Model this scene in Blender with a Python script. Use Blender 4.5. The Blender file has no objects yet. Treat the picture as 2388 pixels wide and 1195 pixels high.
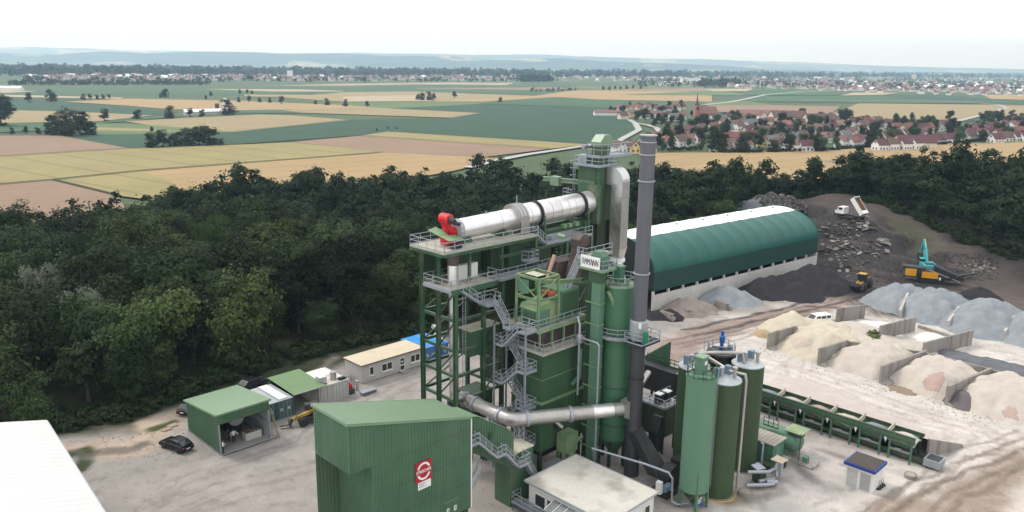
import bpy, bmesh, math, random
import numpy as np
from mathutils import Vector, Matrix
# ------------------------------------------------------------------ camera, sky, sun, exposure
SC = bpy.context.scene
COL = SC.collection
rng = random.Random(7)
CAM_H, CAM_PITCH, CAM_ROLL = 46.0, math.radians(13.5), math.radians(0.75)
cd = bpy.data.cameras.new('camera'); cam = bpy.data.objects.new('camera', cd); COL.objects.link(cam)
cd.sensor_width = 36.0; cd.lens = 28.0; cd.clip_start = 0.5; cd.clip_end = 60000
cam.matrix_world = Matrix.Translation((0, 0, CAM_H)) @ Matrix.Rotation(math.pi/2 - CAM_PITCH, 4, 'X') @ Matrix.Rotation(CAM_ROLL, 4, 'Z')
SC.camera = cam
SUN_EL, SUN_AZ = math.radians(52), math.radians(-62)      # azimuth measured from +Y, negative = to the west
world = bpy.data.worlds.new('World'); SC.world = world; world.use_nodes = True
wn = world.node_tree.nodes; wl = world.node_tree.links; wn.clear()
wo = wn.new('ShaderNodeOutputWorld'); wb = wn.new('ShaderNodeBackground')
sky = wn.new('ShaderNodeTexSky'); sky.sky_type = 'NISHITA'; sky.sun_disc = False
sky.sun_elevation = SUN_EL; sky.sun_rotation = SUN_AZ; sky.dust_density = 6.0; sky.air_density = 1.0
wm = wn.new('ShaderNodeMix'); wm.data_type = 'RGBA'; wm.inputs[0].default_value = 0.86
wm.inputs[7].default_value = (12.2, 12.4, 12.7, 1)         # even cloud sheet over the clear sky
wl.new(sky.outputs[0], wm.inputs[6]); wl.new(wm.outputs[2], wb.inputs[0]); wl.new(wb.outputs[0], wo.inputs[0])
wb.inputs[1].default_value = 0.1
sl = bpy.data.lights.new('sun', 'SUN'); sun = bpy.data.objects.new('sun', sl); COL.objects.link(sun)
sl.energy = 1.5; sl.angle = math.radians(11); sl.color = (1.0, 0.96, 0.9)
sd = Vector((math.sin(SUN_AZ)*math.cos(SUN_EL), math.cos(SUN_AZ)*math.cos(SUN_EL), math.sin(SUN_EL)))
sun.rotation_euler = sd.to_track_quat('Z', 'Y').to_euler()
SC.view_settings.view_transform = 'Standard'; SC.view_settings.look = 'None'
SC.view_settings.exposure = 0.45; SC.view_settings.gamma = 1.0; SC.view_settings.use_curve_mapping = False
SC.render.engine = 'CYCLES'
SC.cycles.max_bounces = 6; SC.cycles.diffuse_bounces = 3; SC.cycles.glossy_bounces = 3
SC.cycles.transmission_bounces = 2; SC.cycles.volume_bounces = 1; SC.cycles.transparent_max_bounces = 6
SC.cycles.use_denoising = True; SC.cycles.caustics_reflective = False; SC.cycles.caustics_refractive = False
# ------------------------------------------------------------------ survey helpers: metres from sight lines
FPX, PCX, PCY = 1857.0, 1194.0, 597.5
_c, _s = math.cos(CAM_PITCH), math.sin(CAM_PITCH)
_fw = np.array([0, _c, -_s]); _u0 = np.array([0, _s, _c]); _r0 = np.array([1.0, 0, 0])
_rt = _r0*math.cos(CAM_ROLL) + _u0*math.sin(CAM_ROLL); _up = _u0*math.cos(CAM_ROLL) - _r0*math.sin(CAM_ROLL)
R2 = math.sqrt(2)
def ray(x, y): return _fw + _rt*((x-PCX)/FPX) - _up*((y-PCY)/FPX)
def G(x, y, z=0.0):
    d = ray(x, y); t = (z-CAM_H)/d[2]; return (float(d[0]*t), float(d[1]*t))
def G3(x, y, z=0.0): p = G(x, y, z); return (p[0], p[1], z)
def P(X, Y, Z):
    q = np.array([X, Y, Z-CAM_H]); d = q@_fw
    return (PCX + FPX*(q@_rt)/d, PCY - FPX*(q@_up)/d)
def AC(X, Y): return ((X+Y)/R2, (Y-X)/R2)                  # site grid (45 degrees): a runs north-east, c north-west
def XY(a, c): return ((a-c)/R2, (a+c)/R2)
def GA(x, y, z=0.0): return AC(*G(x, y, z))
def CP(x, y, c):
    d = ray(x, y); da, dc = AC(d[0], d[1]); t = c/dc; return (da*t, CAM_H+d[2]*t)
def APl(x, y, a):
    d = ray(x, y); da, dc = AC(d[0], d[1]); t = a/da; return (dc*t, CAM_H+d[2]*t)
def ZA(y, a, c):
    X, Y = XY(a, c); lo, hi = -30.0, 90.0
    for _ in range(40):
        m = (lo+hi)/2
        if P(X, Y, m)[1] > y: lo = m
        else: hi = m
    return m
# ------------------------------------------------------------------ materials
MATS = {}
def mat(name, col, rough=0.7, metal=0.0, var=0.12, scale=0.6, fine=6.0, dirt=None, dirt_amt=0.0, dirt_scale=0.35, bump=0.0, bump_scale=8.0,
        rnd=0.0, hue=0.0, emit=None, spec=0.4, streak=False, alpha=None, transl=0.0, world_co=True, stripe=None):
    if name in MATS: return MATS[name]
    m = bpy.data.materials.new(name); m.use_nodes = True; nt = m.node_tree; n = nt.nodes; l = nt.links
    b = n['Principled BSDF']; b.inputs['Roughness'].default_value = rough; b.inputs['Metallic'].default_value = metal
    b.inputs['Specular IOR Level'].default_value = spec
    if world_co:
        g = n.new('ShaderNodeNewGeometry'); co = g.outputs['Position']
    else:
        g = n.new('ShaderNodeTexCoord'); co = g.outputs['Object']
    def noise(s, d=3.0, vec=None):
        t = n.new('ShaderNodeTexNoise'); t.inputs['Scale'].default_value = s; t.inputs['Detail'].default_value = d
        l.new(vec or co, t.inputs['Vector']); return t.outputs['Fac']
    def mix(a, bb, f, mode='MIX'):
        x = n.new('ShaderNodeMix'); x.data_type = 'RGBA'; x.blend_type = mode
        for v, i in ((f, 0), (a, 6), (bb, 7)):
            if isinstance(v, (int, float)): x.inputs[i].default_value = v
            elif isinstance(v, tuple): x.inputs[i].default_value = v if len(v) == 4 else v+(1,)
            else: l.new(v, x.inputs[i])
        return x.outputs[2]
    def ramp(v, a, bb, lo=0.0, hi=1.0):
        r = n.new('ShaderNodeMapRange'); r.inputs[1].default_value = a; r.inputs[2].default_value = bb
        r.inputs[3].default_value = lo; r.inputs[4].default_value = hi; l.new(v, r.inputs[0]); return r.outputs[0]
    c = tuple(col)
    lo = tuple(max(0, x*(1-var)) for x in c); hi = tuple(min(1, x*(1+var)) for x in c)
    out = mix(lo, hi, ramp(noise(scale, 4), 0.3, 0.7))
    if fine: out = mix(out, mix(tuple(x*(1-var*0.8) for x in c), hi, ramp(noise(fine, 2), 0.35, 0.65)), 0.4)
    if stripe:                                             # crop rows / tram lines: (angle, spacing, colour, width)
        ang, sp, sc2, wd = stripe
        mp = n.new('ShaderNodeMapping'); mp.inputs['Rotation'].default_value = (0, 0, ang); l.new(co, mp.inputs['Vector'])
        w = n.new('ShaderNodeTexWave'); w.bands_direction = 'X'; w.wave_profile = 'SIN'
        w.inputs['Scale'].default_value = 0.314/sp; w.inputs['Distortion'].default_value = 0.6; w.inputs['Detail Scale'].default_value = 0.05
        l.new(mp.outputs[0], w.inputs['Vector'])
        out = mix(out, sc2, ramp(w.outputs['Fac'], 1-wd, 1.0, 0, 0.55))
    if dirt:
        vec = None
        if streak:
            mp = n.new('ShaderNodeMapping'); mp.inputs['Scale'].default_value = (1, 1, 0.12); l.new(co, mp.inputs['Vector']); vec = mp.outputs[0]
        out = mix(out, tuple(dirt), ramp(noise(dirt_scale, 5, vec), 0.5, 0.72, 0, dirt_amt))
    if rnd or hue:
        oi = n.new('ShaderNodeObjectInfo'); hs = n.new('ShaderNodeHueSaturation')
        l.new(ramp(oi.outputs['Random'], 0, 1, 1-rnd, 1+rnd), hs.inputs['Value'])
        mm = n.new('ShaderNodeMath'); mm.operation = 'MULTIPLY_ADD'; l.new(oi.outputs['Random'], mm.inputs[0])
        mm.inputs[1].default_value = 7.31; mm.inputs[2].default_value = 0.0
        fr = n.new('ShaderNodeMath'); fr.operation = 'FRACT'; l.new(mm.outputs[0], fr.inputs[0])
        l.new(ramp(fr.outputs[0], 0, 1, 0.5-hue, 0.5+hue), hs.inputs['Hue']); l.new(out, hs.inputs['Color']); out = hs.outputs[0]
    l.new(out, b.inputs['Base Color'])
    if bump:
        bp = n.new('ShaderNodeBump'); bp.inputs['Strength'].default_value = bump; bp.inputs['Distance'].default_value = 0.1
        l.new(noise(bump_scale, 4), bp.inputs['Height']); l.new(bp.outputs[0], b.inputs['Normal'])
    if emit: b.inputs['Emission Color'].default_value = emit[0]+(1,); b.inputs['Emission Strength'].default_value = emit[1]
    if alpha is not None: b.inputs['Alpha'].default_value = alpha
    if transl:
        o = n['Material Output']; tr = n.new('ShaderNodeBsdfTranslucent'); l.new(out, tr.inputs['Color'])
        ms = n.new('ShaderNodeMixShader'); ms.inputs[0].default_value = transl
        l.new(b.outputs[0], ms.inputs[1]); l.new(tr.outputs[0], ms.inputs[2]); l.new(ms.outputs[0], o.inputs['Surface'])
    MATS[name] = m; return m
# ------------------------------------------------------------------ mesh builder
class MB:
    def __init__(s): s.v = []; s.f = []; s.mi = []
    def add(s, vs, fs, mi=0):
        o = len(s.v); s.v += [tuple(map(float, p)) for p in vs]; s.f += [tuple(i+o for i in f) for f in fs]; s.mi += [mi]*len(fs); return s
    def box(s, x0, x1, y0, y1, z0, z1, mi=0):
        return s.add([(x0,y0,z0),(x1,y0,z0),(x1,y1,z0),(x0,y1,z0),(x0,y0,z1),(x1,y0,z1),(x1,y1,z1),(x0,y1,z1)],
                     [(0,3,2,1),(4,5,6,7),(0,1,5,4),(1,2,6,5),(2,3,7,6),(3,0,4,7)], mi)
    def hexa(s, b4, t4, mi=0):
        return s.add(list(b4)+list(t4), [(0,3,2,1),(4,5,6,7),(0,1,5,4),(1,2,6,5),(2,3,7,6),(3,0,4,7)], mi)
    def beam(s, p, q, w=0.2, h=None, mi=0, up=(0,0,1)):
        h = h or w; p = Vector(p); q = Vector(q); d = (q-p)
        if d.length < 1e-6: return s
        d.normalize(); u = Vector(up)
        if abs(d.dot(u)) > 0.98: u = Vector((1,0,0))
        x = d.cross(u).normalized(); y = x.cross(d).normalized()
        c = [(-1,-1),(1,-1),(1,1),(-1,1)]
        return s.hexa([p+x*(i*w/2)+y*(j*h/2) for i,j in c], [q+x*(i*w/2)+y*(j*h/2) for i,j in c], mi)
    def tube(s, pts, r, n=10, cap=True, mi=0):
        pts = [Vector(p) for p in pts]; rs = r if isinstance(r, (list, tuple)) else [r]*len(pts)
        rings = []; ref = None
        for i, p in enumerate(pts):
            d = ((pts[i+1]-p).normalized() if i == 0 else (p-pts[i-1]).normalized() if i == len(pts)-1 else ((pts[i+1]-p).normalized()+(p-pts[i-1]).normalized()).normalized())
            if ref is None: ref = Vector((0,0,1)) if abs(d.z) < 0.9 else Vector((1,0,0))
            x = ref.cross(d).normalized(); y = d.cross(x).normalized(); ref = y if abs(y.dot(d)) < 0.9 else ref
            k = 1.0
            if 0 < i < len(pts)-1:
                k = 1.0/max(0.5, d.dot((p-pts[i-1]).normalized()))
            bend = None
            rings.append([p + (x*math.cos(2*math.pi*j/n) + y*math.sin(2*math.pi*j/n))*rs[i] for j in range(n)])
        vs = [v for rg in rings for v in rg]; fs = []
        for i in range(len(rings)-1):
            for j in range(n): fs.append((i*n+j, i*n+(j+1)%n, (i+1)*n+(j+1)%n, (i+1)*n+j))
        if cap: fs.append(tuple(range(n-1,-1,-1))); fs.append(tuple((len(rings)-1)*n+j for j in range(n)))
        return s.add(vs, fs, mi)
    def lathe(s, prof, cx=0, cy=0, n=24, mi=0, axis='z', cap=True):
        vs = []; fs = []
        for (r, z) in prof:
            for j in range(n):
                t = 2*math.pi*j/n; q = (r*math.cos(t), r*math.sin(t))
                vs.append((cx+q[0], cy+q[1], z) if axis == 'z' else (z, cx+q[0], cy+q[1]) if axis == 'x' else (cx+q[0], z, cy+q[1]))
        for i in range(len(prof)-1):
            for j in range(n): fs.append((i*n+j, i*n+(j+1)%n, (i+1)*n+(j+1)%n, (i+1)*n+j))
        if cap:
            if prof[0][0] > 1e-4: fs.append(tuple(range(n-1,-1,-1)))
            if prof[-1][0] > 1e-4: fs.append(tuple((len(prof)-1)*n+j for j in range(n)))
        return s.add(vs, fs, mi)
    def prism(s, poly, vec, mi=0):
        n = len(poly); v = Vector(vec); p = [Vector(q) for q in poly]
        return s.add(p+[q+v for q in p], [tuple(range(n-1,-1,-1)), tuple(range(n, 2*n))]+[(i,(i+1)%n,n+(i+1)%n,n+i) for i in range(n)], mi)
    def ribbed(s, p0, p1, z0, z1a, z1b, pitch=0.35, depth=0.05, out=(0,0), z0b=None, mi=0):
        """profiled metal sheet from p0 to p1; top height runs z1a..z1b, out = outward normal"""
        L = math.hypot(p1[0]-p0[0], p1[1]-p0[1]); n = max(1, int(round(L/pitch))); z0b = z0 if z0b is None else z0b
        ts = []
        for i in range(n):
            for f, d in ((0, 0), (0.55, 0), (0.65, 1), (0.9, 1)): ts.append(((i+f)/n, d))
        ts.append((1.0, 0))
        vs = []; fs = []
        for t, d in ts:
            x = p0[0]+(p1[0]-p0[0])*t+out[0]*d*depth; y = p0[1]+(p1[1]-p0[1])*t+out[1]*d*depth
            vs += [(x, y, z0+(z0b-z0)*t), (x, y, z1a+(z1b-z1a)*t)]
        for i in range(len(ts)-1): fs.append((2*i, 2*i+2, 2*i+3, 2*i+1))
        return s.add(vs, fs, mi)
    def mesh(s, name, mats, smooth=False, off=(0,0,0)):
        me = bpy.data.meshes.new(name)
        o = Vector(off); me.from_pydata([(x-o.x, y-o.y, z-o.z) for x,y,z in s.v], [], s.f)
        for m in (mats if isinstance(mats, (list, tuple)) else [mats]): me.materials.append(m)
        if any(s.mi): me.polygons.foreach_set('material_index', s.mi)
        if smooth: me.shade_smooth() if hasattr(me, 'shade_smooth') else me.polygons.foreach_set('use_smooth', [True]*len(me.polygons))
        if smooth == 'auto':
            try: me.set_sharp_from_angle(angle=math.radians(35))
            except Exception: pass
        me.validate(); me.update(); return me
    def build(s, name, mats, parent=None, smooth=False):
        off = ORG.get(parent.name, (0,0,0)) if parent else (0,0,0)
        return link(name, s.mesh(name, mats, smooth, off), parent)
ORG = {}
def link(name, me, parent=None, loc=None, rz=None):
    o = bpy.data.objects.new(name, me); COL.objects.link(o)
    if parent: o.parent = parent; ORG[o.name] = ORG.get(parent.name, (0,0,0))
    if loc is not None: o.location = loc
    if rz is not None: o.rotation_euler = (0, 0, rz)
    return o
def tag(o, label=None, cat=None, group=None, kind=None):
    if label: o['label'] = label
    if cat: o['category'] = cat
    if group: o['group'] = group
    if kind: o['kind'] = kind
    elif cat: o['kind'] = 'thing'
    return o
def thing(name, label, cat, loc=(0,0,0), rz=0.0, group=None):
    o = link(name, None, None, loc, rz); o.empty_display_size = 0.2; return tag(o, label, cat, group)
def site(name, label, cat, a, c, z=0.0, group=None):
    """a thing of the plant: an Empty at its base on the 45 degree site grid; its parts are modelled in grid metres (a, c, z)"""
    x, y = XY(a, c); o = thing(name, label, cat, (x, y, z), math.pi/4, group); ORG[o.name] = (a, c, z); return o
def copy_tree(o, parent=None, loc=None, rz=None, label=None, scale=None):
    c = o.copy(); COL.objects.link(c); c.parent = parent
    if loc is not None: c.location = loc
    if rz is not None: c.rotation_euler = (0, 0, rz)
    if scale is not None: c.scale = scale if isinstance(scale, (tuple, list)) else (scale,)*3
    if label: c['label'] = label
    for ch in o.children: copy_tree(ch, c)
    return c
def sstep(a, b, x): t = np.clip((x-a)/(b-a), 0, 1); return t*t*(3-2*t)
def vnoise(x, y, seed=0):
    x = np.asarray(x, float); y = np.asarray(y, float); xi = np.floor(x); yi = np.floor(y); xf = x-xi; yf = y-yi
    def h(i, j): v = np.sin(i*127.1+j*311.7+seed*74.7)*43758.5453; return v-np.floor(v)
    u = xf*xf*(3-2*xf); w = yf*yf*(3-2*yf)
    return (h(xi,yi)*(1-u)+h(xi+1,yi)*u)*(1-w)+(h(xi,yi+1)*(1-u)+h(xi+1,yi+1)*u)*w
def fbm(x, y, seed=0, o=4):
    s = 0; a = 0.5; t = 0
    for k in range(o): s = s+a*vnoise(x*2**k, y*2**k, seed+k); t += a; a *= 0.5
    return s/t
def inpoly(px, py, poly):
    px = np.asarray(px); py = np.asarray(py); r = np.zeros(px.shape, bool); n = len(poly)
    for i in range(n):
        x0, y0 = poly[i]; x1, y1 = poly[(i+1)%n]
        k = ((y0 > py) != (y1 > py)) & (px < (x1-x0)*(py-y0)/((y1-y0) if y1 != y0 else 1e-9)+x0); r ^= k
    return r
def segdist(px, py, poly):
    d = np.full(np.shape(px), 1e9); n = len(poly)
    for i in range(n):
        x0, y0 = poly[i]; x1, y1 = poly[(i+1)%n]; dx = x1-x0; dy = y1-y0; L = dx*dx+dy*dy+1e-9
        t = np.clip(((px-x0)*dx+(py-y0)*dy)/L, 0, 1); d = np.minimum(d, np.hypot(px-x0-t*dx, py-y0-t*dy))
    return d
# lettering is turned into meshes while the scene is still empty
TEXTS = {}
for s_t, b_t in (('\u039bMM\u039bNN',.0),('3',.0),('2',.0),('STREICHER',.012),('450 t',.0),('Tragkraft',.0),('KOBELCO',.0)):
    cu = bpy.data.curves.new('lettering', 'FONT'); cu.body = s_t; cu.size = 1.0; cu.extrude = .012; cu.align_x = 'CENTER'; cu.align_y = 'CENTER'; cu.offset = b_t; cu.resolution_u = 3; cu.space_character = 1.06
    o_t = bpy.data.objects.new('lettering', cu); COL.objects.link(o_t); bpy.context.view_layer.update()
    TEXTS[s_t] = (bpy.data.meshes.new_from_object(o_t.evaluated_get(bpy.context.evaluated_depsgraph_get())), o_t.dimensions.x); bpy.data.objects.remove(o_t)
# bodies are skinned while the scene is still empty
def body_mesh(arms, h=1.78):
    k = h/1.78
    J = {'pelvis':(0,0,.95),'waist':(0,0,1.1),'chest':(.01,0,1.32),'neck':(0,0,1.5),'neck2':(.02,0,1.56),'head':(.03,0,1.64),'crown':(.02,0,1.75)}
    RR = {'pelvis':.15,'waist':.14,'chest':.165,'neck':.075,'neck2':.06,'head':.098,'crown':.075}; E = [('pelvis','waist'),('waist','chest'),('chest','neck'),('neck','neck2'),('neck2','head'),('head','crown')]
    for s_, n_ in ((1,'l'),(-1,'r')):
        J['hip'+n_] = (0,s_*.1,.9); J['knee'+n_] = (.03,s_*.11,.5); J['ankle'+n_] = (-.02,s_*.12,.09); J['toe'+n_] = (.15,s_*.14,.04); RR.update({'hip'+n_:.105,'knee'+n_:.072,'ankle'+n_:.05,'toe'+n_:.045})
        sh, el, wr_ = arms[0 if s_ > 0 else 1]; J['sh'+n_] = (0,s_*.2,1.42); J['el'+n_] = (el[0],s_*el[1],el[2]); J['wr'+n_] = (wr_[0],s_*wr_[1],wr_[2]); d = (Vector(J['wr'+n_])-Vector(J['el'+n_])).normalized()
        J['palm'+n_] = tuple(Vector(J['wr'+n_])+d*.09); RR.update({'sh'+n_:.075,'el'+n_:.052,'wr'+n_:.034,'palm'+n_:.035})
        E += [('pelvis','hip'+n_),('hip'+n_,'knee'+n_),('knee'+n_,'ankle'+n_),('ankle'+n_,'toe'+n_),('chest','sh'+n_),('sh'+n_,'el'+n_),('el'+n_,'wr'+n_),('wr'+n_,'palm'+n_)]
        side = Vector((0,0,1)).cross(d); side = side.normalized() if side.length > .1 else Vector((0,1,0))
        for f in range(5):
            o = side*((f-2)*.017) if f < 4 else side*.045; b_ = Vector(J['palm'+n_])+o*.8-(d*.04 if f == 4 else d*0); L = (.07,.085,.08,.065,.05)[f]; q = 'f%d%s' % (f, n_)
            J[q] = tuple(b_+d*L*.5+(side*.02 if f == 4 else Vector((0,0,0)))); J[q+'t'] = tuple(b_+d*L+Vector((.012,0,-.012))); RR[q] = .011; RR[q+'t'] = .009; E += [('palm'+n_,q),(q,q+'t')]
    names = list(J); me = bpy.data.meshes.new('body'); me.from_pydata([Vector(J[n_])*k for n_ in names], [(names.index(a), names.index(b_)) for a, b_ in E], [])
    o = bpy.data.objects.new('tmp', me); COL.objects.link(o); md = o.modifiers.new('skin','SKIN'); 
    for i, n_ in enumerate(names): v = me.skin_vertices[0].data[i]; v.radius = (RR[n_]*k*(.8 if n_ in ('pelvis','waist','chest') else 1), RR[n_]*k*(1.12 if n_ in ('pelvis','waist','chest') else 1)); v.use_root = n_ == 'pelvis'
    o.modifiers.new('sub','SUBSURF').levels = 2; bpy.context.view_layer.update(); m2 = bpy.data.meshes.new_from_object(o.evaluated_get(bpy.context.evaluated_depsgraph_get())); bpy.data.objects.remove(o)
    return m2, J, k
BODIES = {
  'post': body_mesh((((0,0,0),(.05,.3,1.15),(.26,.16,1.16)),((0,0,0),(.05,.3,1.15),(.25,.12,1.2)))),
  'talk': body_mesh((((0,0,0),(.06,.42,1.22),(.22,.5,1.06)),((0,0,0),(.05,.36,1.16),(.2,.3,1.0)))),
  'still': body_mesh((((0,0,0),(.0,.27,1.15),(.06,.28,.9)),((0,0,0),(.0,.27,1.15),(.08,.26,.9))))}
# ------------------------------------------------------------------ terrain
PLAIN = -6.0
def sight(pts, z): return [G(x, y, z) for x, y in pts]
_bank = []
for x, y, z in ((1985,507,8.5),(1950,497,8.5),(1900,478,8.5),(1850,468,8.6),(2020,515,8.2),(2040,480,8.8),(1960,455,9),(1800,462,8.8),(1745,478,7.5),
                (2100,545,6.3),(2200,585,4),(2300,625,2),(2388,665,.6),(2100,505,7.6),(2200,545,6.2),(2300,575,5),(2388,605,4),(2480,630,3),
                (1920,520,6.8),(1990,560,4.8),(1960,600,2.2),(2040,560,5),(2080,600,2.6),(2130,590,2.6),(2180,620,1.4),(1920,570,3.0),(1905,610,.6),
                (1905,645,0),(1960,650,0),(2020,655,0),(2080,665,0),(2150,660,.5),(2220,650,.6),(2300,680,.2),(2388,705,0),(2480,740,0),(2100,700,0),(1860,650,0),(1800,660,0),(1870,540,1.5),(1840,495,3.5),(1700,500,2.5)):
    gx, gy = G(x, y, z); _bank.append((gx, gy, z))
for gx, gy in ((25,150),(50,170),(75,191),(60,200),(45,190),(30,175),(15,160),(60,150),(90,150),(110,145),(80,165)): _bank.append((gx, gy, 0.0))
_bank = np.array(_bank)
def terrain(X, Y):
    X = np.asarray(X, float); Y = np.asarray(Y, float); num = np.zeros(X.shape); den = np.zeros(X.shape)
    for bx, by, bz in _bank:
        w = 1.0/((X-bx)**2+(Y-by)**2+4.0)**1.6; num += w*bz; den += w
    b = num/den
    m = sstep(35, 62, X)*sstep(140, 165, Y+0.15*(X-80))
    h = b*m
    drop = sstep(0, 1, np.maximum(sstep(150, 225, Y-0.0*X)*(1-sstep(20, 70, X)), sstep(225, 285, Y-0.12*X)*sstep(20, 70, X)))
    h = h*(1-drop) + (PLAIN-0.6)*drop
    lf = sstep(62, 110, -X)*(1-sstep(0, 1, drop)); h = h - 2.0*lf
    return h
# one fine sheet for the site; colours of the ground itself (paving, sand, asphalt fines, bare earth, turf) as soft-edged zones
GX = np.concatenate([np.arange(-260,-62,4.0), np.arange(-62,112,0.45), np.arange(112,300,2.5)]); GY = np.concatenate([np.arange(20,62,3.0), np.arange(62,190,0.45), np.arange(190,215,1.0), np.arange(215,330,3.0)])
XX, YY = np.meshgrid(GX, GY); ZZ = terrain(XX, YY)
def zt(x, y):
    if not (GX[0] < x < GX[-1] and GY[0] < y < GY[-1]): return PLAIN-.6
    i = int(np.searchsorted(GX, x))-1; j = int(np.searchsorted(GY, y))-1; u = (x-GX[i])/(GX[i+1]-GX[i]); v = (y-GY[j])/(GY[j+1]-GY[j])
    return float((ZZ[j,i]*(1-u)+ZZ[j,i+1]*u)*(1-v)+(ZZ[j+1,i]*(1-u)+ZZ[j+1,i+1]*u)*v)
zone = np.zeros(XX.shape+(3,)); zone[:] = (0.03, 0.036, 0.018)
def _win(pl, m):
    xs = [p[0] for p in pl]; ys = [p[1] for p in pl]; i0, i1 = np.searchsorted(GX, (min(xs)-m, max(xs)+m)); j0, j1 = np.searchsorted(GY, (min(ys)-m, max(ys)+m)); return slice(j0, j1), slice(i0, i1)
def paint(poly, col, soft=3.0, z=0.0, wob=1.0, amt=1.0, world=False, seed=0):
    pl = poly if world else sight(poly, z); w = _win(pl, soft+4*wob+1); X_, Y_ = XX[w], YY[w]
    if X_.size == 0: return
    wx = X_+(fbm(X_/6, Y_/6, seed, 3)-.5)*6*wob+(vnoise(X_/1.1, Y_/1.1, seed)-.5)*1.2; wy = Y_+(fbm(X_/6+40, Y_/6, seed+9, 3)-.5)*6*wob
    d = segdist(wx, wy, pl)*np.where(inpoly(wx, wy, pl), 1, -1); t = sstep(-soft, soft, d)[..., None]*amt
    zone[w] = zone[w]*(1-t)+np.array(col)*t
def streaks(line, col, w, amt=0.6, z=0.0, seed=0, soft=0.6):
    pl = sight(line, z); wn_ = _win(pl, w+3); X_, Y_ = XX[wn_], YY[wn_]; d = np.full(X_.shape, 1e9)
    if X_.size == 0: return
    wx = X_+(fbm(X_/5, Y_/5, seed, 3)-.5)*2; wy = Y_+(fbm(X_/5+9, Y_/5, seed+5, 3)-.5)*2
    for (x0,y0),(x1,y1) in zip(pl[:-1], pl[1:]):
        dx=x1-x0; dy=y1-y0; t=np.clip(((wx-x0)*dx+(wy-y0)*dy)/(dx*dx+dy*dy+1e-9),0,1); d=np.minimum(d,np.hypot(wx-x0-t*dx,wy-y0-t*dy))
    t = (1-sstep(w*(1-soft), w, d))[..., None]*amt*np.clip(0.2+1.5*fbm(X_/1.6,Y_/1.6,seed+3,3),0,1)[...,None]
    zone[wn_] = zone[wn_]*(1-t)+np.array(col)*t
def ruts(line, col, seed, amt=.55, gauge=1.9):
    """pair of wheel tracks along a line"""
    pl = [Vector(p) for p in line]
    for sgn in (-1, 1):
        off = []
        for i, p in enumerate(pl):
            g0 = Vector(G(*pl[max(i-1,0)])); g1 = Vector(G(*pl[min(i+1,len(pl)-1)])); d = (g1-g0).normalized(); g = Vector(G(*p))+Vector((-d.y,d.x))*gauge/2*sgn; off.append(P(g.x, g.y, 0))
        streaks(off, col, .42, amt, seed=seed+sgn, soft=.5)
PAVE=(.272,.247,.226); SANDY=(.47,.433,.39); DARK=(.028,.026,.027); BROWN=(.275,.22,.175)
paint([(-60,1030),(150,1020),(330,1010),(400,960),(640,900),(820,850),(1000,800),(1250,760),(1500,740),(1700,720),(2000,650),(2388,760),(2900,900),(2900,1700),(-900,1700)], PAVE, 2.0, wob=.6)
paint([(150,1030),(330,1000),(420,955),(440,1000),(390,1020),(330,1060),(200,1085)], (.33,.265,.2), 1.6, wob=1.6, seed=4)
streaks([(205,1060),(300,1050),(330,1035)], (.1,.085,.075), 1.3, .8, seed=2)
streaks([(150,1060),(210,1045),(190,1090)], (.035,.045,.02), 1.5, 1.0, seed=6)
streaks([(350,1000),(400,982)], (.05,.065,.025), 1.2, 1.0, seed=7)
paint([(1530,800),(1700,745),(1960,690),(2010,705),(2150,760),(2388,800),(2900,900),(2900,1700),(1650,1700),(1600,1240),(1745,1050),(1790,960),(1700,830)], SANDY, 3.0, seed=11)
paint([(1640,1150),(1760,1060),(1800,985),(1900,1005),(2060,1060),(2010,1080),(1960,1110),(1900,1160),(1800,1190)], (.40,.36,.335), 2.2, wob=1.4, seed=13, amt=.9)
for ln in ([(1760,1100),(1850,1080),(1900,1120)],[(1740,1170),(1820,1150)],[(1900,1050),(1960,1070)],[(1830,1040),(1880,1110)]): streaks(ln, (.14,.125,.115), 1.2, .75, seed=len(ln)+ln[0][0]%7, soft=.9)
streaks([(1700,1175),(1790,1120),(1800,1085)], (.17,.105,.06), 1.6, .7, seed=3, soft=.9)
paint([(2000,1240),(2120,1160),(2250,1100),(2388,1040),(2600,960),(2700,1060),(2450,1130),(2330,1195),(2250,1260)], BROWN, 1.8, seed=15)
paint([(2330,1195),(2450,1125),(2700,1060),(2700,1300),(2250,1300)], (.55,.48,.42), 1.8, seed=16, amt=.8)
for k, ln in enumerate(([(1990,1240),(2200,1130),(2388,1050)],[(2060,1240),(2260,1130),(2388,1075)],[(2150,1230),(2300,1130),(2500,1040)])): streaks(ln, (.15,.115,.09), .55, .7, seed=20+k)
paint([(1520,790),(1600,768),(1800,725),(1950,685),(2040,650),(2070,690),(2000,715),(1900,735),(1700,790),(1600,830),(1530,850)], (.25,.19,.16), 1.6, seed=22)
for k, ln in enumerate(([(1600,770),(1800,725),(1960,685),(2040,655)],[(1620,785),(1840,735),(2000,695)],[(1880,715),(1960,720)])): streaks(ln, (.05,.042,.042), .8, .9, seed=30+k, soft=.8)
for k, ln in enumerate(([(2000,715),(2200,775),(2388,830)],[(2010,705),(2250,770),(2388,815)],[(1800,840),(2000,900),(2200,985),(2320,1010)],[(2100,980),(2210,1000),(2190,1030)])): streaks(ln, (.40,.33,.28), .6, .65, seed=40+k, soft=.9)
for k, ln in enumerate(([(480,1180),(560,1130),(680,1110),(740,1060)],[(420,1195),(520,1150),(660,1120)],[(600,1060),(690,1020),(720,980)],[(850,930),(1000,880)],[(300,1180),(420,1100)])): streaks(ln, (.29,.255,.235), .55, .7, seed=50+k, soft=.9)
paint([(1730,470),(1800,440),(2000,455),(2100,500),(2250,545),(2388,590),(2600,650),(2600,760),(2388,715),(2150,690),(2050,690),(1985,650),(1900,655),(1890,560),(1850,500)], (.036,.031,.030), 2.0, z=4, seed=60)
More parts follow.
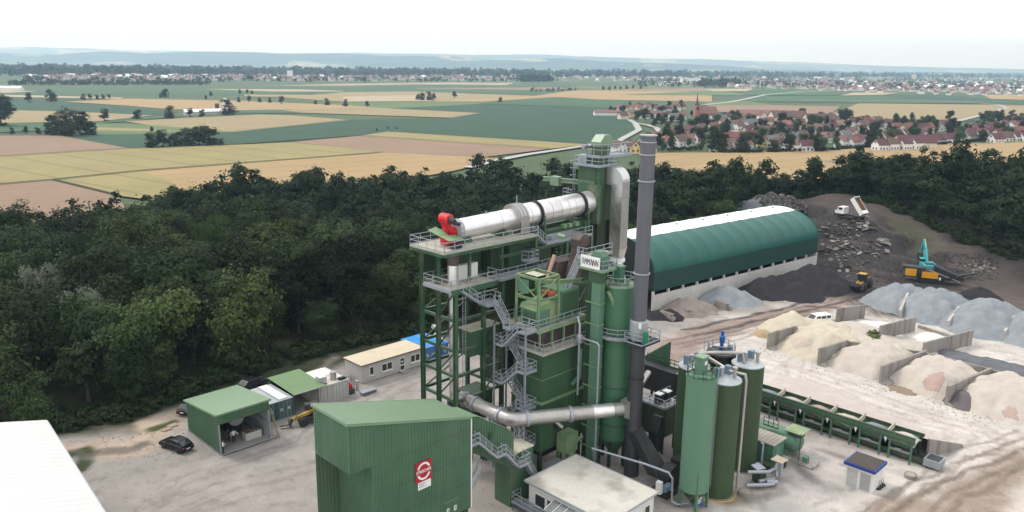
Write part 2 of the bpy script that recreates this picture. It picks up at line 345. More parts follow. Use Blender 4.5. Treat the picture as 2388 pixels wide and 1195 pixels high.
paint([(1880,462),(1960,470),(2060,498),(2200,548),(2388,600),(2600,660),(2600,740),(2388,690),(2250,640),(2120,560),(2010,520),(1900,490)], (.066,.053,.047), 2.0, z=6, seed=61)
paint([(2060,660),(2200,650),(2388,690),(2500,720),(2500,760),(2388,740),(2200,700)], (.095,.072,.062), 2.0, z=.5, seed=62)
paint([(1980,640),(2060,650),(2120,700),(2050,705)], (.06,.05,.05), 2.0, seed=63)
paint([(2050,545),(2110,560),(2190,592),(2270,632),(2230,655),(2150,650),(2080,640),(2040,600)], (.032,.028,.028), 1.6, z=2.5, seed=64)
for k in range(9):
    y = 560+k*14; streaks([(1960+k*8,y-10),(2100+k*20,y+14),(2260+k*10,y+30)], (.03,.027,.027) if k%2 else (.1,.075,.065), 1.1, .8, z=3, seed=70+k, soft=.9)
for k in range(26):
    px = rng.uniform(1800,2380); py = rng.uniform(800,1000) if k % 2 else rng.uniform(700,800); L_ = rng.uniform(60,200); sl_k = rng.choice((.35,.42,-.25))
    streaks([(px,py),(px+L_*.5,py+L_*.5*sl_k+rng.uniform(-6,6)),(px+L_,py+L_*sl_k)], rng.choice(((.35,.31,.275),(.40,.355,.315),(.56,.50,.46),(.58,.53,.49))), rng.uniform(.5,1.8), rng.uniform(.2,.45), seed=100+k, soft=.9)
for k in range(22):
    px = rng.uniform(200,1000); py = rng.uniform(900,1190); L_ = rng.uniform(60,160); streaks([(px,py),(px+L_*.6,py-L_*.2),(px+L_,py-L_*.5)], rng.choice(((.25,.22,.205),(.33,.295,.275),(.23,.205,.19))), rng.uniform(.4,1.6), rng.uniform(.3,.6), seed=140+k, soft=.9)
for k in range(14):
    px = rng.uniform(1640,2000); py = rng.uniform(1060,1190); streaks([(px,py),(px+rng.uniform(10,60),py+rng.uniform(-25,25))], rng.choice(((.17,.155,.145),(.22,.2,.185),(.13,.11,.1),(.5,.45,.41))), rng.uniform(.4,1.4), rng.uniform(.4,.8), seed=170+k, soft=.9)
paint([(2050,500),(2140,515),(2200,545),(2160,560),(2080,520)], (.06,.058,.035), 1.2, z=7.5, seed=81, amt=.8)
for k, (ln, cl) in enumerate((([(2380,1035),(2250,1090),(2120,1150),(1980,1230)],(.13,.1,.08)),([(2388,1010),(2240,1060),(2150,1120),(2060,1200)],(.17,.13,.105)),([(2000,705),(2120,760),(2260,800),(2388,840)],(.30,.25,.21)),([(1990,700),(2080,752),(2200,790)],(.27,.22,.19)),
   ([(1560,800),(1700,770),(1850,730),(1990,690)],(.10,.08,.075)),([(1600,815),(1760,775),(1900,735)],(.14,.11,.1)),([(1780,840),(1900,870),(2060,930),(2200,980),(2310,1010),(2370,1060)],(.34,.29,.25)),([(1800,860),(1980,930),(2140,985),(2230,1000),(2260,1020),(2210,1040)],(.33,.28,.245)),([(1900,800),(1850,850),(1850,900),(1950,930)],(.36,.31,.27)),
   ([(330,1190),(430,1120),(560,1080),(700,1030),(760,960),(860,920)],(.21,.185,.17)),([(380,1195),(500,1140),(640,1110),(740,1090)],(.2,.178,.163)),([(450,1195),(560,1150),(680,1130)],(.215,.19,.175)),([(560,1060),(660,1030),(720,980),(800,930),(960,880)],(.2,.18,.165)),([(860,940),(960,890),(1040,870)],(.2,.178,.163)))):
    ruts(ln, cl, 300+7*k, .6)
me = bpy.data.meshes.new('ground'); ny, nx = XX.shape
idx = np.arange(nx*ny).reshape(ny, nx); fs = np.stack([idx[:-1,:-1], idx[:-1,1:], idx[1:,1:], idx[1:,:-1]], -1).reshape(-1, 4)
me.vertices.add(nx*ny); me.vertices.foreach_set('co', np.stack([XX, YY, ZZ], -1).astype(np.float32).ravel())
me.loops.add(fs.size); me.loops.foreach_set('vertex_index', fs.astype(np.int32).ravel())
me.polygons.add(len(fs)); me.polygons.foreach_set('loop_start', np.arange(0, fs.size, 4, dtype=np.int32)); me.update(calc_edges=True)
ca = me.color_attributes.new('soil', 'FLOAT_COLOR', 'POINT'); ca.data.foreach_set('color', np.concatenate([zone, np.ones(XX.shape+(1,))], -1).astype(np.float32).ravel())
me.polygons.foreach_set('use_smooth', [True]*len(fs))
gm = bpy.data.materials.new('site_ground'); gm.use_nodes = True; n = gm.node_tree.nodes; l = gm.node_tree.links
b = n['Principled BSDF']; b.inputs['Roughness'].default_value = .9; b.inputs['Specular IOR Level'].default_value = .2
at = n.new('ShaderNodeAttribute'); at.attribute_name = 'soil'; geo = n.new('ShaderNodeNewGeometry')
prev = at.outputs['Color']
for sc, amt, det in ((.09,.10,4),(.5,.10,5),(7.0,.16,3)):
    t = n.new('ShaderNodeTexNoise'); t.inputs['Scale'].default_value = sc; t.inputs['Detail'].default_value = det; l.new(geo.outputs['Position'], t.inputs['Vector'])
    r = n.new('ShaderNodeMapRange'); r.inputs[1].default_value = .3; r.inputs[2].default_value = .7; r.inputs[3].default_value = 1-amt; r.inputs[4].default_value = 1+amt*.7; l.new(t.outputs['Fac'], r.inputs[0])
    mx = n.new('ShaderNodeVectorMath'); mx.operation = 'SCALE'; l.new(prev, mx.inputs[0]); l.new(r.outputs[0], mx.inputs['Scale']); prev = mx.outputs[0]
for sc, lo_, hi_, a0_, a1_ in ((.22,.50,.54,1.0,1.10),(.45,.56,.60,1.0,.86),(1.4,.60,.63,1.0,.84),(14.0,.55,.72,1.0,.72),(9.0,.58,.70,1.0,1.18)):
    t = n.new('ShaderNodeTexNoise'); t.inputs['Scale'].default_value = sc; t.inputs['Detail'].default_value = 7; t.inputs['Roughness'].default_value = .62; l.new(geo.outputs['Position'], t.inputs['Vector'])
    r = n.new('ShaderNodeMapRange'); r.inputs[1].default_value = lo_; r.inputs[2].default_value = hi_; r.inputs[3].default_value = a0_; r.inputs[4].default_value = a1_; l.new(t.outputs['Fac'], r.inputs[0])
    mx = n.new('ShaderNodeVectorMath'); mx.operation = 'SCALE'; l.new(prev, mx.inputs[0]); l.new(r.outputs[0], mx.inputs['Scale']); prev = mx.outputs[0]
l.new(prev, b.inputs['Base Color'])
bp = n.new('ShaderNodeBump'); bp.inputs['Strength'].default_value = .35; bp.inputs['Distance'].default_value = .15
t = n.new('ShaderNodeTexNoise'); t.inputs['Scale'].default_value = 2.5; t.inputs['Detail'].default_value = 6; l.new(geo.outputs['Position'], t.inputs['Vector']); l.new(t.outputs['Fac'], bp.inputs['Height']); l.new(bp.outputs[0], b.inputs['Normal'])
me.materials.append(gm); tag(link('ground', me), kind='structure')
# the plain: one sheet out to the horizon, with the fields laid on it
M_plain = mat('meadow', (.046,.075,.027), .95, var=.3, scale=.01, fine=.2)
mb = MB(); S = 45000.0; mb.add([(-S,150,PLAIN-.3),(S,150,PLAIN-.3),(S,S,PLAIN-.3),(-S,S,PLAIN-.3)], [(0,1,2,3)])
tag(mb.build('plain', M_plain), kind='structure')
CROP = {
 'wheat': mat('crop_wheat', (.29,.2,.093), .95, var=.12, scale=.03, fine=.35, stripe=(.9,18,(.215,.15,.07),.10)),
 'ripe': mat('crop_ripe_barley', (.225,.187,.074), .95, var=.14, scale=.03, fine=.35, stripe=(2.2,22,(.13,.115,.045),.06)),
 'stubble': mat('crop_stubble', (.215,.143,.092), .95, var=.12, scale=.025, fine=.3, stripe=(.9,7,(.18,.118,.078),.5)),
 'maize': mat('crop_maize', (.008,.046,.019), .9, var=.22, scale=.02, fine=.3, stripe=(.85,9,(.009,.045,.023),.5)),
 'green': mat('crop_beet', (.026,.075,.026), .9, var=.2, scale=.02, fine=.3),
 'lime': mat('crop_grass', (.075,.12,.036), .9, var=.2, scale=.02, fine=.3),
 'pale': mat('crop_pale', (.32,.255,.16), .95, var=.1, scale=.02, fine=.3),
 'straw': mat('crop_straw', (.225,.176,.088), .95, var=.12, scale=.03, fine=.3, stripe=(1.6,14,(.33,.26,.13),.25)),
}
FIELDS = [ # crop, outline on the plain as seen in the photo, from far to near
 ('pale',[(640,200),(800,196),(1040,193),(1040,196),(800,200)]),('green',[(0,207),(520,203),(800,205),(960,205),(900,214),(560,222),(0,221)]),
 ('pale',[(0,221),(290,228),(280,231),(0,226)]),('pale',[(0,211),(86,213),(20,217),(0,217)]),('maize',[(0,226),(280,231),(150,238),(420,262),(358,269),(0,256)]),
 ('wheat',[(570,221),(830,223),(800,229),(570,225)]),('pale',[(470,208),(640,214),(830,214),(700,209)]),
 ('green',[(830,200),(1320,196),(1340,203),(966,206)]),('pale',[(830,196),(1060,193),(1200,194),(1180,199)]),('stubble',[(966,206),(1300,204),(1336,209),(1000,213)]),
 ('green',[(800,206),(960,207),(1336,211),(1270,223),(960,214),(800,216)]),('straw',[(660,228),(800,216),(960,214),(1250,224),(1060,236),(800,238)]),
 ('pale',[(800,226),(990,222),(1000,236),(800,238)]),('wheat',[(1010,237),(1249,224),(1330,226),(1125,238)]),
 ('wheat',[(1249,224),(1336,211),(1660,214),(1660,238),(1400,233)]),('stubble',[(1336,210),(1640,206),(1660,214)]),('lime',[(1330,202),(1640,199),(1640,206),(1336,209)]),
 ('green',[(1125,238),(1290,227),(1400,233),(1470,238),(1440,252),(1125,243)]),('lime',[(800,240),(1000,237),(1130,239),(1110,245),(905,254),(680,252)]),
 ('wheat',[(150,238),(301,231),(560,236),(800,246),(905,254),(860,258),(549,259),(400,256),(288,247)]),
 ('green',[(540,258),(800,255),(905,254),(800,263),(560,266)]),
 ('straw',[(0,257),(180,262),(358,270),(235,284),(0,288)]),('green',[(0,288),(235,285),(358,271),(430,272),(225,290),(225,302),(0,310)]),
 ('maize',[(144,318),(225,313),(549,308),(815,281),(1055,276),(1123,265),(905,254),(1110,244),(1440,252),(1470,262),(1480,281),(1500,303),(1420,334),(1375,338),(905,308),(840,317),(533,339),(303,348)]),
 ('straw',[(291,284),(600,268),(680,270),(815,281),(549,309),(430,306),(365,296)]),('lime',[(222,289),(300,289),(480,303),(549,309),(225,316)]),('straw',[(225,298),(330,302),(430,308),(225,305)]),
 ('straw',[(660,258),(800,253),(905,254),(1123,265),(1055,276),(700,264)]),
 ('ripe',[(840,318),(905,308),(1375,338),(1282,349)]),('stubble',[(680,333),(840,318),(1282,349),(1122,369),(890,358),(800,346)]),
 ('stubble',[(-60,320),(0,318),(140,318),(303,348),(0,367),(-60,371)]),
 ('ripe',[(-60,371),(0,367),(303,348),(533,340),(680,334),(800,346),(890,358),(800,365),(328,401),(124,422),(0,433),(-60,438)]),
 ('wheat',[(328,401),(800,365),(890,358),(1122,369),(1180,372),(1060,400),(900,430),(440,480),(400,425)]),
 ('ripe',[(124,422),(328,401),(400,425),(440,480),(275,459)]),('stubble',[(-60,438),(0,433),(124,422),(275,459),(300,500),(-60,540)]),
 ('stubble',[(1650,247),(1760,246),(1960,249),(1935,268),(1660,262)]),('lime',[(1640,238),(1745,236),(1800,246),(1650,247)]),
 ('straw',[(2002,242),(2352,246),(2290,273),(2240,281),(1990,279),(1935,268)]),('green',[(1741,224),(2060,226),(2388,237),(2388,243),(2000,241),(1745,238)]),
 ('maize',[(2060,222),(2180,220),(2310,232),(2388,236),(2388,238),(2100,232)]),('pale',[(1990,217),(2100,217),(2060,222),(1960,224)]),('wheat',[(2290,222),(2388,222),(2388,234),(2310,232)]),
 ('straw',[(2352,247),(2420,248),(2420,270),(2310,273)]),('green',[(2290,274),(2420,271),(2420,280),(2250,284)]),
 ('lime',[(1450,222),(1741,224),(1700,214),(1660,212)]),('green',[(1760,208),(1960,214),(1960,223),(1741,223)]),('pale',[(1640,208),(1760,208),(1741,214),(1660,213)]),
 ('wheat',[(1500,359),(1720,358),(1960,349),(2240,338),(2480,331),(2480,440),(2000,425),(1500,420)]),('stubble',[(1900,377),(2150,377),(2480,392),(2480,405),(2200,390),(1950,384)]),
 ('lime',[(2215,333),(2480,325),(2480,331),(2240,338)]),
]
for k, (crop, pts) in enumerate(FIELDS):
    pl = sight(pts, PLAIN); z = PLAIN+0.02+0.012*k
    mb = MB(); mb.add([(x, y, z) for x, y in pl], [tuple(range(len(pl)))])
    tag(mb.build({'wheat':'wheat_field','ripe':'barley_field','stubble':'stubble_field','maize':'maize_field','green':'beet_field','lime':'meadow_field','pale':'stubble_field','straw':'straw_field'}[crop], CROP[crop]), kind='structure')
M_road = mat('road_pale', (.33,.325,.31), .85, var=.12, scale=.1, fine=2)
M_verge = mat('verge', (0.023,0.038,0.014), .95, var=.3, scale=.2, fine=1)
def road(name, pts, w, z=PLAIN, k=0, m=None):
    pl = [Vector(G(x, y, z)) for x, y in pts]; L = []; R = []
    for i, p in enumerate(pl):
        d = (pl[min(i+1,len(pl)-1)]-pl[max(i-1,0)]).normalized(); nn = Vector((-d.y, d.x)); L.append(p+nn*w/2); R.append(p-nn*w/2)
    vs = [(p.x,p.y,z+.75+.01*k) for p in L]+[(p.x,p.y,z+.75+.01*k) for p in R]; q = len(pl)
    mb = MB(); mb.add(vs, [(i, q+i, q+i+1, i+1) for i in range(q-1)]); return tag(mb.build(name, m or M_road), kind='structure')
road('road', [(1090,394),(1118,387),(1172,374),(1230,363),(1290,354),(1375,341),(1440,332),(1490,305),(1481,289),(1467,281)], 5.5)
road('road', [(1375,341),(1440,345),(1520,356)], 4, k=1)
road('road', [(1481,289),(1507,293),(1530,300),(1545,318)], 5, k=2)
road('road', [(1640,246),(1700,240),(1741,232),(1785,222),(1870,215),(1960,212)], 9, k=3)
road('road', [(2235,284),(2290,270),(2347,253),(2330,246),(2240,238),(2000,236),(1790,232)], 6, k=4)
road('road', [(600,200),(800,203),(1000,199),(1250,192),(1500,190),(1800,196),(2000,208)], 10, k=5)
for k, ln in enumerate(([(0,433),(124,422),(328,401),(800,365),(890,358)],[(124,422),(275,459)],[(303,348),(533,339),(680,333),(840,317)],[(0,367),(303,348)],[(905,254),(680,262)],[(549,309),(815,281),(1055,276),(1123,265)],[(840,318),(1282,349)],[(905,308),(1375,338)])):
    road('field_track', ln, 1.6 if k else 2.2, k=8+k, m=M_verge)
# ------------------------------------------------------------------ trees: trunk with limbs, crown of leaf-sized faces
def leafmat(name, col, transl=.25, rnd=.3, hue=.02): return mat(name, col, .75, var=.4, scale=.5, fine=2.5, rnd=rnd, hue=hue, spec=.15, transl=transl)
M_leaf = leafmat('foliage_dark', (.0185,.032,.0105), rnd=.6, hue=.02); M_leaf2 = leafmat('foliage_mid', (.041,.064,.019), rnd=.65, hue=.03); M_leaf3 = leafmat('foliage_bright', (.075,.105,.02), hue=.01)
M_willow = leafmat('foliage_silver', (.17,.19,.135), rnd=.2, hue=.005); M_field = leafmat('foliage_far', (.021,.033,.015), rnd=.25)
M_bark = mat('bark', (.075,.06,.045), .9, var=.3, scale=2, fine=8); M_birch = mat('birch_bark', (.42,.4,.36), .8, var=.3, scale=1.5, fine=6)
def crown_mesh(name, R, H0, H1, nq, size, seed, lobes=9, mat_=None, droop=0.0, gap=.35, spiky=0.0):
    """leaf faces clustered on boughs through the crown's volume"""
    r = np.random.RandomState(seed); zc = (H0+H1)/2; hz = (H1-H0)/2
    th = r.uniform(0, 2*np.pi, lobes); ph = r.uniform(-1.0, 1, lobes); rr = r.uniform(.35, .72, lobes)
    cc = np.stack([np.cos(th)*rr*R, np.sin(th)*rr*R, zc+ph*hz*.66], 1); cr = r.uniform(.38, .62, lobes)*R
    cc = np.vstack([cc, [[0, 0, zc+.25*hz]]]); cr = np.append(cr, R*.62)
    # boughs: small clumps on the surface of the lobes
    nb = max(26, nq//52); k = r.randint(0, lobes+1, nb); d = r.normal(size=(nb, 3)); d[:, 2] = d[:, 2]*.8+.25; d /= np.linalg.norm(d, axis=1)[:, None]
    bc = cc[k]+d*cr[k][:, None]*r.uniform(.55, 1.05, nb)[:, None]*np.array([1, 1, hz/R*.75+.25])
    if spiky: bc[:, 2] += (r.rand(nb)**4)*spiky
    bc[:, 2] = np.clip(bc[:, 2], H0, H1+spiky)
    bs = r.uniform(.45, 1.0, nb)*R*.21
    j = r.randint(0, nb, nq); o = r.normal(size=(nq, 3))*bs[j][:, None]*np.array([1, 1, .6]); o[:, 2] -= droop*np.abs(r.normal(size=nq))
    c = bc[j]+o; nrm = d[j]*.9+o/(bs[j][:,None]+1e-6)*.25+r.normal(size=(nq, 3))*.42; nrm[:, 2] += .45; nrm /= np.linalg.norm(nrm, axis=1)[:, None]
    t = np.cross(nrm, r.normal(size=(nq, 3))); t /= np.linalg.norm(t, axis=1)[:, None]; b2 = np.cross(nrm, t)
    if droop: t = t*.4+np.array([0, 0, -1])*1.0; 
    sz = size*r.uniform(.55, 1.35, nq)[:, None]; w = r.uniform(.45, .75, nq)[:, None]
    v = np.stack([c-t*sz, c-b2*sz*w+nrm*sz*.12, c+t*sz, c+b2*sz*w+nrm*sz*.12], 1).reshape(-1, 3)
    me = bpy.data.meshes.new(name); me.vertices.add(len(v)); me.vertices.foreach_set('co', v.astype(np.float32).ravel())
    me.loops.add(nq*4); me.loops.foreach_set('vertex_index', np.arange(nq*4, dtype=np.int32)); me.polygons.add(nq)
    me.polygons.foreach_set('loop_start', np.arange(0, nq*4, 4, dtype=np.int32)); me.update(calc_edges=True)
    if mat_: me.materials.append(mat_)
    return me
def trunk_mesh(name, h, r, R, seed, m):
    q = random.Random(seed); mb = MB(); lean = (q.uniform(-.4,.4), q.uniform(-.4,.4))
    pts = [(lean[0]*t*t, lean[1]*t*t, h*t) for t in (0,.3,.6,1)]
    mb.tube(pts, [r*1.3, r, r*.7, r*.25], 8)
    for i in range(6):
        t = q.uniform(.3,.85); a = q.uniform(0, 6.28); p = Vector((lean[0]*t*t, lean[1]*t*t, h*t)); e = p+Vector((math.cos(a)*R*.6, math.sin(a)*R*.6, R*.5))
        mb.tube([p, (p+e)/2+Vector((0,0,.1)), e], [r*.45, r*.3, r*.1], 6)
    return mb.mesh(name, m)
PROTO = []
def proto(nm, R, H0, H1, nq, size, seed, leaf, bark=None, **kw):
    PROTO.append((nm, crown_mesh('crown', R, H0, H1, nq, size, seed, mat_=leaf, **kw), trunk_mesh('trunk', H1*.8, .16+R*.025, R, seed, bark or M_bark))); return len(PROTO)-1
for i in range(4): proto('deciduous_tree', 4.3+.4*i, 1.6, 12.0+i*.8, 6500, .29, 11+i, M_leaf if i%2 else M_leaf2, lobes=8+i, spiky=.8)
proto('deciduous_tree', 2.6, 2.0, 13.2, 4200, .26, 31, M_leaf, lobes=9, spiky=1.4)
proto('deciduous_tree', 3.0, 1.6, 9.6, 4200, .27, 33, M_leaf2, lobes=8)
I_BRIGHT = proto('deciduous_tree', 2.8, 1.6, 9.4, 4600, .24, 35, M_leaf3, lobes=7)
I_WILLOW = proto('willow_tree', 3.6, 1.4, 11.5, 8000, .22, 37, M_willow, lobes=12, droop=.5)
I_BIRCH = proto('birch_tree', 2.7, 4.0, 13.0, 3300, .22, 39, M_leaf2, M_birch, lobes=9, droop=.35)
I_BUSH = proto('shrub', 1.7, .2, 3.0, 1500, .22, 41, M_leaf2, lobes=5)
I_F = [proto('field_tree', 3.6+.3*i, -2.6, 10.0+.5*i, 3200, .34, 45+i, M_field, lobes=9) for i in range(3)]
def plant_tree(i, x, y, z, s, rz, label, group, name=None, sz=None, cat='tree'):
    nm, cm, tm = PROTO[i]; o = thing(name or nm, label, cat, (x, y, z), rz, group); o.scale = (s, s, sz or s)
    for n_, m_ in (('crown', cm), ('trunk', tm)):
        q = bpy.data.objects.new(n_, m_); COL.objects.link(q); q.parent = o
    return o
# the wood round the site
def tree_top(x, y): pass
wood_poly_l = sight([(-260,1090),(-60,1050),(120,1006),(330,962),(420,918),(560,872),(650,845),(790,800),(940,775),(1000,762)], 0) + sight([(1230,742),(1480,690)], 0) + \
   [(22,160),(36,184),(56,206)] + sight([(1738,468),(1762,440),(1800,430),(1900,448),(2000,466),(2060,488)], 8.5) + sight([(2110,500),(2200,540),(2290,570),(2388,600),(2560,640)], 5.5) + \
   sight([(2560,440),(2388,424),(2200,412),(2000,405),(1850,385),(1700,362),(1560,352),(1480,372),(1380,372),(1290,362),(1180,392),(1060,398),(900,410),(700,425),(560,432),(420,440),(300,472),(200,478),(80,492),(-80,512),(-330,560)], 5)
wood = []
r_ = np.random.RandomState(5)
xs, ys = np.meshgrid(np.arange(-190, 240, 6.6), np.arange(86, 300, 6.6)); xs = xs+(np.arange(len(xs))%2)[:, None]*3.3
xs = xs.ravel()+r_.uniform(-2.4, 2.4, xs.size); ys = ys.ravel()+r_.uniform(-2.4, 2.4, ys.size)
ok = inpoly(xs, ys, wood_poly_l)
for x, y in zip(xs[ok], ys[ok]):
    px, py = P(x, y, zt(x, y)+8)
    if -70 < px < 2460 and py < 1250: wood.append((x, y))
edge = segdist(np.array([w[0] for w in wood]), np.array([w[1] for w in wood]), wood_poly_l)
dist = np.array([math.hypot(*w) for w in wood]); order = np.argsort(dist)
near = set(order[:296].tolist()); far_pts = []
SPECIAL = {}
def nearest(px, py, z): g = G(px, py, z); return min(near, key=lambda i: (wood[i][0]-g[0])**2+(wood[i][1]-g[1])**2)
for px, py, z, k in ((375,640,9,I_WILLOW),(60,690,7,I_WILLOW),(180,720,7,I_WILLOW),(560,590,9,I_BRIGHT),(630,600,9,I_BRIGHT),(480,580,9,I_BRIGHT),(945,500,9,I_BRIGHT),(1180,440,9,I_BIRCH),(1110,470,9,I_BIRCH),(900,440,10,I_BIRCH),(250,860,5,5),(1290,400,9,I_BIRCH),(820,640,8,I_BIRCH)): SPECIAL[nearest(px, py, z)] = k
LM = [(150,'the white roof corner'),(400,'the parked hatchback'),(560,'the workshop shed'),(700,'the teal containers'),(830,'the white containers'),(980,'the cream office cabin'),(1080,'the red burner'),(1220,'the drum collar'),(1370,'the drum end'),(1480,'the silver duct'),(1580,'the chimney'),(1740,'the fabric hall'),(1880,'the hall gable'),(2040,'the tipping truck'),(2180,'the excavator'),(2290,'the bank track'),(9999,'the edge of the bank')]
def where(x, y):
    px, py = P(x, y, zt(x, y)+8); e_ = float(segdist(np.array([x]), np.array([y]), wood_poly_l)[0]); d_ = math.hypot(x, y)
    row = 'foremost row' if d_ < 118 else 'second row' if d_ < 132 else 'middle rows' if d_ < 150 else 'rear rows' if d_ < 172 else 'rearmost rows'
    return row+' of the wood behind '+[n_ for l_, n_ in LM if px < l_][0]
kindword = {0:'broad dark green tree',1:'tall rounded dark tree',2:'wide leafy dark green tree',3:'big domed dark tree',4:'slender tall dark tree',5:'low bushy green tree',I_BRIGHT:'yellowish lighter green tree',I_WILLOW:'silvery grey willow',I_BIRCH:'loose crowned pale birch'}
for i, (x, y) in enumerate(wood):
    z = zt(x, y)-.15; e = edge[i]; s = rng.uniform(.74, 1.2)*(.62 if e < 3.5 and y < 140 else .82 if e < 7 else 1.0)
    k = SPECIAL.get(i, rng.choice((0,0,1,1,2,2,3,3,4,5,4,I_BIRCH if rng.random() < .4 else 0)))
    if i in SPECIAL: s = max(s, .98)
    if i in near: plant_tree(k, x, y, z, s, rng.uniform(0, 6.28), kindword[k]+', '+where(x, y), 'trees of the wood round the yard', sz=s*rng.uniform(.9, 1.15))
    else: far_pts.append((x, y, z, s, k))
# the far rows of the same wood read as one mass
def merged(name, pts, protos, m, label, cat):
    vs = []; nv = 0
    for x, y, z, s, k in pts:
        v = protos[k % len(protos)]; a = rng.uniform(0, 6.28); ca_, sa_ = math.cos(a), math.sin(a); sc = np.array([s, s, s*rng.uniform(.85, 1.2)])
        q = v*sc; vs.append(np.stack([q[:,0]*ca_-q[:,1]*sa_+x, q[:,0]*sa_+q[:,1]*ca_+y, q[:,2]+z], 1))
    v = np.concatenate(vs); nq = len(v)//4
    me = bpy.data.meshes.new(name); me.vertices.add(len(v)); me.vertices.foreach_set('co', v.astype(np.float32).ravel()); me.loops.add(nq*4)
    me.loops.foreach_set('vertex_index', np.arange(nq*4, dtype=np.int32)); me.polygons.add(nq); me.polygons.foreach_set('loop_start', np.arange(0, nq*4, 4, dtype=np.int32)); me.update(calc_edges=True)
    me.materials.append(m); return tag(link(name, me), label, cat, kind='stuff')
def verts(me): a = np.empty(len(me.vertices)*3, np.float32); me.vertices.foreach_get('co', a); return a.reshape(-1, 3)
lows = [verts(crown_mesh('low', 4.2+.4*i, 1.5, 12+.8*i, 1900, .48, 60+i, lobes=8, spiky=.9)) for i in range(4)]
M_leafm = mat('foliage_mass', (.020,.034,.013), .8, var=.6, scale=.13, fine=1.2, spec=.15, transl=.2)
if far_pts: merged('distant_wood', far_pts, lows, M_leafm, 'far rows of the dark wood running along the wheat fields', 'wood')
# undergrowth along the wood's foot
ug = []
for k in range(520):
    t = rng.random(); px = -40+t*1050; py = np.interp(px, [-40,120,330,420,560,650,790,940,1010], [1040,1004,966,925,878,852,812,782,768])+rng.uniform(-26, 8)
    x, y = G(px, py); ug.append((x, y, zt(x, y)-.2, rng.uniform(.35, .8), k))
for k in range(260):
    px = rng.uniform(1760, 2420); py = np.interp(px, [1760,1850,2000,2110,2200,2388,2420], [448,438,462,500,538,600,610])+rng.uniform(-10, 4); zz = np.interp(px, [1760,2060,2388], [8.5,8.2,4.5])
    x, y = G(px, py, zz); ug.append((x, y, zt(x, y)-.2, rng.uniform(.4, .9), k))
lowb = [verts(crown_mesh('low', 1.6, 0, 2.4, 260, .28, 80+i, lobes=5)) for i in range(4)]
merged('undergrowth', ug, lowb, mat('undergrowth_leaf', (.024,.040,.013), .8, var=.5, scale=.3, fine=2, spec=.15, transl=.2), 'rank green undergrowth along the foot of the wood', 'undergrowth')
# trees out on the plain: base and height as they stand
FT = [(67,239,18),(121,237,26),(193,233,12),(211,232,11),(228,232,10),(242,231,9),(256,231,9),(385,227,20),(375,228,9),(480,233,9),(492,224,10),(560,219,9),(576,219,9),(588,219,8),(557,239,11),(580,238,13),(606,239,11),(630,240,11),(655,242,16),(736,244,10),(764,246,15),
 (244,283,24),(320,278,22),(394,276,26),(442,272,17),(471,272,17),(538,268,33),(3,294,56),(130,314,44),(158,316,53),(188,316,46),(212,315,32),(355,345,32),(382,344,36),(410,342,35),(440,341,37),(466,340,38),(490,339,48),(515,338,14),(354,310,12),
 (985,234,19),(1003,234,19),(1060,229,15),(1166,238,12),(805,249,16),(857,250,13),(1407,210,9),(1420,210,9),(1434,209,8),(1447,209,8),(1462,208,9),(1476,208,9),(1494,208,8),(30,312,12),(60,311,13),(90,312,14),(115,313,18),(1012,233,14),(975,233,15),(880,306,6),(905,302,6),(925,302,5)]
lb = ['lone round tree on the plain beside the pale field','tall tree by the beet field','small tree in the row along the field track','dark clump tree among the maize','hedge tree at the field corner']
for k, (px, py, h) in enumerate(FT):
    x, y = G(px, py, PLAIN); d = math.hypot(x, y); hm = h*d/FPX*1.03; i = [0,3,5,1,2][k % 5] if h < 20 or k % 3 else 4
    i = I_F[k % 3]; s = hm/(10.2+.5*(k % 3))
    big = 'big' if h > 40 else 'middling' if h > 17 else 'small'
    if 120 < px < 215 and py > 300: lab = big+' tree in the dense clump beside the stubble field'
    elif 350 < px < 520 and py > 330: lab = big+' tree in the dark clump in front of the maize'
    elif 180 < px < 260: lab = 'small round tree in the row of five on the green field'
    elif px > 1400: lab = 'small tree in the far row along the meadow'
    elif 420 < px < 545 and 260 < py < 275: lab = big+' tree beside the white farm barns'
    elif 20 < px < 120 and py > 300: lab = 'low hedge tree beside the large clump'
    else: lab = '%s lone tree out on the plain, %s' % (big, ['beside the straw field','on the long green field','along the field track','by the wheat strip'][k % 4])
    w = 1.25 if h > 30 else 1.1
    plant_tree(i, x, y, PLAIN, s*w, rng.uniform(0, 6.28), lab, 'trees out on the plain', sz=s, name='field_tree')
# ------------------------------------------------------------------ village
WALLC = {'white':mat('render_white',(.74,.72,.69),.85,var=.05),'cream':mat('render_cream',(.66,.58,.44),.85,var=.05),'yellow':mat('render_yellow',(.70,.55,.26),.85,var=.05),'grey':mat('render_grey',(.46,.45,.44),.85,var=.06),'peach':mat('render_peach',(.62,.42,.30),.85,var=.05)}
ROOFC = {'red':mat('roof_red',(.17,.066,.05),.8,var=.2,scale=.4,fine=3),'brown':mat('roof_brown',(.105,.06,.05),.8,var=.2,scale=.4,fine=3),'maroon':mat('roof_maroon',(.085,.03,.034),.75,var=.15,scale=.4,fine=3),'grey':mat('roof_grey',(.13,.125,.125),.8,var=.15,scale=.4,fine=3),'rose':mat('roof_rose',(.185,.098,.082),.8,var=.15,scale=.4,fine=3)}
M_win = mat('window_dark',(.03,.035,.045),.15,var=.1); M_brick = mat('chimney_brick',(.22,.1,.07),.9,var=.2,fine=6); M_pv = mat('solar_panel',(.02,.025,.05),.2,var=.1)
HOUSE = {}
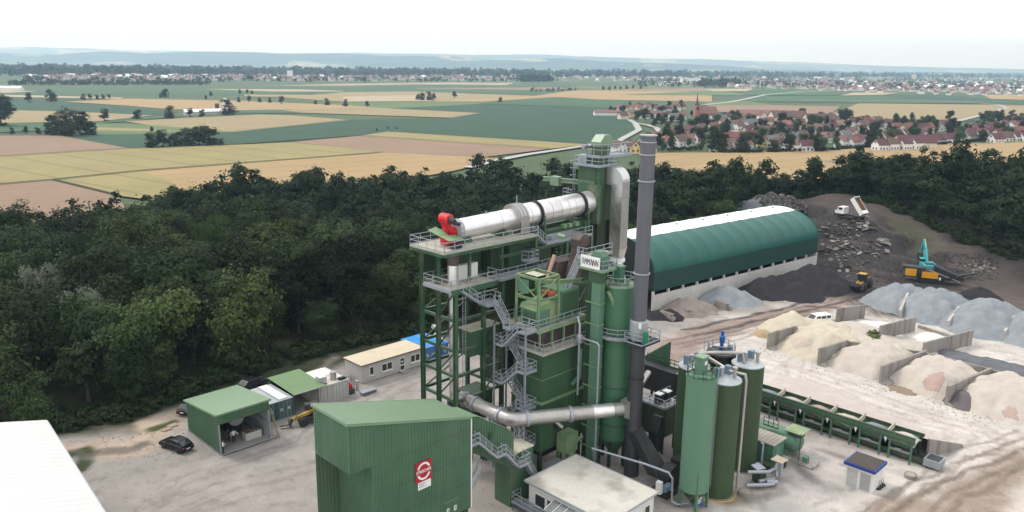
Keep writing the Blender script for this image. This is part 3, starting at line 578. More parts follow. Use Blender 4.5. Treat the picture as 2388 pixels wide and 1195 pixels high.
def house_proto(L, Wd, he, hr, ov=.5):
    key = (L, Wd, he, hr)
    if key in HOUSE: return HOUSE[key]
    l, w = L/2, Wd/2; mw = MB(); mw.add([(-l,-w,-.5),(l,-w,-.5),(l,w,-.5),(-l,w,-.5),(-l,-w,he),(l,-w,he),(l,w,he),(-l,w,he),(-l,0,hr-.15),(l,0,hr-.15)], [(0,1,5,4),(2,3,7,6),(1,2,6,9,5),(3,0,4,8,7)])
    sl_ = (hr-he)/w; e = he-ov*sl_; mr = MB(); t = .22
    for sg in (-1, 1): mr.hexa([(-l-ov,sg*(w+ov),e),(l+ov,sg*(w+ov),e),(l+ov,0,hr),(-l-ov,0,hr)][::sg], [(-l-ov,sg*(w+ov),e+t),(l+ov,sg*(w+ov),e+t),(l+ov,0,hr+t),(-l-ov,0,hr+t)][::sg])
    mc = MB(); mc.box(l*.3,l*.3+.7,.3,.95,hr-1.2,hr+.9); wi = MB(); wi.box(-.04,.04,-.55,.55,-.65,.65)
    HOUSE[key] = (mw.mesh('wall', WALLC['white']), mr.mesh('roof', ROOFC['red']), mc.mesh('chimney', M_brick), wi.mesh('window', M_win), L, Wd, he, hr); return HOUSE[key]
def matcopy(me, m, cache={}):
    k = (me.name, m.name)
    if k not in cache: c = me.copy(); c.materials.clear(); c.materials.append(m); cache[k] = c
    return cache[k]
def house(x, y, z, rz, kind, wall, roof, label, group, windows=True, name='house', cat='house'):
    mw, mr, mc, wi, L, Wd, he, hr = kind; o = thing(name, label, cat, (x, y, z), rz, group)
    link('wall', matcopy(mw, WALLC[wall]), o); rf = link('roof', matcopy(mr, ROOFC[roof]), o)
    link('chimney', mc, rf)
    if windows:
        n_ = 0
        for sx in (-1, 1):
            for yy in (-Wd*.2, Wd*.2): link('window', wi, o, (sx*(L/2+.02), yy, 1.6))
            link('window', wi, o, (sx*(L/2+.02), 0, min(hr-1.6, he+1.4)))
        for xx in (-L*.3, 0, L*.3): q = link('window', wi, o, (xx, -(Wd/2+.02), 1.6), math.pi/2)
    return o
kinds = [house_proto(8.6, 7.0, 4.2, 7.4), house_proto(10, 7.4, 3.6, 7.4), house_proto(7.8, 6.8, 4.8, 7.8), house_proto(11.5, 7.8, 4.2, 7.8)]
ROWS = [ # street rows of the village: (first point, last point, number of houses, orientation in degrees)
 ((1425,358),(1520,356),3,20),((1500,343),(1590,312),5,40),((1545,349),(1640,331),4,35),((1655,353),(1745,352),4,55),((1600,318),(1700,300),4,35),((1690,335),(1790,322),5,15),((1735,318),(1850,312),6,10),((1770,345),(1880,330),6,30),
 ((1800,352),(1890,352),3,15),((1860,318),(1950,306),5,20),((1900,336),(1990,322),5,40),((1955,345),(2010,338),3,35),((1930,300),(2040,290),5,15),((2040,352),(2150,345),4,20),((2060,330),(2170,318),6,35),((2085,310),(2230,302),8,15),
 ((2150,342),(2290,324),7,25),((2250,308),(2388,300),7,15),((2230,322),(2388,318),7,10),((2310,334),(2400,330),4,15),((2330,290),(2400,286),4,20),((1440,262),(1520,252),5,30),((1440,278),(1560,272),6,15),((1480,262),(1580,258),5,40),((1530,285),(1600,276),4,20),
 ((1570,262),(1600,256),2,30),((1655,290),(1700,280),3,30),((1700,300),(1800,292),5,15),((1740,282),(1860,276),5,10),((1820,300),(1900,292),3,20),((1660,316),(1730,306),3,25),((1990,300),(2080,296),3,15),((2000,290),(2060,286),2,15),((1995,315),(2050,308),3,25)]
hcount = 0; vill_xy = []; vill_lab = []
ordw = ['first','second','third','fourth','fifth','sixth','seventh','eighth']
for ri, (p0, p1, nn, ang) in enumerate(ROWS):
    for j in range(nn):
        t = (j+.5)/nn; px = p0[0]+(p1[0]-p0[0])*t+rng.uniform(-5,5); py = p0[1]+(p1[1]-p0[1])*t+rng.uniform(-3,3); x, y = G(px, py, PLAIN)
        wall = rng.choice(['white']*11+['cream','cream','cream','yellow','peach','grey','grey']); roof = rng.choice(['brown','brown','maroon','red','rose','rose','maroon','grey'])
        if px > 1980 and roof in ('rose','grey'): roof = 'maroon'
        rz = math.radians(ang+rng.choice((0,0,0,90))+rng.uniform(-6,6))
        spot = 'beside the church' if abs(px-1640) < 80 and py < 300 else 'at the wheat field edge' if py > 340 else 'at the village edge by the maize' if px < 1530 else 'in the eastern half of the village' if px > 2000 else 'in the middle of the village' if px > 1700 else 'in the western half of the village'
        house(x, y, PLAIN, rz, kinds[rng.choice((0,0,1,2,3 if j % 4 == 1 else 0))], wall, roof, '%s house with %s roof, %s in its row %s' % (wall, roof, ordw[j], spot), 'houses of the village', windows=py > 296)
        vill_xy.append((x, y)); vill_lab.append(wall+' house with '+roof+' roof'); hcount += 1
def big_house(px, py, L, W_, he, hr, rz, wall, roof, label, name='barn', cat='barn'):
    x, y = G(px, py, PLAIN); house(x, y, PLAIN, math.radians(rz), house_proto(L, W_, he, hr), wall, roof, label, None, windows=False, name=name, cat=cat); vill_xy.append((x, y)); vill_lab.append('barn with '+roof+' roof')
big_house(1770,276,40,13,4.5,8.5,-8,'peach','rose','long barn with rose roof behind the church')
big_house(1835,285,34,16,5,11,5,'cream','brown','big brown roofed barn in the village centre')
big_house(1910,290,30,13,4.5,10,8,'cream','brown','brown roofed farmhouse east of the big barn')
big_house(1415,270,28,9,3.5,6,6,'white','rose','long low house at the village edge beside the maize')
big_house(2130,345,26,12,4,8.5,4,'cream','maroon','long maroon roofed house at the wheat field edge')
# church
ch = thing('church', 'rose brick village church with slim dark spire', 'church', G3(1632,283,PLAIN), math.radians(12))
M_chb = mat('church_brick',(.36,.17,.12),.9,var=.15,fine=3); M_spire = mat('spire_slate',(.03,.035,.04),.6,var=.2)
mb = MB(); mb.add([(-2,-5,-.5),(16,-5,-.5),(16,5,-.5),(-2,5,-.5),(-2,-5,8),(16,-5,8),(16,5,8),(-2,5,8),(-2,0,14),(16,0,14)],[(0,1,5,4),(2,3,7,6),(1,2,6,9,5),(3,0,4,8,7)]); mb.build('nave', M_chb, ch)
mb = MB()
for sg in (-1,1): mb.hexa([(-2.4,sg*5.6,7.3),(16.4,sg*5.6,7.3),(16.4,0,14),(-2.4,0,14)][::sg],[(-2.4,sg*5.6,7.6),(16.4,sg*5.6,7.6),(16.4,0,14.4),(-2.4,0,14.4)][::sg])
mb.build('roof', ROOFC['rose'], ch)
mb = MB(); mb.box(-6.5,-1.8,-2.4,2.4,-.5,15.5); tw = mb.build('tower', M_chb, ch)
mb = MB(); mb.lathe([(2.7,15.5),(1.7,17.5),(1.1,18.5),(.55,22),(.08,28)],-4.15,0,8); mb.build('spire', M_spire, tw)
for k in range(4): mb = MB(); mb.box(1.5+k*3.8,2.9+k*3.8,-5.06,-4.9,2.2,6.4); mb.build('window', M_win, ch)
mb = MB(); mb.box(-5.4,-2.9,-2.46,-2.3,11,14); mb.build('belfry_window', M_win, tw)
# village trees
vt = 0
for k in range(1800):
    px = rng.uniform(1400, 2410); py = rng.uniform(250, 358)
    if not inpoly(np.array([px]), np.array([py]), [(1400,270),(1440,252),(1560,238),(1610,262),(1720,280),(1900,272),(2000,282),(2200,282),(2410,272),(2410,332),(2200,338),(1960,356),(1720,362),(1520,362),(1500,345),(1560,310),(1500,300),(1470,285)])[0]: continue
    x, y = G(px, py, PLAIN)
    dm = min(math.hypot(x-a, y-b_) for a, b_ in vill_xy)
    if dm < 5.0 and rng.random() < .9: continue
    if vt >= 290: break
    i = rng.choice((0,1,I_F[0],I_F[1],4,5,I_F[2])); s = rng.uniform(.6, 1.0); vt += 1
    spot = 'by the church' if abs(px-1640) < 90 and py < 300 else 'near the wheat' if py > 335 else 'near the maize' if px < 1560 else 'eastwards' if px > 2000 else 'mid village'
    plant_tree(i, x, y, PLAIN, s, rng.uniform(0, 6.28), {4:'slim dark tree',5:'bushy tree'}.get(i,'round dark tree')+' beside the '+vill_lab[min(range(len(vill_xy)), key=lambda q: math.hypot(x-vill_xy[q][0], y-vill_xy[q][1]))]+' '+spot, 'trees between the village houses', name='garden_tree')
hg = []
for p0, p1 in (((1560,352),(1640,350)),((1790,357),(1960,352)),((1960,350),(2060,344)),((2060,344),(2200,338)),((2280,330),(2400,326)),((1690,358),(1780,358)),((2200,338),(2290,332))):
    mb = MB(); a0, a1 = Vector(G3(*p0, PLAIN)), Vector(G3(*p1, PLAIN)); pts = []
    nseg = int((a1-a0).length/1.6)
    for q in range(nseg): pts.append((*(a0.lerp(a1, q/nseg))[:2], PLAIN, rng.uniform(.9, 1.2), q))
    merged('hedge', pts, lowb, M_leafm, 'dark clipped hedge between the village gardens and the wheat', 'hedge'); 
for o in [o for o in COL.objects if o.name.startswith('hedge')]: o['kind'] = 'thing'; o['group'] = 'garden hedges along the wheat field'
# farm out on the plain
M_wroof = mat('sheet_roof_white', (.68,.68,.68), .5, var=.06)
ROOFC['white'] = M_wroof
for px, py, L in ((455,268,20),(485,267,22),(512,266,14)): big_house(px, py, L, 9, 3, 5.2, 10+L, 'grey', 'white', {20:'white roofed shed at the west end of the lone farm',22:'long white roofed barn in the middle of the lone farm',14:'short white roofed barn beside the farm tree'}[L])
x, y = G(526, 265, PLAIN); t = thing('farm_silo', 'tall pale silo tower behind the lone farm tree', 'silo', (x, y, PLAIN)); mb = MB(); mb.lathe([(2.4,0),(2.4,14),(1.6,15),(.1,15.4)], n=12); mb.build('shell', WALLC['white'], t); mb = MB(); mb.box(-2.3,2.3,-2.6,-2.3,13,14); mb.build('platform', WALLC['grey'], t)
for px in (505,510): x, y = G(px, 264, PLAIN); mb = MB(); mb.lathe([(1.1,0),(1.1,9),(.3,10)], x, y, 10); mb.v = [(a,b_,z+PLAIN) for a,b_,z in mb.v]; tag(mb.build('feed_silo', ROOFC['brown']), 'slim brown feed silo at the lone farm, %s of the pair' % ('western' if px == 505 else 'eastern'), 'silo', 'feed silos at the farm')
big_house(8,211,60,14,4,7,5,'white','white','long white barn at the western edge of the plain')
# distant settlements, woods and hills
def blocks(name, n_, area, label, seed, s=(10,8,4,8)):
    q = random.Random(seed); mb = MB()
    for _ in range(n_):
        px, py = area(q); x, y = G(px, py, PLAIN); a = q.uniform(0, 3.14); k = q.uniform(.8, 1.5); L, W_, he, hr = s[0]*k/2, s[1]*k/2, s[2]*k, s[3]*k
        ca_, sa_ = math.cos(a), math.sin(a); tr = lambda p: (x+p[0]*ca_-p[1]*sa_, y+p[0]*sa_+p[1]*ca_, PLAIN+p[2])
        mb.add([tr(p) for p in ((-L,-W_,0),(L,-W_,0),(L,W_,0),(-L,W_,0),(-L,-W_,he),(L,-W_,he),(L,W_,he),(-L,W_,he),(-L,0,hr),(L,0,hr))], [(0,1,5,4),(2,3,7,6),(1,2,6,9,5),(3,0,4,8,7)], 0)
        mb.add([tr(p) for p in ((-L,-W_-.4,he-.2),(L,-W_-.4,he-.2),(L,0,hr+.1),(-L,0,hr+.1),(L,W_+.4,he-.2),(-L,W_+.4,he-.2))], [(0,1,2,3),(3,2,4,5)], q.choice((1,1,1,2,2,3)))
    return tag(mb.build(name, [mat('render_far',(.50,.485,.46),.9,var=.1,scale=.05), ROOFC['rose'], ROOFC['brown'], M_wroof]), label, 'town', kind='stuff')
blocks('distant_town', 420, lambda q: (q.uniform(60, 1080), 190-q.uniform(0,9)-abs(q.gauss(0,1))*2+ (q.random()*2)), 'pale houses of the long riverside town below the hills', 3, (12,9,5,9))
blocks('distant_town', 380, lambda q: (q.uniform(1080, 2400), 172+q.uniform(0,18)), 'scattered far houses and halls across the hazy plain', 5, (14,10,5,8))
blocks('distant_town', 330, lambda q: (lambda t: (1700+700*t, 199+12*t+q.uniform(-14, 9)))(q.random()**.8), 'far half of the town beyond the green fields', 6, (11,9,4.5,8.5))
for j in range(64):
    px = rng.uniform(1850, 2400); py = np.interp(px, [1850,2000,2200,2400], [205,213,220,222])+rng.uniform(-9, 3); x, y = G(px, py, PLAIN)
    rf = rng.choice(['rose','brown','red','maroon','grey']); wl_ = rng.choice(['white','white','white','cream'])
    house(x, y, PLAIN, rng.uniform(0, 3.14), kinds[j % 4], wl_, rf, '%s house with %s roof, edge of the far town %s' % (wl_, rf, ['by the green field','along the meadow','by the long wheat strip','behind the maize'][j % 4]), 'houses on the near edge of the far town', windows=False)
for px, py, L, W_, he, wl_, lab in ((1610,196,60,30,17,'white','tall white factory hall on the far plain'),(1570,198,50,22,8,'grey','low grey hall beside the white factory'),(1545,200,40,14,6,'white','small white hall west of the factory'),(1700,202,30,14,6,'cream','cream hall east of the factory trees'),(1330,178,70,20,9,'white','long white hall at the riverside wood'),(1250,186,70,25,9,'white','white works hall beside the far wood clump'),(1130,184,60,20,9,'cream','cream works hall in the riverside town'),(1900,176,60,20,10,'white','white block in the hazy town'),(2040,184,50,20,9,'grey','grey hall before the hazy town'),(1990,212,46,14,5,'white','long white shed at the near edge of the far town'),(2130,186,20,12,26,'cream','pale church tower block in the far town'),(677,186,14,14,26,'white','white water tower in the riverside town')):
    x, y = G(px, py, PLAIN); mb = MB(); mb.box(x-L/2,x+L/2,y-W_/2,y+W_/2,PLAIN,PLAIN+he); mb2 = MB(); mb2.box(x-L/2-.6,x+L/2+.6,y-W_/2-.6,y+W_/2+.6,PLAIN+he,PLAIN+he+1.0)
    t = thing('industrial_hall' if he < 20 else 'tower_block', lab, 'hall' if he < 20 else 'tower', (0,0,0)); mb.build('wall', WALLC[wl_], t); mb2.build('roof', M_wroof, t)
def farwood(name, n_, area, hr_, label, seed, nq=90, size=3.2):
    base = [verts(crown_mesh('low', 6, .2, 11, nq, size*.8, seed+i, lobes=6)) for i in range(3)]; q = random.Random(seed); pts = []
    for k in range(n_): px, py = area(q); x, y = G(px, py, PLAIN); pts.append((x, y, PLAIN-.5, q.uniform(*hr_)/11, k))
    return merged(name, pts, base, M_farleaf, label, 'wood')
M_farleaf = mat('foliage_horizon', (.022,.038,.017), .9, var=.45, scale=.012, fine=.1, spec=.1)
def lerp_y(xs_, ys_): return lambda x: float(np.interp(x, xs_, ys_))
farwood('riverside_wood', 1500, lambda q: (lambda x: (x, q.uniform(162+.006*x, 179+.002*x)))(q.uniform(-30, 2420)), (16, 30), 'broad dark band of riverside woods below the hills', 101, 110, 3.0)
farwood('tree_belt', 210, lambda q: (lambda x: (x, 197.5+.4*q.random()*q.random()*6-x*.001))(q.uniform(20, 490)), (6, 11), 'thin belt of trees along the far road', 111, 70, 2.0)
farwood('town_trees', 650, lambda q: (q.uniform(60, 1300), q.uniform(178, 193)), (7, 14), 'trees between the houses of the riverside town', 121, 60, 2.2)
farwood('town_trees', 900, lambda q: (lambda x: (x, q.uniform(172, 205+12*max(0,(x-1700)/700))))(q.uniform(1480, 2420)), (7, 15), 'trees between the houses of the far town', 131, 60, 2.0)
farwood('wood_clump', 46, lambda q: (q.uniform(1218, 1282), q.uniform(188.5, 191.5)), (16, 22), 'dark wood clump before the white works hall', 141, 130, 2.6)
farwood('tree_row', 26, lambda q: (q.uniform(1630, 1720), q.uniform(199, 203)), (14, 24), 'dark trees beside the white factory hall', 151, 130, 2.4)
farwood('bush_row', 40, lambda q: (q.uniform(1236, 1345), 216-q.random()*4), (4, 8), 'low bushes along the far wheat strip', 161, 60, 1.4)
# hills
def hill(name, Y0, prof, depth, seed, rough=14):
    xs_ = np.arange(-Y0*1.35, Y0*1.6, Y0*.0155); vs = []; nx_ = len(xs_); rows = 14
    px = PCX+FPX*xs_/Y0
    top = np.interp(px, [p[0] for p in prof], [p[1] for p in prof])
    hor = 151.5+(px-1194)*.0131; hh = (hor-top)*Y0/FPX+CAM_H-PLAIN
    for j in range(rows):
        t = j/(rows-1); s_ = math.sin(t*math.pi/2)**.8
        z = PLAIN-2+np.maximum(hh,3)*s_*(.86+.28*fbm(xs_/1500+j*.35, np.full(nx_, j*.5), seed))
        z = z+rough*(fbm(xs_/600, np.full(nx_, j*.9), seed+5)-.5)*s_*2
        vs.append(np.stack([xs_, np.full(nx_, Y0+depth*t)+(fbm(xs_/500, np.full(nx_, j), seed+2)-.5)*depth*.25, z], 1))
    v = np.concatenate(vs); mb = MB(); mb.v = [tuple(p) for p in v]
    mb.f = [(j*nx_+i, j*nx_+i+1, (j+1)*nx_+i+1, (j+1)*nx_+i) for j in range(rows-1) for i in range(nx_-1)]; mb.mi = [0]*len(mb.f)
    o = tag(mb.build(name, M_hill, smooth=True), kind='structure'); return o
M_hill = bpy.data.materials.new('hill_woods'); M_hill.use_nodes = True; n = M_hill.node_tree.nodes; l = M_hill.node_tree.links; b = n['Principled BSDF']; b.inputs['Roughness'].default_value = 1; b.inputs['Specular IOR Level'].default_value = 0
geo = n.new('ShaderNodeNewGeometry'); t1 = n.new('ShaderNodeTexNoise'); t1.inputs['Scale'].default_value = .0008; t1.inputs['Detail'].default_value = 2; l.new(geo.outputs['Position'], t1.inputs['Vector'])
cr = n.new('ShaderNodeValToRGB'); cr.color_ramp.interpolation = 'CONSTANT'; e = cr.color_ramp.elements; e[0].position = 0; e[0].color = (.012,.028,.016,1); e[1].position = .58; e[1].color = (.20,.24,.09,1)
for p_, c_ in ((.62,(.34,.28,.15,1)),(.655,(.016,.032,.018,1)),(.68,(.18,.24,.08,1)),(.72,(.4,.32,.17,1))): x = e.new(p_); x.color = c_
l.new(t1.outputs['Fac'], cr.inputs[0])
t2 = n.new('ShaderNodeTexNoise'); t2.inputs['Scale'].default_value = .012; t2.inputs['Detail'].default_value = 4; l.new(geo.outputs['Position'], t2.inputs['Vector'])
mr_ = n.new('ShaderNodeMapRange'); mr_.inputs[1].default_value = .3; mr_.inputs[2].default_value = .7; mr_.inputs[3].default_value = .5; mr_.inputs[4].default_value = 1.4; l.new(t2.outputs['Fac'], mr_.inputs[0])
vm = n.new('ShaderNodeVectorMath'); vm.operation = 'SCALE'; l.new(cr.outputs[0], vm.inputs[0]); l.new(mr_.outputs[0], vm.inputs['Scale']); l.new(vm.outputs[0], b.inputs['Base Color'])
hill('hills', 11000, [(-1500,125),(-400,122),(0,122),(90,127),(180,118),(300,124),(400,120),(560,123),(640,128),(760,126),(900,132),(1040,130),(1150,137),(1300,135),(1420,143),(1600,150),(1800,160),(2000,168),(4000,180)], 900, 3, 10)
hill('hills', 17000, [(-1500,116),(0,110),(120,112),(200,116),(300,117),(480,121),(640,123),(800,124),(960,125),(1100,127),(1250,128),(1400,133),(1600,137),(1760,142),(1950,148),(2100,154),(2300,160),(2500,163),(4500,170)], 1500, 8, 14)
# haze: one closed body of pale air round everything
hz = MB(); hz.box(-27000, 30000, -400, 24000, PLAIN-4, 720)
hm = bpy.data.materials.new('haze_air'); hm.use_nodes = True; n = hm.node_tree.nodes; n.clear(); o_ = n.new('ShaderNodeOutputMaterial'); pv = n.new('ShaderNodeVolumePrincipled')
pv.inputs['Color'].default_value = (.54,.77,1.0,1); pv.inputs['Absorption Color'].default_value = (.6,.6,.6,1); pv.inputs['Density'].default_value = 0.0001; pv.inputs['Anisotropy'].default_value = 0.45
hm.node_tree.links.new(pv.outputs[0], o_.inputs['Volume'])
tag(hz.build('haze', hm), 'pale bluish summer haze over the plain', 'haze', kind='stuff')
# ------------------------------------------------------------------ the asphalt plant, modelled in site-grid metres (a, c, z)
DUST = (.33,.29,.22)
M_green = mat('green_paint', (.056,.122,.066), .55, var=.18, scale=.35, fine=5, dirt=(.115,.135,.095), dirt_amt=.65, streak=True, dirt_scale=.5)
M_greenroof = mat('green_sheet_roof', (.165,.245,.15), .4, var=.06, scale=.3, fine=3, dirt=(.14,.2,.13), dirt_amt=.3)  # wall green made paler: sky sheen and pale dust put into the colour
M_dkgreen = mat('green_paint_dusty', (.026,.052,.027), .55, var=.12, scale=.4, fine=3, dirt=(.11,.11,.07), dirt_amt=.5, streak=True)
M_towerg = mat('green_paint_tower', (.040,.088,.043), .55, var=.12, scale=.4, fine=3, dirt=(.10,.11,.06), dirt_amt=.45, streak=True)
M_steel = mat('steel_green', (.042,.096,.048), .5, var=.1, fine=4, dirt=DUST, dirt_amt=.3)
M_galv = mat('galvanised', (.33,.35,.38), .45, .5, var=.12, fine=5); M_grate = mat('grating', (.25,.27,.30), .6, .3, var=.15, fine=6)
M_dusty = mat('dusty_deck', (.40,.38,.30), .85, var=.15, fine=4, dirt=(.26,.2,.15), dirt_amt=.6); M_pale = mat('pale_green_dusty', (.15,.24,.12), .6, var=.12, fine=3, dirt=(.36,.35,.2), dirt_amt=.6)
M_alu = mat('aluminium_sheet', (.76,.74,.72), .32, .75, var=.08, scale=.5, fine=4, dirt=(.42,.38,.34), dirt_amt=.5, streak=True)
M_alu2 = mat('aluminium_duct', (.58,.57,.56), .3, .85, var=.12, scale=.8, fine=4, dirt=(.35,.29,.24), dirt_amt=.45)
M_zinc = mat('zinc_pipe', (.42,.40,.38), .4, .7, var=.15, fine=4, dirt=(.25,.2,.16), dirt_amt=.4)
M_chim = mat('chimney_grey', (.105,.105,.117), .6, .2, var=.1, scale=.6, fine=3, dirt=(.07,.065,.065), dirt_amt=.5, streak=True)
M_black = mat('black_steel', (.022,.022,.025), .55, var=.2, fine=3, dirt=(.07,.06,.05), dirt_amt=.4); M_brown = mat('rust_red_paint', (.062,.043,.040), .65, var=.2, fine=4, dirt=(.25,.2,.15), dirt_amt=.4)
M_red = mat('red_paint', (.50,.012,.018), .35, var=.08); M_orange = mat('orange_paint', (.42,.09,.03), .5, var=.15); M_rubber = mat('rubber', (.018,.018,.019), .8, var=.2)
M_palesilo = mat('silo_pale_green', (.090,.182,.120), .5, var=.06, scale=.3, fine=3, dirt=(.09,.2,.11), dirt_amt=.4, streak=True)
M_tank = mat('tank_green', (.050,.092,.042), .5, var=.1, scale=.5, fine=2, dirt=(.075,.075,.035), dirt_amt=.3, streak=True)
M_fsilo = mat('silo_mid_green', (.055,.15,.082), .5, var=.08, scale=.3, fine=3, dirt=(.04,.10,.05), dirt_amt=.5, streak=True)
M_tanktop = mat('tank_top', (.42,.45,.47), .45, .3, var=.08, dirt=(.34,.2,.13), dirt_amt=.5); M_bluegrey = mat('blue_grey_paint', (.13,.2,.26), .5, var=.1); M_blue = mat('blue_paint', (.01,.09,.32), .4, var=.1)
M_white = mat('white_paint', (.72,.72,.70), .5, var=.04); M_signred = mat('sign_red', (.36,.012,.022), .4, var=.03); M_ink = mat('sign_ink', (.02,.02,.022), .5, var=.05); M_grey = mat('grey_paint', (.30,.31,.32), .55, var=.08)
M_conc = mat('concrete', (.26,.238,.215), .9, var=.12, scale=.5, fine=4, dirt=(.12,.10,.09), dirt_amt=.9, dirt_scale=.8, streak=True, bump=.2); M_glass = mat('glass_dark', (.025,.03,.035), .08, var=.1, spec=.6)
M_galvl = mat('railing_steel', (.34,.37,.40), .5, .3, var=.1)
def rail(mb, pts, h=1.1, sp=1.5, t=.06, closed=False):
    pts = [Vector(p) for p in pts]
    if closed: pts = pts+[pts[0]]
    for p, q in zip(pts[:-1], pts[1:]):
        L = (q-p).length; n_ = max(1, round(L/sp))
        for i in range(n_+1): b_ = p.lerp(q, i/n_); mb.beam(b_, b_+Vector((0,0,h)), t, t)
        for hh in (h, h*.55): mb.beam(p+Vector((0,0,hh)), q+Vector((0,0,hh)), t, t)
        mb.beam(p+Vector((0,0,.08)), q+Vector((0,0,.08)), .02, .14)
    return mb
def railing(par, pts, m=None, **kw): mb = MB(); rail(mb, pts, **kw); return mb.build('railing', m or M_galvl, par)
def deck(par, a0, a1, c0, c1, z, t=.22, m=None, name='deck'): mb = MB(); mb.box(a0,a1,c0,c1,z-t,z); return mb.build(name, m or M_grate, par)
def bx(par, name, a0, a1, c0, c1, z0, z1, m, bev=0): mb = MB(); mb.box(a0,a1,c0,c1,z0,z1); return mb.build(name, m, par)
def bm_(par, name, p, q, w, h=None, m=None): mb = MB(); mb.beam(p, q, w, h); return mb.build(name, m or M_steel, par)
def ibeam(par, name, p, q, w=.3, m=None):
    mb = MB(); p, q = Vector(p), Vector(q); v = abs((q-p).normalized().z) > .9
    o = Vector((0,1,0)) if v else Vector((0,0,1)); up = (0,1,0) if v else (0,0,1)
    mb.beam(p, q, .03, w*.9, up=up); mb.beam(p+o*w/2, q+o*w/2, w, .035, up=up); mb.beam(p-o*w/2, q-o*w/2, w, .035, up=up)
    return mb.build(name, m or M_steel, par)
def flight(par, p, q, wv, n_=None, m=None):
    """stair flight from p (top) to q (foot), wv = width vector"""
    p, q, wv = Vector(p), Vector(q), Vector(wv); mb = MB(); n_ = n_ or max(3, int(abs(p.z-q.z)/.22))
    for o in (Vector((0,0,0)), wv): mb.beam(p+o, q+o, .05, .22)
    for i in range(1, n_): e = p.lerp(q, i/n_); mb.beam(e, e+wv, .24, .03)
    f = mb.build('flight', m or M_galv, par)
    mb = MB()
    for o in (Vector((0,0,0)), wv):
        for k in (0,.33,.66,1): e = p.lerp(q, k)+o; mb.beam(e, e+Vector((0,0,1)), .05)
        for hh in (1,.55): mb.beam(p+o+Vector((0,0,hh)), q+o+Vector((0,0,hh)), .05)
    mb.build('handrail', M_galvl, par); return f
def cyl(par, name, ca, cc, prof, m, n=28, smooth='auto'): mb = MB(); mb.lathe(prof, ca, cc, n); return mb.build(name, m, par, smooth)
# --- dryer tower: the steel frame that carries the drum
t = site('dryer_tower', 'tall green steel frame with grey walkways carrying the drying drum', 'steel tower', 67, 66)
cols = [(55.2,63.9),(55.2,66.9),(59.4,63.9),(62.4,63.9),(62.2,69.8),(55.2,69.8),(68.6,64.6),(68.6,70.2),(74.5,64.8),(74.5,70.2),(79.6,65),(79.6,70.2)]
for a, c in cols:
    top = 21.7 if (a < 60 and c < 65) or a == 62.4 else 25.7 if a < 70 else 24.4
    ibeam(t, 'column', (a,c,0), (a,c,top), .42)
ibeam(t, 'column', (58.4,65.2,21.9), (58.4,65.2,25.7), .3); ibeam(t, 'column', (63.5,65.2,21.9), (63.5,65.2,25.7), .3)
for z in (8.6,11.6,14.6,18.2,21.6):
    for (p, q) in (((55.2,63.9),(55.2,66.9)),((55.2,66.9),(55.2,69.8)),((55.2,63.9),(62.4,63.9)),((55.2,69.8),(62.2,69.8)),((62.4,63.9),(62.2,69.8))):
        ibeam(t, 'beam', (*p,z), (*q,z), .28)
for z in (12.4,18.2,24.3):
    for (p, q) in (((62.4,64.4),(68.6,64.6)),((68.6,64.6),(74.5,64.8)),((74.5,64.8),(79.6,65)),((62.2,70),(68.6,70.2)),((68.6,70.2),(79.6,70.2)),((68.6,64.6),(68.6,70.2)),((74.5,64.8),(74.5,70.2)),((79.6,65),(79.6,70.2))): ibeam(t, 'beam', (*p,z), (*q,z), .28)
for z0, z1 in ((8.6,11.6),(11.6,14.6),(14.6,18.2),(18.2,21.6)):
    bm_(t,'brace',(55.2,66.9,z0),(55.2,64,z1),.14,m=M_dkgreen); bm_(t,'brace',(59.4,63.9,z0),(62.4,63.9,z1),.14,m=M_dkgreen)
    bm_(t,'brace',(55.2,69.8,z0),(62.2,69.8,z1),.14,m=M_dkgreen)
for z0, z1 in ((0,8.6),): bm_(t,'brace',(55.2,63.9,z1),(59.4,63.9,z0),.16,m=M_dkgreen); bm_(t,'brace',(59.4,63.9,z1),(62.4,63.9,z0+2),.16,m=M_dkgreen)
for p, q in (((68.6,64.6),(74.5,64.8)),((74.5,64.8),(79.6,65)),((62.4,64.4),(68.6,64.6))):
    for z0, z1 in ((12.4,18.2),(18.2,24.2)): bm_(t,'brace',(*p,z0),(*q,z1),.14,m=M_dkgreen)
deck(t,54.2,69.1,64.6,70.7,26,m=M_dusty); ibeam(t,'edge_beam',(54.2,64.6,25.65),(69.1,64.6,25.65),.3); ibeam(t,'edge_beam',(54.2,64.7,25.65),(54.2,70.6,25.65),.3); ibeam(t,'edge_beam',(54.2,70.6,25.65),(69.1,70.6,25.65),.3)
for a in (57,60,63,66): ibeam(t,'joist',(a,64.8,25.6),(a,70.4,25.6),.25,M_dkgreen)
railing(t, [(69.1,64.62,26),(54.25,64.62,26),(54.25,70.65,26),(69.1,70.65,26)])
deck(t,70.6,79.4,64.6,70.4,24.65); railing(t, [(70.7,64.62,24.65),(79.4,64.62,24.65)]); railing(t,[(70.7,70.35,24.65),(79.4,70.35,24.65)])
flight(t,(69.1,64.75,26),(70.7,64.75,24.65),(0,.8,0))
deck(t,66.1,67.9,63.3,64.5,23.4); railing(t,[(67.9,64.5,23.4),(67.9,63.35,23.4),(66.15,63.35,23.4),(66.15,64.5,23.4)],sp=.9)
deck(t,54.3,61.2,63.6,68.4,21.95,m=M_dusty); bx(t,'edge_beam',54.3,61.2,63.5,63.58,21.35,21.95,M_steel); bx(t,'edge_beam',54.2,54.28,63.6,68.4,21.6,21.95,M_galv)
railing(t,[(56.9,63.65,21.95),(61.2,63.65,21.95)]); railing(t,[(55.2,63.65,21.95),(54.35,63.65,21.95),(54.35,68.4,21.95),(61.2,68.4,21.95)])
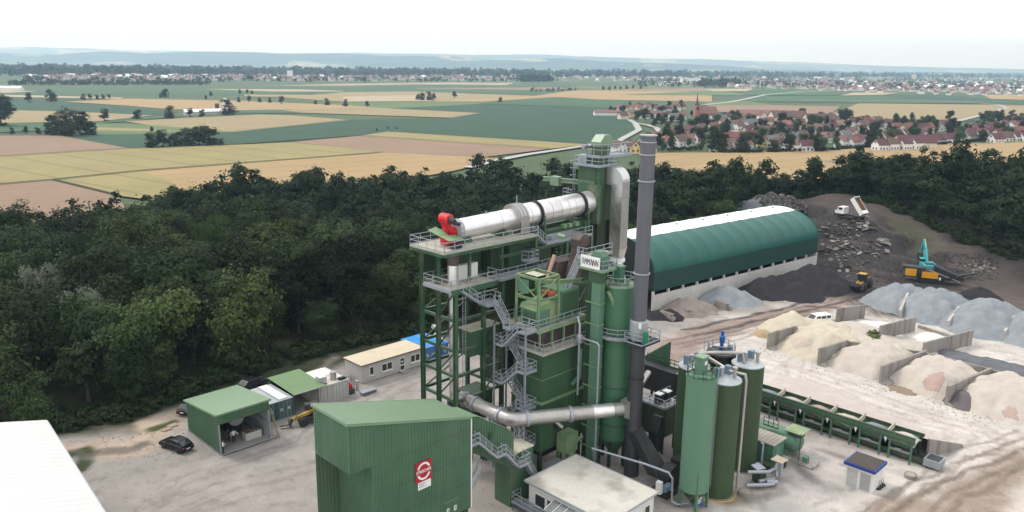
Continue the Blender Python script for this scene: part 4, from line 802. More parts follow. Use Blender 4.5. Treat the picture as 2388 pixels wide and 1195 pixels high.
deck(t,61.2,74,63.1,65.2,22.1); railing(t,[(61.2,65.1,22.1),(61.2,63.15,22.1),(74,63.15,22.1)]); bx(t,'edge_beam',61.2,74,63.02,63.09,21.85,22.1,M_galv)
bx(t,'cabinet',57.3,60.6,66.2,66.9,22,23.7,M_white)
bx(t,'hopper_box',65.5,69.2,66,69,22.3,24.9,M_towerg); bx(t,'hopper_box',69.3,73,66,69,22.3,24.9,M_dkgreen)
bx(t,'hopper_box',62.5,64.6,66,68.5,22.2,25.3,M_dkgreen)
s = bx(t,'bin',57.5,62.1,63.98,66.0,13.4,16.4,M_towerg); bx(s,'lid',57.4,62.2,63.9,66.1,16.41,16.5,M_dusty)
mb = MB()
for k in range(40): mb.beam((56.1,63.75,9+k*.33),(56.55,63.75,9+k*.33),.03)
for a in (56.1,56.55): mb.beam((a,63.75,8.6),(a,63.75,21.9),.05)
mb.build('ladder', M_galv, t)
bx(t,'cladding_panel',62.7,68.4,64.75,64.85,13.2,21.8,M_dkgreen); bx(t,'cladding_panel',55.5,62.0,69.6,69.7,22.0,25.5,M_dkgreen); bx(t,'cladding_panel',69,74.3,69.9,70.0,18.4,24.2,M_dkgreen); bx(t,'machine_box',58.6,62.0,67.2,69.4,22.0,25.2,M_dkgreen)
bx(t,'machine_box',63.2,66.4,65.2,68.6,8.2,12.6,M_dkgreen)
# walkway stairs from the middle deck down to the screen deck
st = site('walkway_stair', 'grey steel stair stepping from the pipe deck down to the screen deck', 'stairs', 59, 62.5, 19.8)
flight(st,(55.3,62.75,21.9),(58.2,62.75,19.9),(0,.8,0)); deck(st,58.2,60.2,61.8,63.6,19.9); railing(st,[(58.25,63.55,19.9),(60.15,63.55,19.9),(60.15,61.9,19.9)],sp=1)
flight(st,(59.0,61.8,19.9),(59.0,60.0,17.75),(.8,0,0)); deck(st,58.7,60.6,58.9,60.0,17.75); railing(st,[(58.75,60.0,17.75),(58.75,58.95,17.75)],sp=1)
# --- dryer drum
A0, A1, AC_ = 58.5, 82.6, 67.6
drum = site('dryer_drum', 'long silver rotary drying drum lying across the tower top', 'drying drum', 70, AC_, 26)
ax = lambda a: 27.55+(a-A0)*.028
def ring(mb, a0, a1, r, n=40, r1=None):
    n_ = n; vs = []; r1 = r1 or r
    mb.tube([(a0,AC_,ax(a0)),(a1,AC_,ax(a1))],[r,r1],n_)
mb = MB(); ring(mb,A0,67.5,1.22); mb.build('shell', M_alu, drum, 'auto')
mb = MB(); ring(mb,67.5,82.6,1.5); mb.build('shell', M_alu, drum, 'auto')
for a in (64.8,69.6,73.4,75.1,76.5,77.9,81.8): mb = MB(); ring(mb,a,a+.05,1.52 if a > 67.5 else 1.235,40); mb.build('seam', M_zinc, drum)
for a in (71.2,79.6): mb = MB(); ring(mb,a,a+.42,1.66); o = mb.build('tyre_ring', M_rubber, drum, 'auto'); mb = MB(); ring(mb,a+.13,a+.28,1.71); mb.build('track', M_black, o, 'auto')
mb = MB(); ring(mb,A0-.25,A0+.35,1.28,14); mb.build('end_plate', M_grey, drum)
mb = MB(); ring(mb,67.3,68.9,1.72,32); o = mb.build('collar', M_zinc, drum, 'auto')
for a in (67.4,67.95,68.5): mb = MB(); ring(mb,a,a+.1,1.78,32); mb.build('flange', M_grey, o)
bx(drum,'side_panel',67.3,68.7,65.75,65.85,26.1,28.2,M_zinc); mb = MB(); mb.tube([(68.3,67.6,29.5),(68.3,67.6,30.5)],.06,8); mb.build('vent_pipe', M_grey, drum); mb = MB(); mb.tube([(63.2,67.6,28.85),(63.2,67.6,29.1)],.12,8); mb.build('vent_pipe', M_grey, drum)
for a in (71.4,79.8):
    for c in (66.2,69): mb = MB(); mb.lathe([(.42,a-.3),(.42,a+.3)],c,ax(a)-1.62,16,axis='x'); mb.build('support_roller', M_black, drum)
    bx(drum,'roller_frame',a-.5,a+.5,65.8,69.4,24.7,ax(a)-1.9,M_steel); bx(drum,'guide_post',a-.1,a+.1,65.6,65.8,24.7,27.9,M_steel)
ibeam(drum,'drum_beam',(69.2,66.2,25.5),(80.5,66.2,25.7),.5); ibeam(drum,'drum_beam',(69.2,69,25.5),(80.5,69,25.7),.5)
bx(drum,'cradle',59,60,66.5,68.7,26,26.6,M_steel); bx(drum,'cradle',65,66,66.5,68.7,26,26.6,M_steel)
for k, a in enumerate((75,76,77.4)): bx(drum,'drive_motor',a,a+.6,65.7,66.3,25.8,26.3,M_pale)
# burner
br = site('burner', 'bright red burner with black blower at the end of the drum', 'burner', 57, AC_, 26)
mb = MB(); mb.tube([(57.15,68.55,29.0),(57.15,68.45,29.0),(57.15,67.1,29.0),(57.15,67.0,29.0)],[.4,.62,.62,.5],24); o = mb.build('blower_housing', M_red, br, 'auto')
for c in (68.1,67.6): mb = MB(); mb.tube([(57.15,c,29.0),(57.15,c-.07,29.0)],.65,24); mb.build('rib', M_red, o, 'auto')
mb = MB(); mb.tube([(57.15,67.0,29.0),(57.15,66.3,28.85)],[.42,.3],14); mb.build('motor', M_black, br, 'auto'); mb = MB(); mb.tube([(57.3,66.5,28.7),(57.9,66.2,28.5)],[.22,.22],12); mb.build('motor_end', M_black, br)
mb = MB(); mb.tube([(57.15,67.9,28.6),(57.35,67.8,27.9),(57.7,67.7,27.5),(58.3,67.6,27.45)],[.55,.5,.5,.55],18); mb.build('air_elbow', M_red, br, 'auto')
bx(br,'valve_box',56.6,57.0,67.2,67.7,27.75,28.15,M_red); bx(br,'burner_base',56.8,58.1,67,68.4,26.05,27.0,M_red)
mb = MB(); mb.hexa([(55.6,65.5,27.0),(57.9,65.5,26.8),(57.9,67.1,27.15),(55.6,67.1,27.3)],[(55.6,65.5,27.06),(57.9,65.5,26.86),(57.9,67.1,27.21),(55.6,67.1,27.36)]); mb.build('rain_cover', M_pale, br)
mb = MB(); mb.hexa([(55.6,67.2,27.3),(56.9,67.2,27.4),(56.7,69,27.9),(55.5,69,27.7)],[(55.6,67.2,27.36),(56.9,67.2,27.46),(56.7,69,27.96),(55.5,69,27.76)]); mb.build('rain_cover', M_pale, br)
bx(br,'pump_unit',56.2,57.4,65.3,66,26.05,26.5,M_black); mb = MB(); mb.tube([(56.0,65.2,26.2),(57.8,65.0,26.9)],.1,8); mb.build('oil_pipe', M_black, br)
# --- elevator tower at the drum's high end
e = site('elevator_tower', 'square green elevator tower with railed top deck behind the drum', 'elevator tower', 84, 68)
ea0, ea1, ec0, ec1 = 82.5, 85.7, 66.3, 70.0
bx(e,'casing',ea0,ea1,ec0,ec1,25.6,33.1,M_towerg); bx(e,'hood',81.9,82.5,65.9,69.4,25.4,30.6,M_steel)
bx(e,'shaft',82.9,85.2,66.8,69.4,0,25.6,M_dkgreen)
for c in (66.25,66.9): bx(e,'rib',ea0-.08,ea0,c,c+.12,25.6,33.1,M_steel)
for a in (83.7,): bx(e,'rib',a,a+.12,ec0-.08,ec0,25.6,33.1,M_dkgreen)
deck(e,81.9,86,66,70.4,33.15); railing(e,[(81.95,66.05,33.15),(86,66.05,33.15),(86,70.35,33.15),(81.95,70.35,33.15)],closed=True,sp=1.1)
bx(e,'head_casing',82.8,84.8,66.6,68.0,33.15,35.6,M_towerg)
mb = MB(); mb.prism([(82.7,66.5,35.6),(82.7,66.5,36.2),(83.6,66.5,37.1),(84.9,66.5,37.1),(85.4,66.5,36.4),(85.4,66.5,35.6)],(0,1.6,0)); mb.build('head_hood', M_greenroof, e)
deck(e,82.3,89,65.9,68.6,34.35); railing(e,[(82.35,65.95,34.35),(88.95,65.95,34.35),(88.95,68.55,34.35),(82.35,68.55,34.35)],closed=True,sp=1.2,h=1.6)
mb = MB(); mb.tube([(82.9,68.9,35.5),(82.0,68.9,35.5)],.28,14); mb.build('drive_motor', M_galv, e)
mb = MB(); mb.tube([(83.2,66.9,33.4),(84.2,67.0,35.2)],.12,8); mb.build('chute_pipe', M_galv, e); bx(e,'drive_frame',82.2,83.2,68.4,69.9,33.2,34.4,M_galv)
ibeam(e,'jib_beam',(82.5,66.9,30.7),(82.5,76.4,30.4),.55,M_greenroof); bx(e,'hoist_trolley',82.1,82.9,73.2,74.8,29.7,30.95,M_greenroof)
deck(e,81.2,82.4,70.1,71.6,28.6); railing(e,[(82.4,71.55,28.6),(81.25,71.55,28.6),(81.25,70.1,28.6)],sp=.8)
mb = MB()
for k in range(26): mb.beam((82.0,70.45,25+k*.35),(82.4,70.45,25+k*.35),.03)
for a in (82.0,82.4): mb.beam((a,70.45,24.6),(a,70.45,34.2),.05)
for k in range(6): mb.tube([(82.2+.4*math.cos(q),70.5+.45*abs(math.sin(q))*1.5,28.5+k) for q in np.linspace(0,math.pi,7)],.02,4)
mb.build('caged_ladder', M_galv, e)
for q in ((82.7,66.6),(85.4,66.6),(82.7,69.8)): ibeam(e,'leg',(*q,0),(*q,25.6),.35,M_dkgreen)
# --- silver exhaust duct from the elevator tower
d = site('exhaust_duct', 'large silver square duct curving down from the elevator tower', 'duct', 84.7, 64.5, 20)
prof = [(66.3,33.0),(65.4,33.0)]+[(65.4-1.9*math.sin(k*math.pi/16), 31.1+1.9*math.cos(k*math.pi/16)) for k in range(1,9)]+[(63.5,22.0)]
inner = [(66.3,30.6),(65.4,30.55),(65.3,30.4),(65.3,22.0)]
mb = MB(); mb.prism([(83.9,c,z) for c,z in prof+inner[::-1]],(1.6,0,0)); mb.build('duct_body', M_alu2, d)
for z in (29.0,24.8,22.1): bx(d,'flange',83.84,85.56,63.44,65.36,z,z+.12,M_zinc)
mb = MB(); mb.hexa([(84.2,63.8,20.2),(85.2,63.8,20.2),(85.2,65,20.2),(84.2,65,20.2)],[(83.9,63.5,22.0),(85.5,63.5,22.0),(85.5,65.3,22.0),(83.9,65.3,22.0)]); mb.build('transition', M_alu2, d)
mb = MB(); mb.tube([(84.7,64.4,20.2),(84.7,64.2,18.6),(84.6,63.0,16.0),(84.4,61.0,12.0),(84.2,60.2,8)],.8,20); mb.build('lower_pipe', M_alu, d, 'auto')
mb = MB(); mb.lathe([(.95,20.15),(1.05,20.2),(1.05,20.6),(.95,20.65)],84.7,64.4,24); mb.build('flange', M_white, d)
# cross-braced sheets on the duct
for z0, z1 in ((24.9,29),(22.2,24.8)):
    mb = MB(); mb.beam((83.88,63.6,z0),(83.88,65.2,z1),.03,.03); mb.build('stiffener', M_zinc, d); mb = MB(); mb.beam((83.87,65.2,z0),(83.87,63.6,z1),.03,.03); mb.build('stiffener', M_zinc, d)
# --- hot gas pipe down the tower and the big bent duct to the chimney
hp = site('hot_gas_pipe', 'upright silver pipe with rusty head inside the green frame', 'pipe', 56.3, 65.6)
cyl(hp,'pipe',56.3,65.6,[(.48,8),(.48,21.6),(.62,21.7),(.62,24.2)],M_alu,20); cyl(hp,'rusty_head',56.3,65.6,[(.64,24.2),(.7,24.5),(.7,25.2),(.5,25.6)],M_brown,20)
for z in (11,14.4,17.8,20.6): cyl(hp,'flange',56.3,65.6,[(.5,z),(.6,z),(.6,z+.2),(.5,z+.2)],M_zinc,20)
cyl(hp,'damper',56.3,65.6,[(.75,6.8),(.75,8)],M_black,8)
bd = site('bent_duct', 'thick silver duct bent round the stairs into the chimney', 'duct', 57.1, 60, 8.2)
E0, E1, E2 = Vector((57.1,65.2,8.2)), Vector((57.1,56.9,8.2)), Vector((69.0,49.9,8.2)); dd = (E2-E1).normalized()
def seg(p, q, r=.78, m=M_zinc, n=28, name='duct_section'): mb = MB(); mb.tube([p,q],r,n); return mb.build(name, m, bd, 'auto')
seg(E0,(57.1,58.6,8.2)); mid = E1+dd*1.6; el = MB(); el.tube([(57.1,58.6,8.2),(57.1,57.3,8.2),tuple(E1+Vector((.25,-.05,0))),tuple(E1+dd*.55),tuple(mid)],.78,28); el.build('elbow', M_zinc, bd, 'auto')
seg(mid,E1+dd*9.4); seg(E1+dd*9.4,E1+dd*11.8,.79,M_alu); seg(E1+dd*11.8,E1+dd*13.0,.76)
def clamp(p, dv): p = Vector(p); dv = Vector(dv); mb = MB(); mb.tube([p,p+dv*.35],.93,28); mb.build('flange', M_galv, bd, 'auto')
for c in (64.4,62.8,58.7): clamp((57.1,c,8.2),(0,-1,0))
clamp(mid,dd); clamp(E1+dd*6.6,dd)
mb = MB(); p0 = E1+dd*13.0; nrm = Vector((-dd.y,dd.x,0)); mb.hexa([p0-nrm*.75-Vector((0,0,.75)),p0+nrm*.75-Vector((0,0,.75)),p0+nrm*.75+Vector((0,0,.75)),p0-nrm*.75+Vector((0,0,.75))],[E2+dd*.3-nrm*.6-Vector((0,0,1.3)),E2+dd*.3+nrm*.6-Vector((0,0,1.3)),E2+dd*.3+nrm*.6+Vector((0,0,1.3)),E2+dd*.3-nrm*.6+Vector((0,0,1.3))]); mb.build('transition', M_zinc, bd)
sp = E1+dd*.9
mb = MB()
for s_ in (-1,1):
    for q in (-.35,.35): mb.beam(sp+Vector((q,s_*.35,-8.2)),sp+Vector((q,s_*.35,-.8)),.09)
for k in range(9):
    z = .3+k*.8; mb.beam((sp.x-.35,sp.y-.35,z),(sp.x+.35,sp.y-.35,z+.75),.06); mb.beam((sp.x-.35,sp.y-.35,z+.75),(sp.x-.35,sp.y+.35,z),.06)
mb.build('lattice_support', M_grey, bd)
# --- chimney
chm = site('chimney', 'tall slim grey steel chimney rising above the plant', 'chimney', 69.4, 49.4)
cyl(chm,'upper_shaft',69.4,49.4,[(.80,16.4),(.80,39.0)],M_chim,32); cyl(chm,'lower_shaft',69.4,49.4,[(.86,0),(.86,16.3)],mat('chimney_dark',(.05,.05,.056),.5,.2,var=.15,scale=.6,fine=3,dirt=(.1,.095,.1),dirt_amt=.5,streak=True),32)
for z, r in ((39.0,.92),(38.3,.86),(37.0,.9),(34.2,.92),(24.1,.92),(12.0,.95)): cyl(chm,'ring',69.4,49.4,[(.79,z-.04),(r,z-.04),(r,z+.08),(.79,z+.08)],M_grey if z > 13 else M_black,32)
cyl(chm,'cone',69.4,49.4,[(.82,18.8),(1.0,18.6),(1.0,16.9),(.86,16.5)],M_grey,32)
deck(chm,68.1,71.5,47.9,50.4,16.3,m=M_black); railing(chm,[(68.15,50.35,16.3),(68.15,47.95,16.3),(71.45,47.95,16.3),(71.45,50.35,16.3)],sp=1.1)
bx(chm,'instrument_box',68.3,68.9,47.7,48.0,16.6,17.9,mat('box_green',(.01,.16,.07),.5)); bx(chm,'instrument_box',68.5,68.65,48.5,48.8,18.1,18.7,M_white)
# --- filler silo
fa, fc = AC(12.35,87.2)
fs_ = site('filler_silo', 'big round mid-green filler silo behind the chimney', 'silo', fa, fc)
cyl(fs_,'shell',fa,fc,[(1.86,3.4),(1.86,21.85)],M_fsilo,48); cyl(fs_,'roof',fa,fc,[(1.9,21.85),(1.9,21.95),(.4,22.3),(.01,22.35)],M_pale,48); cyl(fs_,'cone',fa,fc,[(.3,.9),(1.86,3.4)],M_fsilo,32)
for z in (9.9,6.6,5.2): cyl(fs_,'band',fa,fc,[(1.86,z),(1.93,z),(1.93,z+.12),(1.86,z+.12)],M_dkgreen,48)
for k in range(6): q = k*math.pi/3+.4; ibeam(fs_,'leg',(fa+1.7*math.cos(q),fc+1.7*math.sin(q),0),(fa+1.7*math.cos(q),fc+1.7*math.sin(q),5.2),.28,M_dkgreen)
rp = [(fa+1.88*math.cos(q),fc+1.88*math.sin(q),21.95) for q in np.linspace(0,2*math.pi,13)[:-1]]
railing(fs_, rp, closed=True, sp=1.0); bx(fs_,'filter_box',fa-.9,fa-.1,fc-.6,fc+.3,22.2,24.1,M_fsilo); bx(fs_,'filter_lid',fa-1,fa,fc-.7,fc+.4,24.1,24.25,M_palesilo)
for q in (.6,2.2,4.6): mb = MB(); mb.tube([(fa+1.1*math.cos(q),fc+1.1*math.sin(q),22),(fa+1.1*math.cos(q),fc+1.1*math.sin(q),22.7)],.2,10); mb.build('valve', M_pale, fs_)
rp = [(fa+2.7*math.cos(q),fc+2.7*math.sin(q),16.2) for q in np.linspace(2.4,5.6,8)]
mb = MB()
for p, q in zip(rp[:-1], rp[1:]): mb.hexa([(fa+(p[0]-fa)*.69,fc+(p[1]-fc)*.69,16.0),(p[0],p[1],16.0),(q[0],q[1],16.0),(fa+(q[0]-fa)*.69,fc+(q[1]-fc)*.69,16.0)],[(fa+(p[0]-fa)*.69,fc+(p[1]-fc)*.69,16.2),(p[0],p[1],16.2),(q[0],q[1],16.2),(fa+(q[0]-fa)*.69,fc+(q[1]-fc)*.69,16.2)])
mb.build('ring_platform', M_grate, fs_); railing(fs_, rp, sp=1.0)
mb = MB(); q = -.9; mb.box(fa+1.2,fa+1.9,fc-1.75,fc-1.2,10.4,12.7); mb.build('louvre', M_black, fs_)
# --- bucket elevator with the maker's board
be = site('bucket_elevator', 'narrow green bucket elevator with white AMMANN board on top', 'bucket elevator', 67.6, 53.8)
bx(be,'casing',67.0,67.8,53.1,54.35,.3,22.5,M_palesilo); bx(be,'return_casing',67.15,67.75,54.55,55.1,.3,22.5,M_dkgreen)
for k in range(8): bx(be,'flange',66.94,67.86,53.02,55.16,2.6+k*2.5,2.7+k*2.5,M_pale)
bx(be,'boot',66.8,68.0,52.9,55.2,0,1.0,M_dkgreen)
mb = MB(); mb.prism([(67.0,53.0,24.0),(67.0,53.0,25.6),(67.0,53.4,26.1),(67.0,54.2,26.1),(67.0,54.6,25.6),(67.0,54.6,24.0)],(1.1,0,0)); mb.build('head_hood', M_palesilo, be); bx(be,'head_casing',67.0,68.0,53.1,54.9,22.5,24.0,M_towerg)
deck(be,66.7,69.2,52.6,56.0,24.1,m=M_pale); railing(be,[(66.75,52.65,24.1),(69.15,52.65,24.1),(69.15,55.95,24.1),(66.75,55.95,24.1)],closed=True,sp=1.1)
bo = bx(be,'name_board',66.58,66.66,53.0,55.7,24.2,25.55,M_white)
def text(par, s, size, loc, rot, m, name='lettering', ext=.012, width=None, bold=.0):
    src, w = TEXTS[s]; me_ = src.copy(); me_.transform(Matrix.Diagonal(((width/w) if width else size, size, 1, 1)))
    me_.materials.clear(); me_.materials.append(m); q = link(name, me_, par); og = ORG.get(par.name,(0,0,0)); q.location = Vector(loc)-Vector(og); q.rotation_euler = rot; return q
text(bo,'\u039bMM\u039bNN',1.0,(66.56,54.35,24.87),(math.pi/2,0,-math.pi/2),M_ink,width=2.35,bold=.03)
mb = MB(); mb.hexa([(66.535,53.98,24.53),(66.545,53.98,24.53),(66.545,53.86,24.53),(66.535,53.86,24.53)],[(66.535,54.14,25.05),(66.545,54.14,25.05),(66.545,54.02,25.05),(66.535,54.02,25.05)]); mb.build('red_stroke', M_signred, bo)
mb = MB(); mb.tube([(68.2,52.9,21.5),(68.6,52.6,20.5),(69,52.5,19.2)],.22,10); mb.build('spout', M_pale, be)
mb = MB(); mb.tube([(66.5,55.9,18.0),(66.3,55.6,18.3),(66.2,55.2,17.5),(66.2,55.2,14.9)],.14,10); mb.tube([(66.2,55.2,16),(66.2,52.6,16),(66.2,52.3,15.7),(66.2,52.3,.5)],.12,10); mb.tube([(66.2,55.2,15),(66.2,55.2,9)],.12,10); mb.build('dust_pipe', M_galv, be, 'auto'); cyl(be,'pipe_joint',66.2,55.2,[(.3,15.4),(.4,15.7),(.4,16.2),(.2,16.4)],M_galv,14)
mb = MB(); mb.tube([(66.6,55.4,14.5),(66.6,55.4,11),(66.4,56.2,10)],.3,12); mb.build('green_pipe', M_palesilo, be, 'auto')
# --- mixing tower
mt = site('mixing_tower', 'green clad mixing tower with dusty screen deck under the gantry', 'mixing tower', 64.5, 58.5)
m0, m1, n0, n1 = 61.5, 68.6, 56.5, 61.0
bx(mt,'upper_wall',m0,m1,n0,n1,9.0,15.0,M_towerg); bx(mt,'seam_strip',m0-.03,m1,n0-.03,n1,11.6,11.68,M_pale)
lw = MB(); lw.ribbed((m0-.2,n1+.1),(m0-.2,n0-.2),3.0,8.8,8.8,.4,.06,(-1,0)); lw.ribbed((m0-.2,n0-.2),(m1+.1,n0-.2),3.0,8.8,8.8,.4,.06,(0,-1)); lw.build('lower_cladding', M_towerg, mt); bx(mt,'core',m0-.1,m1,n0-.1,n1,3.0,8.7,M_dkgreen); bx(mt,'ledge',m0-.32,m1+.1,n0-.32,n1+.1,8.8,8.98,M_pale)
for q in ((61.6,56.7),(61.6,60.8),(65,56.7),(68.4,56.7),(68.4,60.8)): ibeam(mt,'leg',(*q,0),(*q,3.0),.4,M_dkgreen)
bx(mt,'mixer',62.5,67.5,57.3,60,1.6,3.0,M_black); deck(mt,m0-.7,m1+.2,n0-.8,n1+.2,15.1,m=M_dusty); railing(mt,[(m0-.65,n1,15.1),(m0-.65,n0-.75,15.1),(m1,n0-.75,15.1)])
bx(mt,'hot_bin_wall',62.4,m1,57.4,n1,15.1,17.45,M_brown); deck(mt,60.6,69.3,56.5,61.6,17.7,m=M_dusty); bx(mt,'edge_beam',60.55,69.3,56.42,56.5,17.3,17.72,M_pale)
for a in (61.2,63.2,65.2,67.2): ibeam(mt,'post',(a,56.7,15.1),(a,56.7,17.4),.16,M_pale)
railing(mt,[(60.65,59,17.7),(60.65,56.55,17.7),(69.3,56.55,17.7)]); railing(mt,[(60.65,61.55,17.7),(66,61.55,17.7)])
hb = bx(mt,'screen_housing',61.3,63.2,57.2,59.8,17.7,19.6,M_palesilo); mb = MB(); mb.hexa([(61.2,57.1,19.62),(63.3,57.1,19.62),(63.3,59.9,19.62),(61.2,59.9,19.62)],[(61.5,57.1,20.1),(63.3,57.1,20.3),(63.3,59.9,20.3),(61.5,59.9,20.1)]); mb.build('housing_lid', M_pale, hb)
for c in (57.9,58.9): bx(hb,'door',61.26,61.3,c-.4,c+.45,17.85,19.4,M_towerg)
mb = MB(); mb.hexa([(63.3,57.2,17.7),(65.0,57.2,17.7),(65.0,59.8,17.7),(63.3,59.8,17.7)],[(63.3,57.2,20.2),(65.0,57.2,20.9),(65.0,59.8,20.9),(63.3,59.8,20.2)]); mb.build('screen_housing', M_pale, mt)
h2 = bx(mt,'screen_housing',65.1,68.3,57.2,60.4,17.7,21.2,M_palesilo); bx(h2,'door',65.3,66.5,57.15,57.2,17.9,20.9,M_towerg); bx(h2,'door',66.6,68.1,57.15,57.2,17.9,20.9,M_towerg)
g = site('gantry', 'open pale green gantry frame with a hoist beam over the screen deck', 'gantry', 62.6, 58, 17.7)
for q in ((61.1,56.9),(61.1,60.3),(64.3,56.9),(64.3,60.3)): ibeam(g,'post',(*q,17.7),(*q,23.3),.22,M_pale)
for z in (20.9,23.3):
    for p, q in (((61.1,56.9),(64.3,56.9)),((61.1,60.3),(64.3,60.3)),((61.1,56.9),(61.1,60.3)),((64.3,56.9),(64.3,60.3))): ibeam(g,'beam',(*p,z),(*q,z),.2,M_pale)
bm_(g,'brace',(61.1,60.3,23.2),(61.1,57,21),.1,m=M_pale); bm_(g,'brace',(61.2,56.9,21),(64.3,56.9,23.2),.1,m=M_pale); ibeam(g,'hoist_beam',(61.3,57.6,22.9),(68.6,57.2,21.9),.36,M_pale)
bx(g,'roof_plate',61.6,63.0,57.6,59.6,23.45,23.5,M_dusty); bx(g,'wall_plate',61.2,61.3,58.6,60.2,21.4,22.9,M_palesilo)
mo = site('vibration_motor', 'orange red drive motor on the screen housing under the gantry', 'motor', 64.1, 58.2, 20.3)
for c in (57.7,58.5): mb = MB(); mb.lathe([(.2,63.7),(.33,63.75),(.33,64.5),(.25,64.6)],c,21.0,14,axis='x'); mb.build('motor_body', M_orange, mo, 'auto')
bx(mo,'motor_bracket',63.6,64.8,57.3,58.9,20.55,20.68,M_black)
# brown sloping hot elevator head and its chutes behind the screen deck
he = site('hot_elevator', 'rust brown sloping elevator head above the screen deck', 'elevator', 69.5, 58.5, 17.7)
mb = MB(); mb.hexa([(67.6,58.6,17.8),(68.9,58.6,17.8),(68.9,59.9,17.8),(67.6,59.9,17.8)],[(69.8,58.6,25.6),(71.2,58.6,25.6),(71.2,59.8,25.6),(69.8,59.8,25.6)]); mb.build('casing', M_brown, he)
mb = MB(); mb.prism([(69.6,58.5,25.4),(69.6,58.5,26.2),(70.2,58.5,26.8),(71.1,58.5,26.7),(71.5,58.5,26.1),(71.5,58.5,25.4)],(0,1.4,0)); mb.build('head_hood', M_brown, he)
deck(he,68.6,73.5,56.6,58.0,24.6,m=M_dusty); railing(he,[(68.65,58,24.6),(68.65,56.65,24.6),(73.4,56.65,24.6)]); mb = MB(); mb.tube([(69.0,60.2,26.4),(69.0,61.2,26.5)],.25,12); mb.build('drive_motor', M_pale, he)
mb = MB(); mb.tube([(68.0,60.9,24.3),(66.9,60.9,22.0),(66.4,60.4,20.8)],.24,10); mb.tube([(66.2,60.2,20.9),(67.2,59.0,20.6)],.2,10); mb.build('chute_pipe', mat('rust_pale',(.42,.27,.2),.7,var=.15), he)
flight(he,(69.0,57.4,24.5),(66.6,57.4,20.6),(0,.6,0),m=M_galv)
mb = MB(); mb.hexa([(67,60.2,19.5),(69.5,60.2,19.5),(69.5,62,19.5),(67,62,19.5)],[(68,60.2,23.5),(71,60.2,23.5),(71,62,23.5),(68,62,23.5)]); mb.build('screen_chute', M_brown, he)
hbn = site('hot_bin', 'large dark green bin wall behind the screen deck', 'bin', 68, 63)
bx(hbn,'bin_wall',65,71,61.8,64.2,11,22,M_dkgreen); mb = MB(); mb.hexa([(66.5,62.6,8.5),(69.5,62.6,8.5),(69.5,63.6,8.5),(66.5,63.6,8.5)],[(65,61.8,11),(71,61.8,11),(71,64.2,11),(65,64.2,11)]); mb.build('cone', M_dkgreen, hbn)
for q in ((65.2,62),(70.8,62),(65.2,64),(70.8,64)): ibeam(hbn,'leg',(*q,0),(*q,11),.3,M_dkgreen)
# --- stair tower beside the mixing tower
stt = site('stair_tower', 'grey zigzag steel stairs climbing the mixing tower', 'stairs', 60, 59)
zs = [17.6,15.3,13.0,10.8,8.6,6.4,4.2,2.0]
for k, z in enumerate(zs):
    c0, c1 = (56.7,58.1) if k % 2 == 0 else (60.4,61.6)
    deck(stt,59.0,60.9,c0,c1,z,.12)
    if k % 2 == 0: railing(stt,[(59.0,58.1,z),(59.0,56.75,z),(60.85,56.75,z),(60.85,58.1,z)] ,sp=.9)
    else: railing(stt,[(59.0,60.4,z),(59.0,61.55,z),(60.85,61.55,z)],sp=.9)
    if k+1 < len(zs): z2 = zs[k+1]; flight(stt,(59.1 if k % 2 == 0 else 60.0, 58.1 if k % 2 == 0 else 60.4, z),(59.1 if k % 2 == 0 else 60.0, 60.4 if k % 2 == 0 else 58.1, z2),(.75,0,0))
flight(stt,(60,60.4,2.0),(60,58.4,0.0),(.75,0,0))
for q in ((58.95,61.6),(60.9,61.6),(58.95,56.7)): ibeam(stt,'post',(*q,0),(*q,17.6),.16,M_galv)
# --- loading silo building with the sign
lb_ = site('loading_silo', 'big green ribbed loading silo with red company sign and sloping roof', 'silo building', 41, 55)
a0, a1, c0, c1, aw = 33.4, 47.0, 52.3, 57.7, 35.7; zr = lambda a: 17.0-(a-a0)*(3.7/13.6)
w = MB(); w.ribbed((a0,c0),(aw,c0),12.4,zr(a0),zr(aw),.36,.05,(0,-1)); w.ribbed((aw,c0),(a1,c0),3.8,zr(aw),zr(a1),.36,.05,(0,-1)); w.build('front_wall', M_green, lb_)
w = MB(); w.ribbed((a0,c1),(a0,c0),12.4,17.0,17.0,.36,.05,(-1,0)); w.build('side_wall', M_green, lb_); w = MB(); w.ribbed((aw,c1),(aw,c0),3.8,12.4,12.4,.36,.05,(-1,0)); w.build('side_wall', M_green, lb_)
w = MB(); w.ribbed((a1,c0),(a1,c1),3.8,13.3,13.3,.36,.05,(1,0)); w.build('side_wall', M_green, lb_); w = MB(); w.ribbed((a1,c1),(a0,c1),3.8,zr(a1),17,.36,.05,(0,1)); w.build('back_wall', M_green, lb_)
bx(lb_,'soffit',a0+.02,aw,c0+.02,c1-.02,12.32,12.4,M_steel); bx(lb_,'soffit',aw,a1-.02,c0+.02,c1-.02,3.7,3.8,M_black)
r = MB()
n_ = 24
for k in range(n_): # roof sheets with standing ribs running down the slope
    y0 = c0-.12+(c1-c0+.24)*k/n_; y1 = c0-.12+(c1-c0+.24)*(k+1)/n_; ym = y0+(y1-y0)*.78
    r.add([(a0-.15,y0,17.06),(a0-.15,ym,17.06),(a0-.15,ym,17.11),(a0-.15,y1,17.11),(a1+.1,y0,13.34),(a1+.1,ym,13.34),(a1+.1,ym,13.39),(a1+.1,y1,13.39)],[(0,1,5,4),(1,2,6,5),(2,3,7,6),(3,0,4,7)])
rf = r.build('roof', M_greenroof, lb_)
for z_j in (6.6,9.4,12.2): bx(lb_,'sheet_joint',aw+.02,a1-.02,c0-.058,c0-.05,z_j,z_j+.03,M_dkgreen)
for p, q in (((a0-.15,c0-.1,16.98),(a1+.1,c0-.1,13.27)),((a0-.15,c1+.1,16.98),(a1+.1,c1+.1,13.27))): bm_(rf,'verge_trim',p,q,.1,.26,M_greenroof)
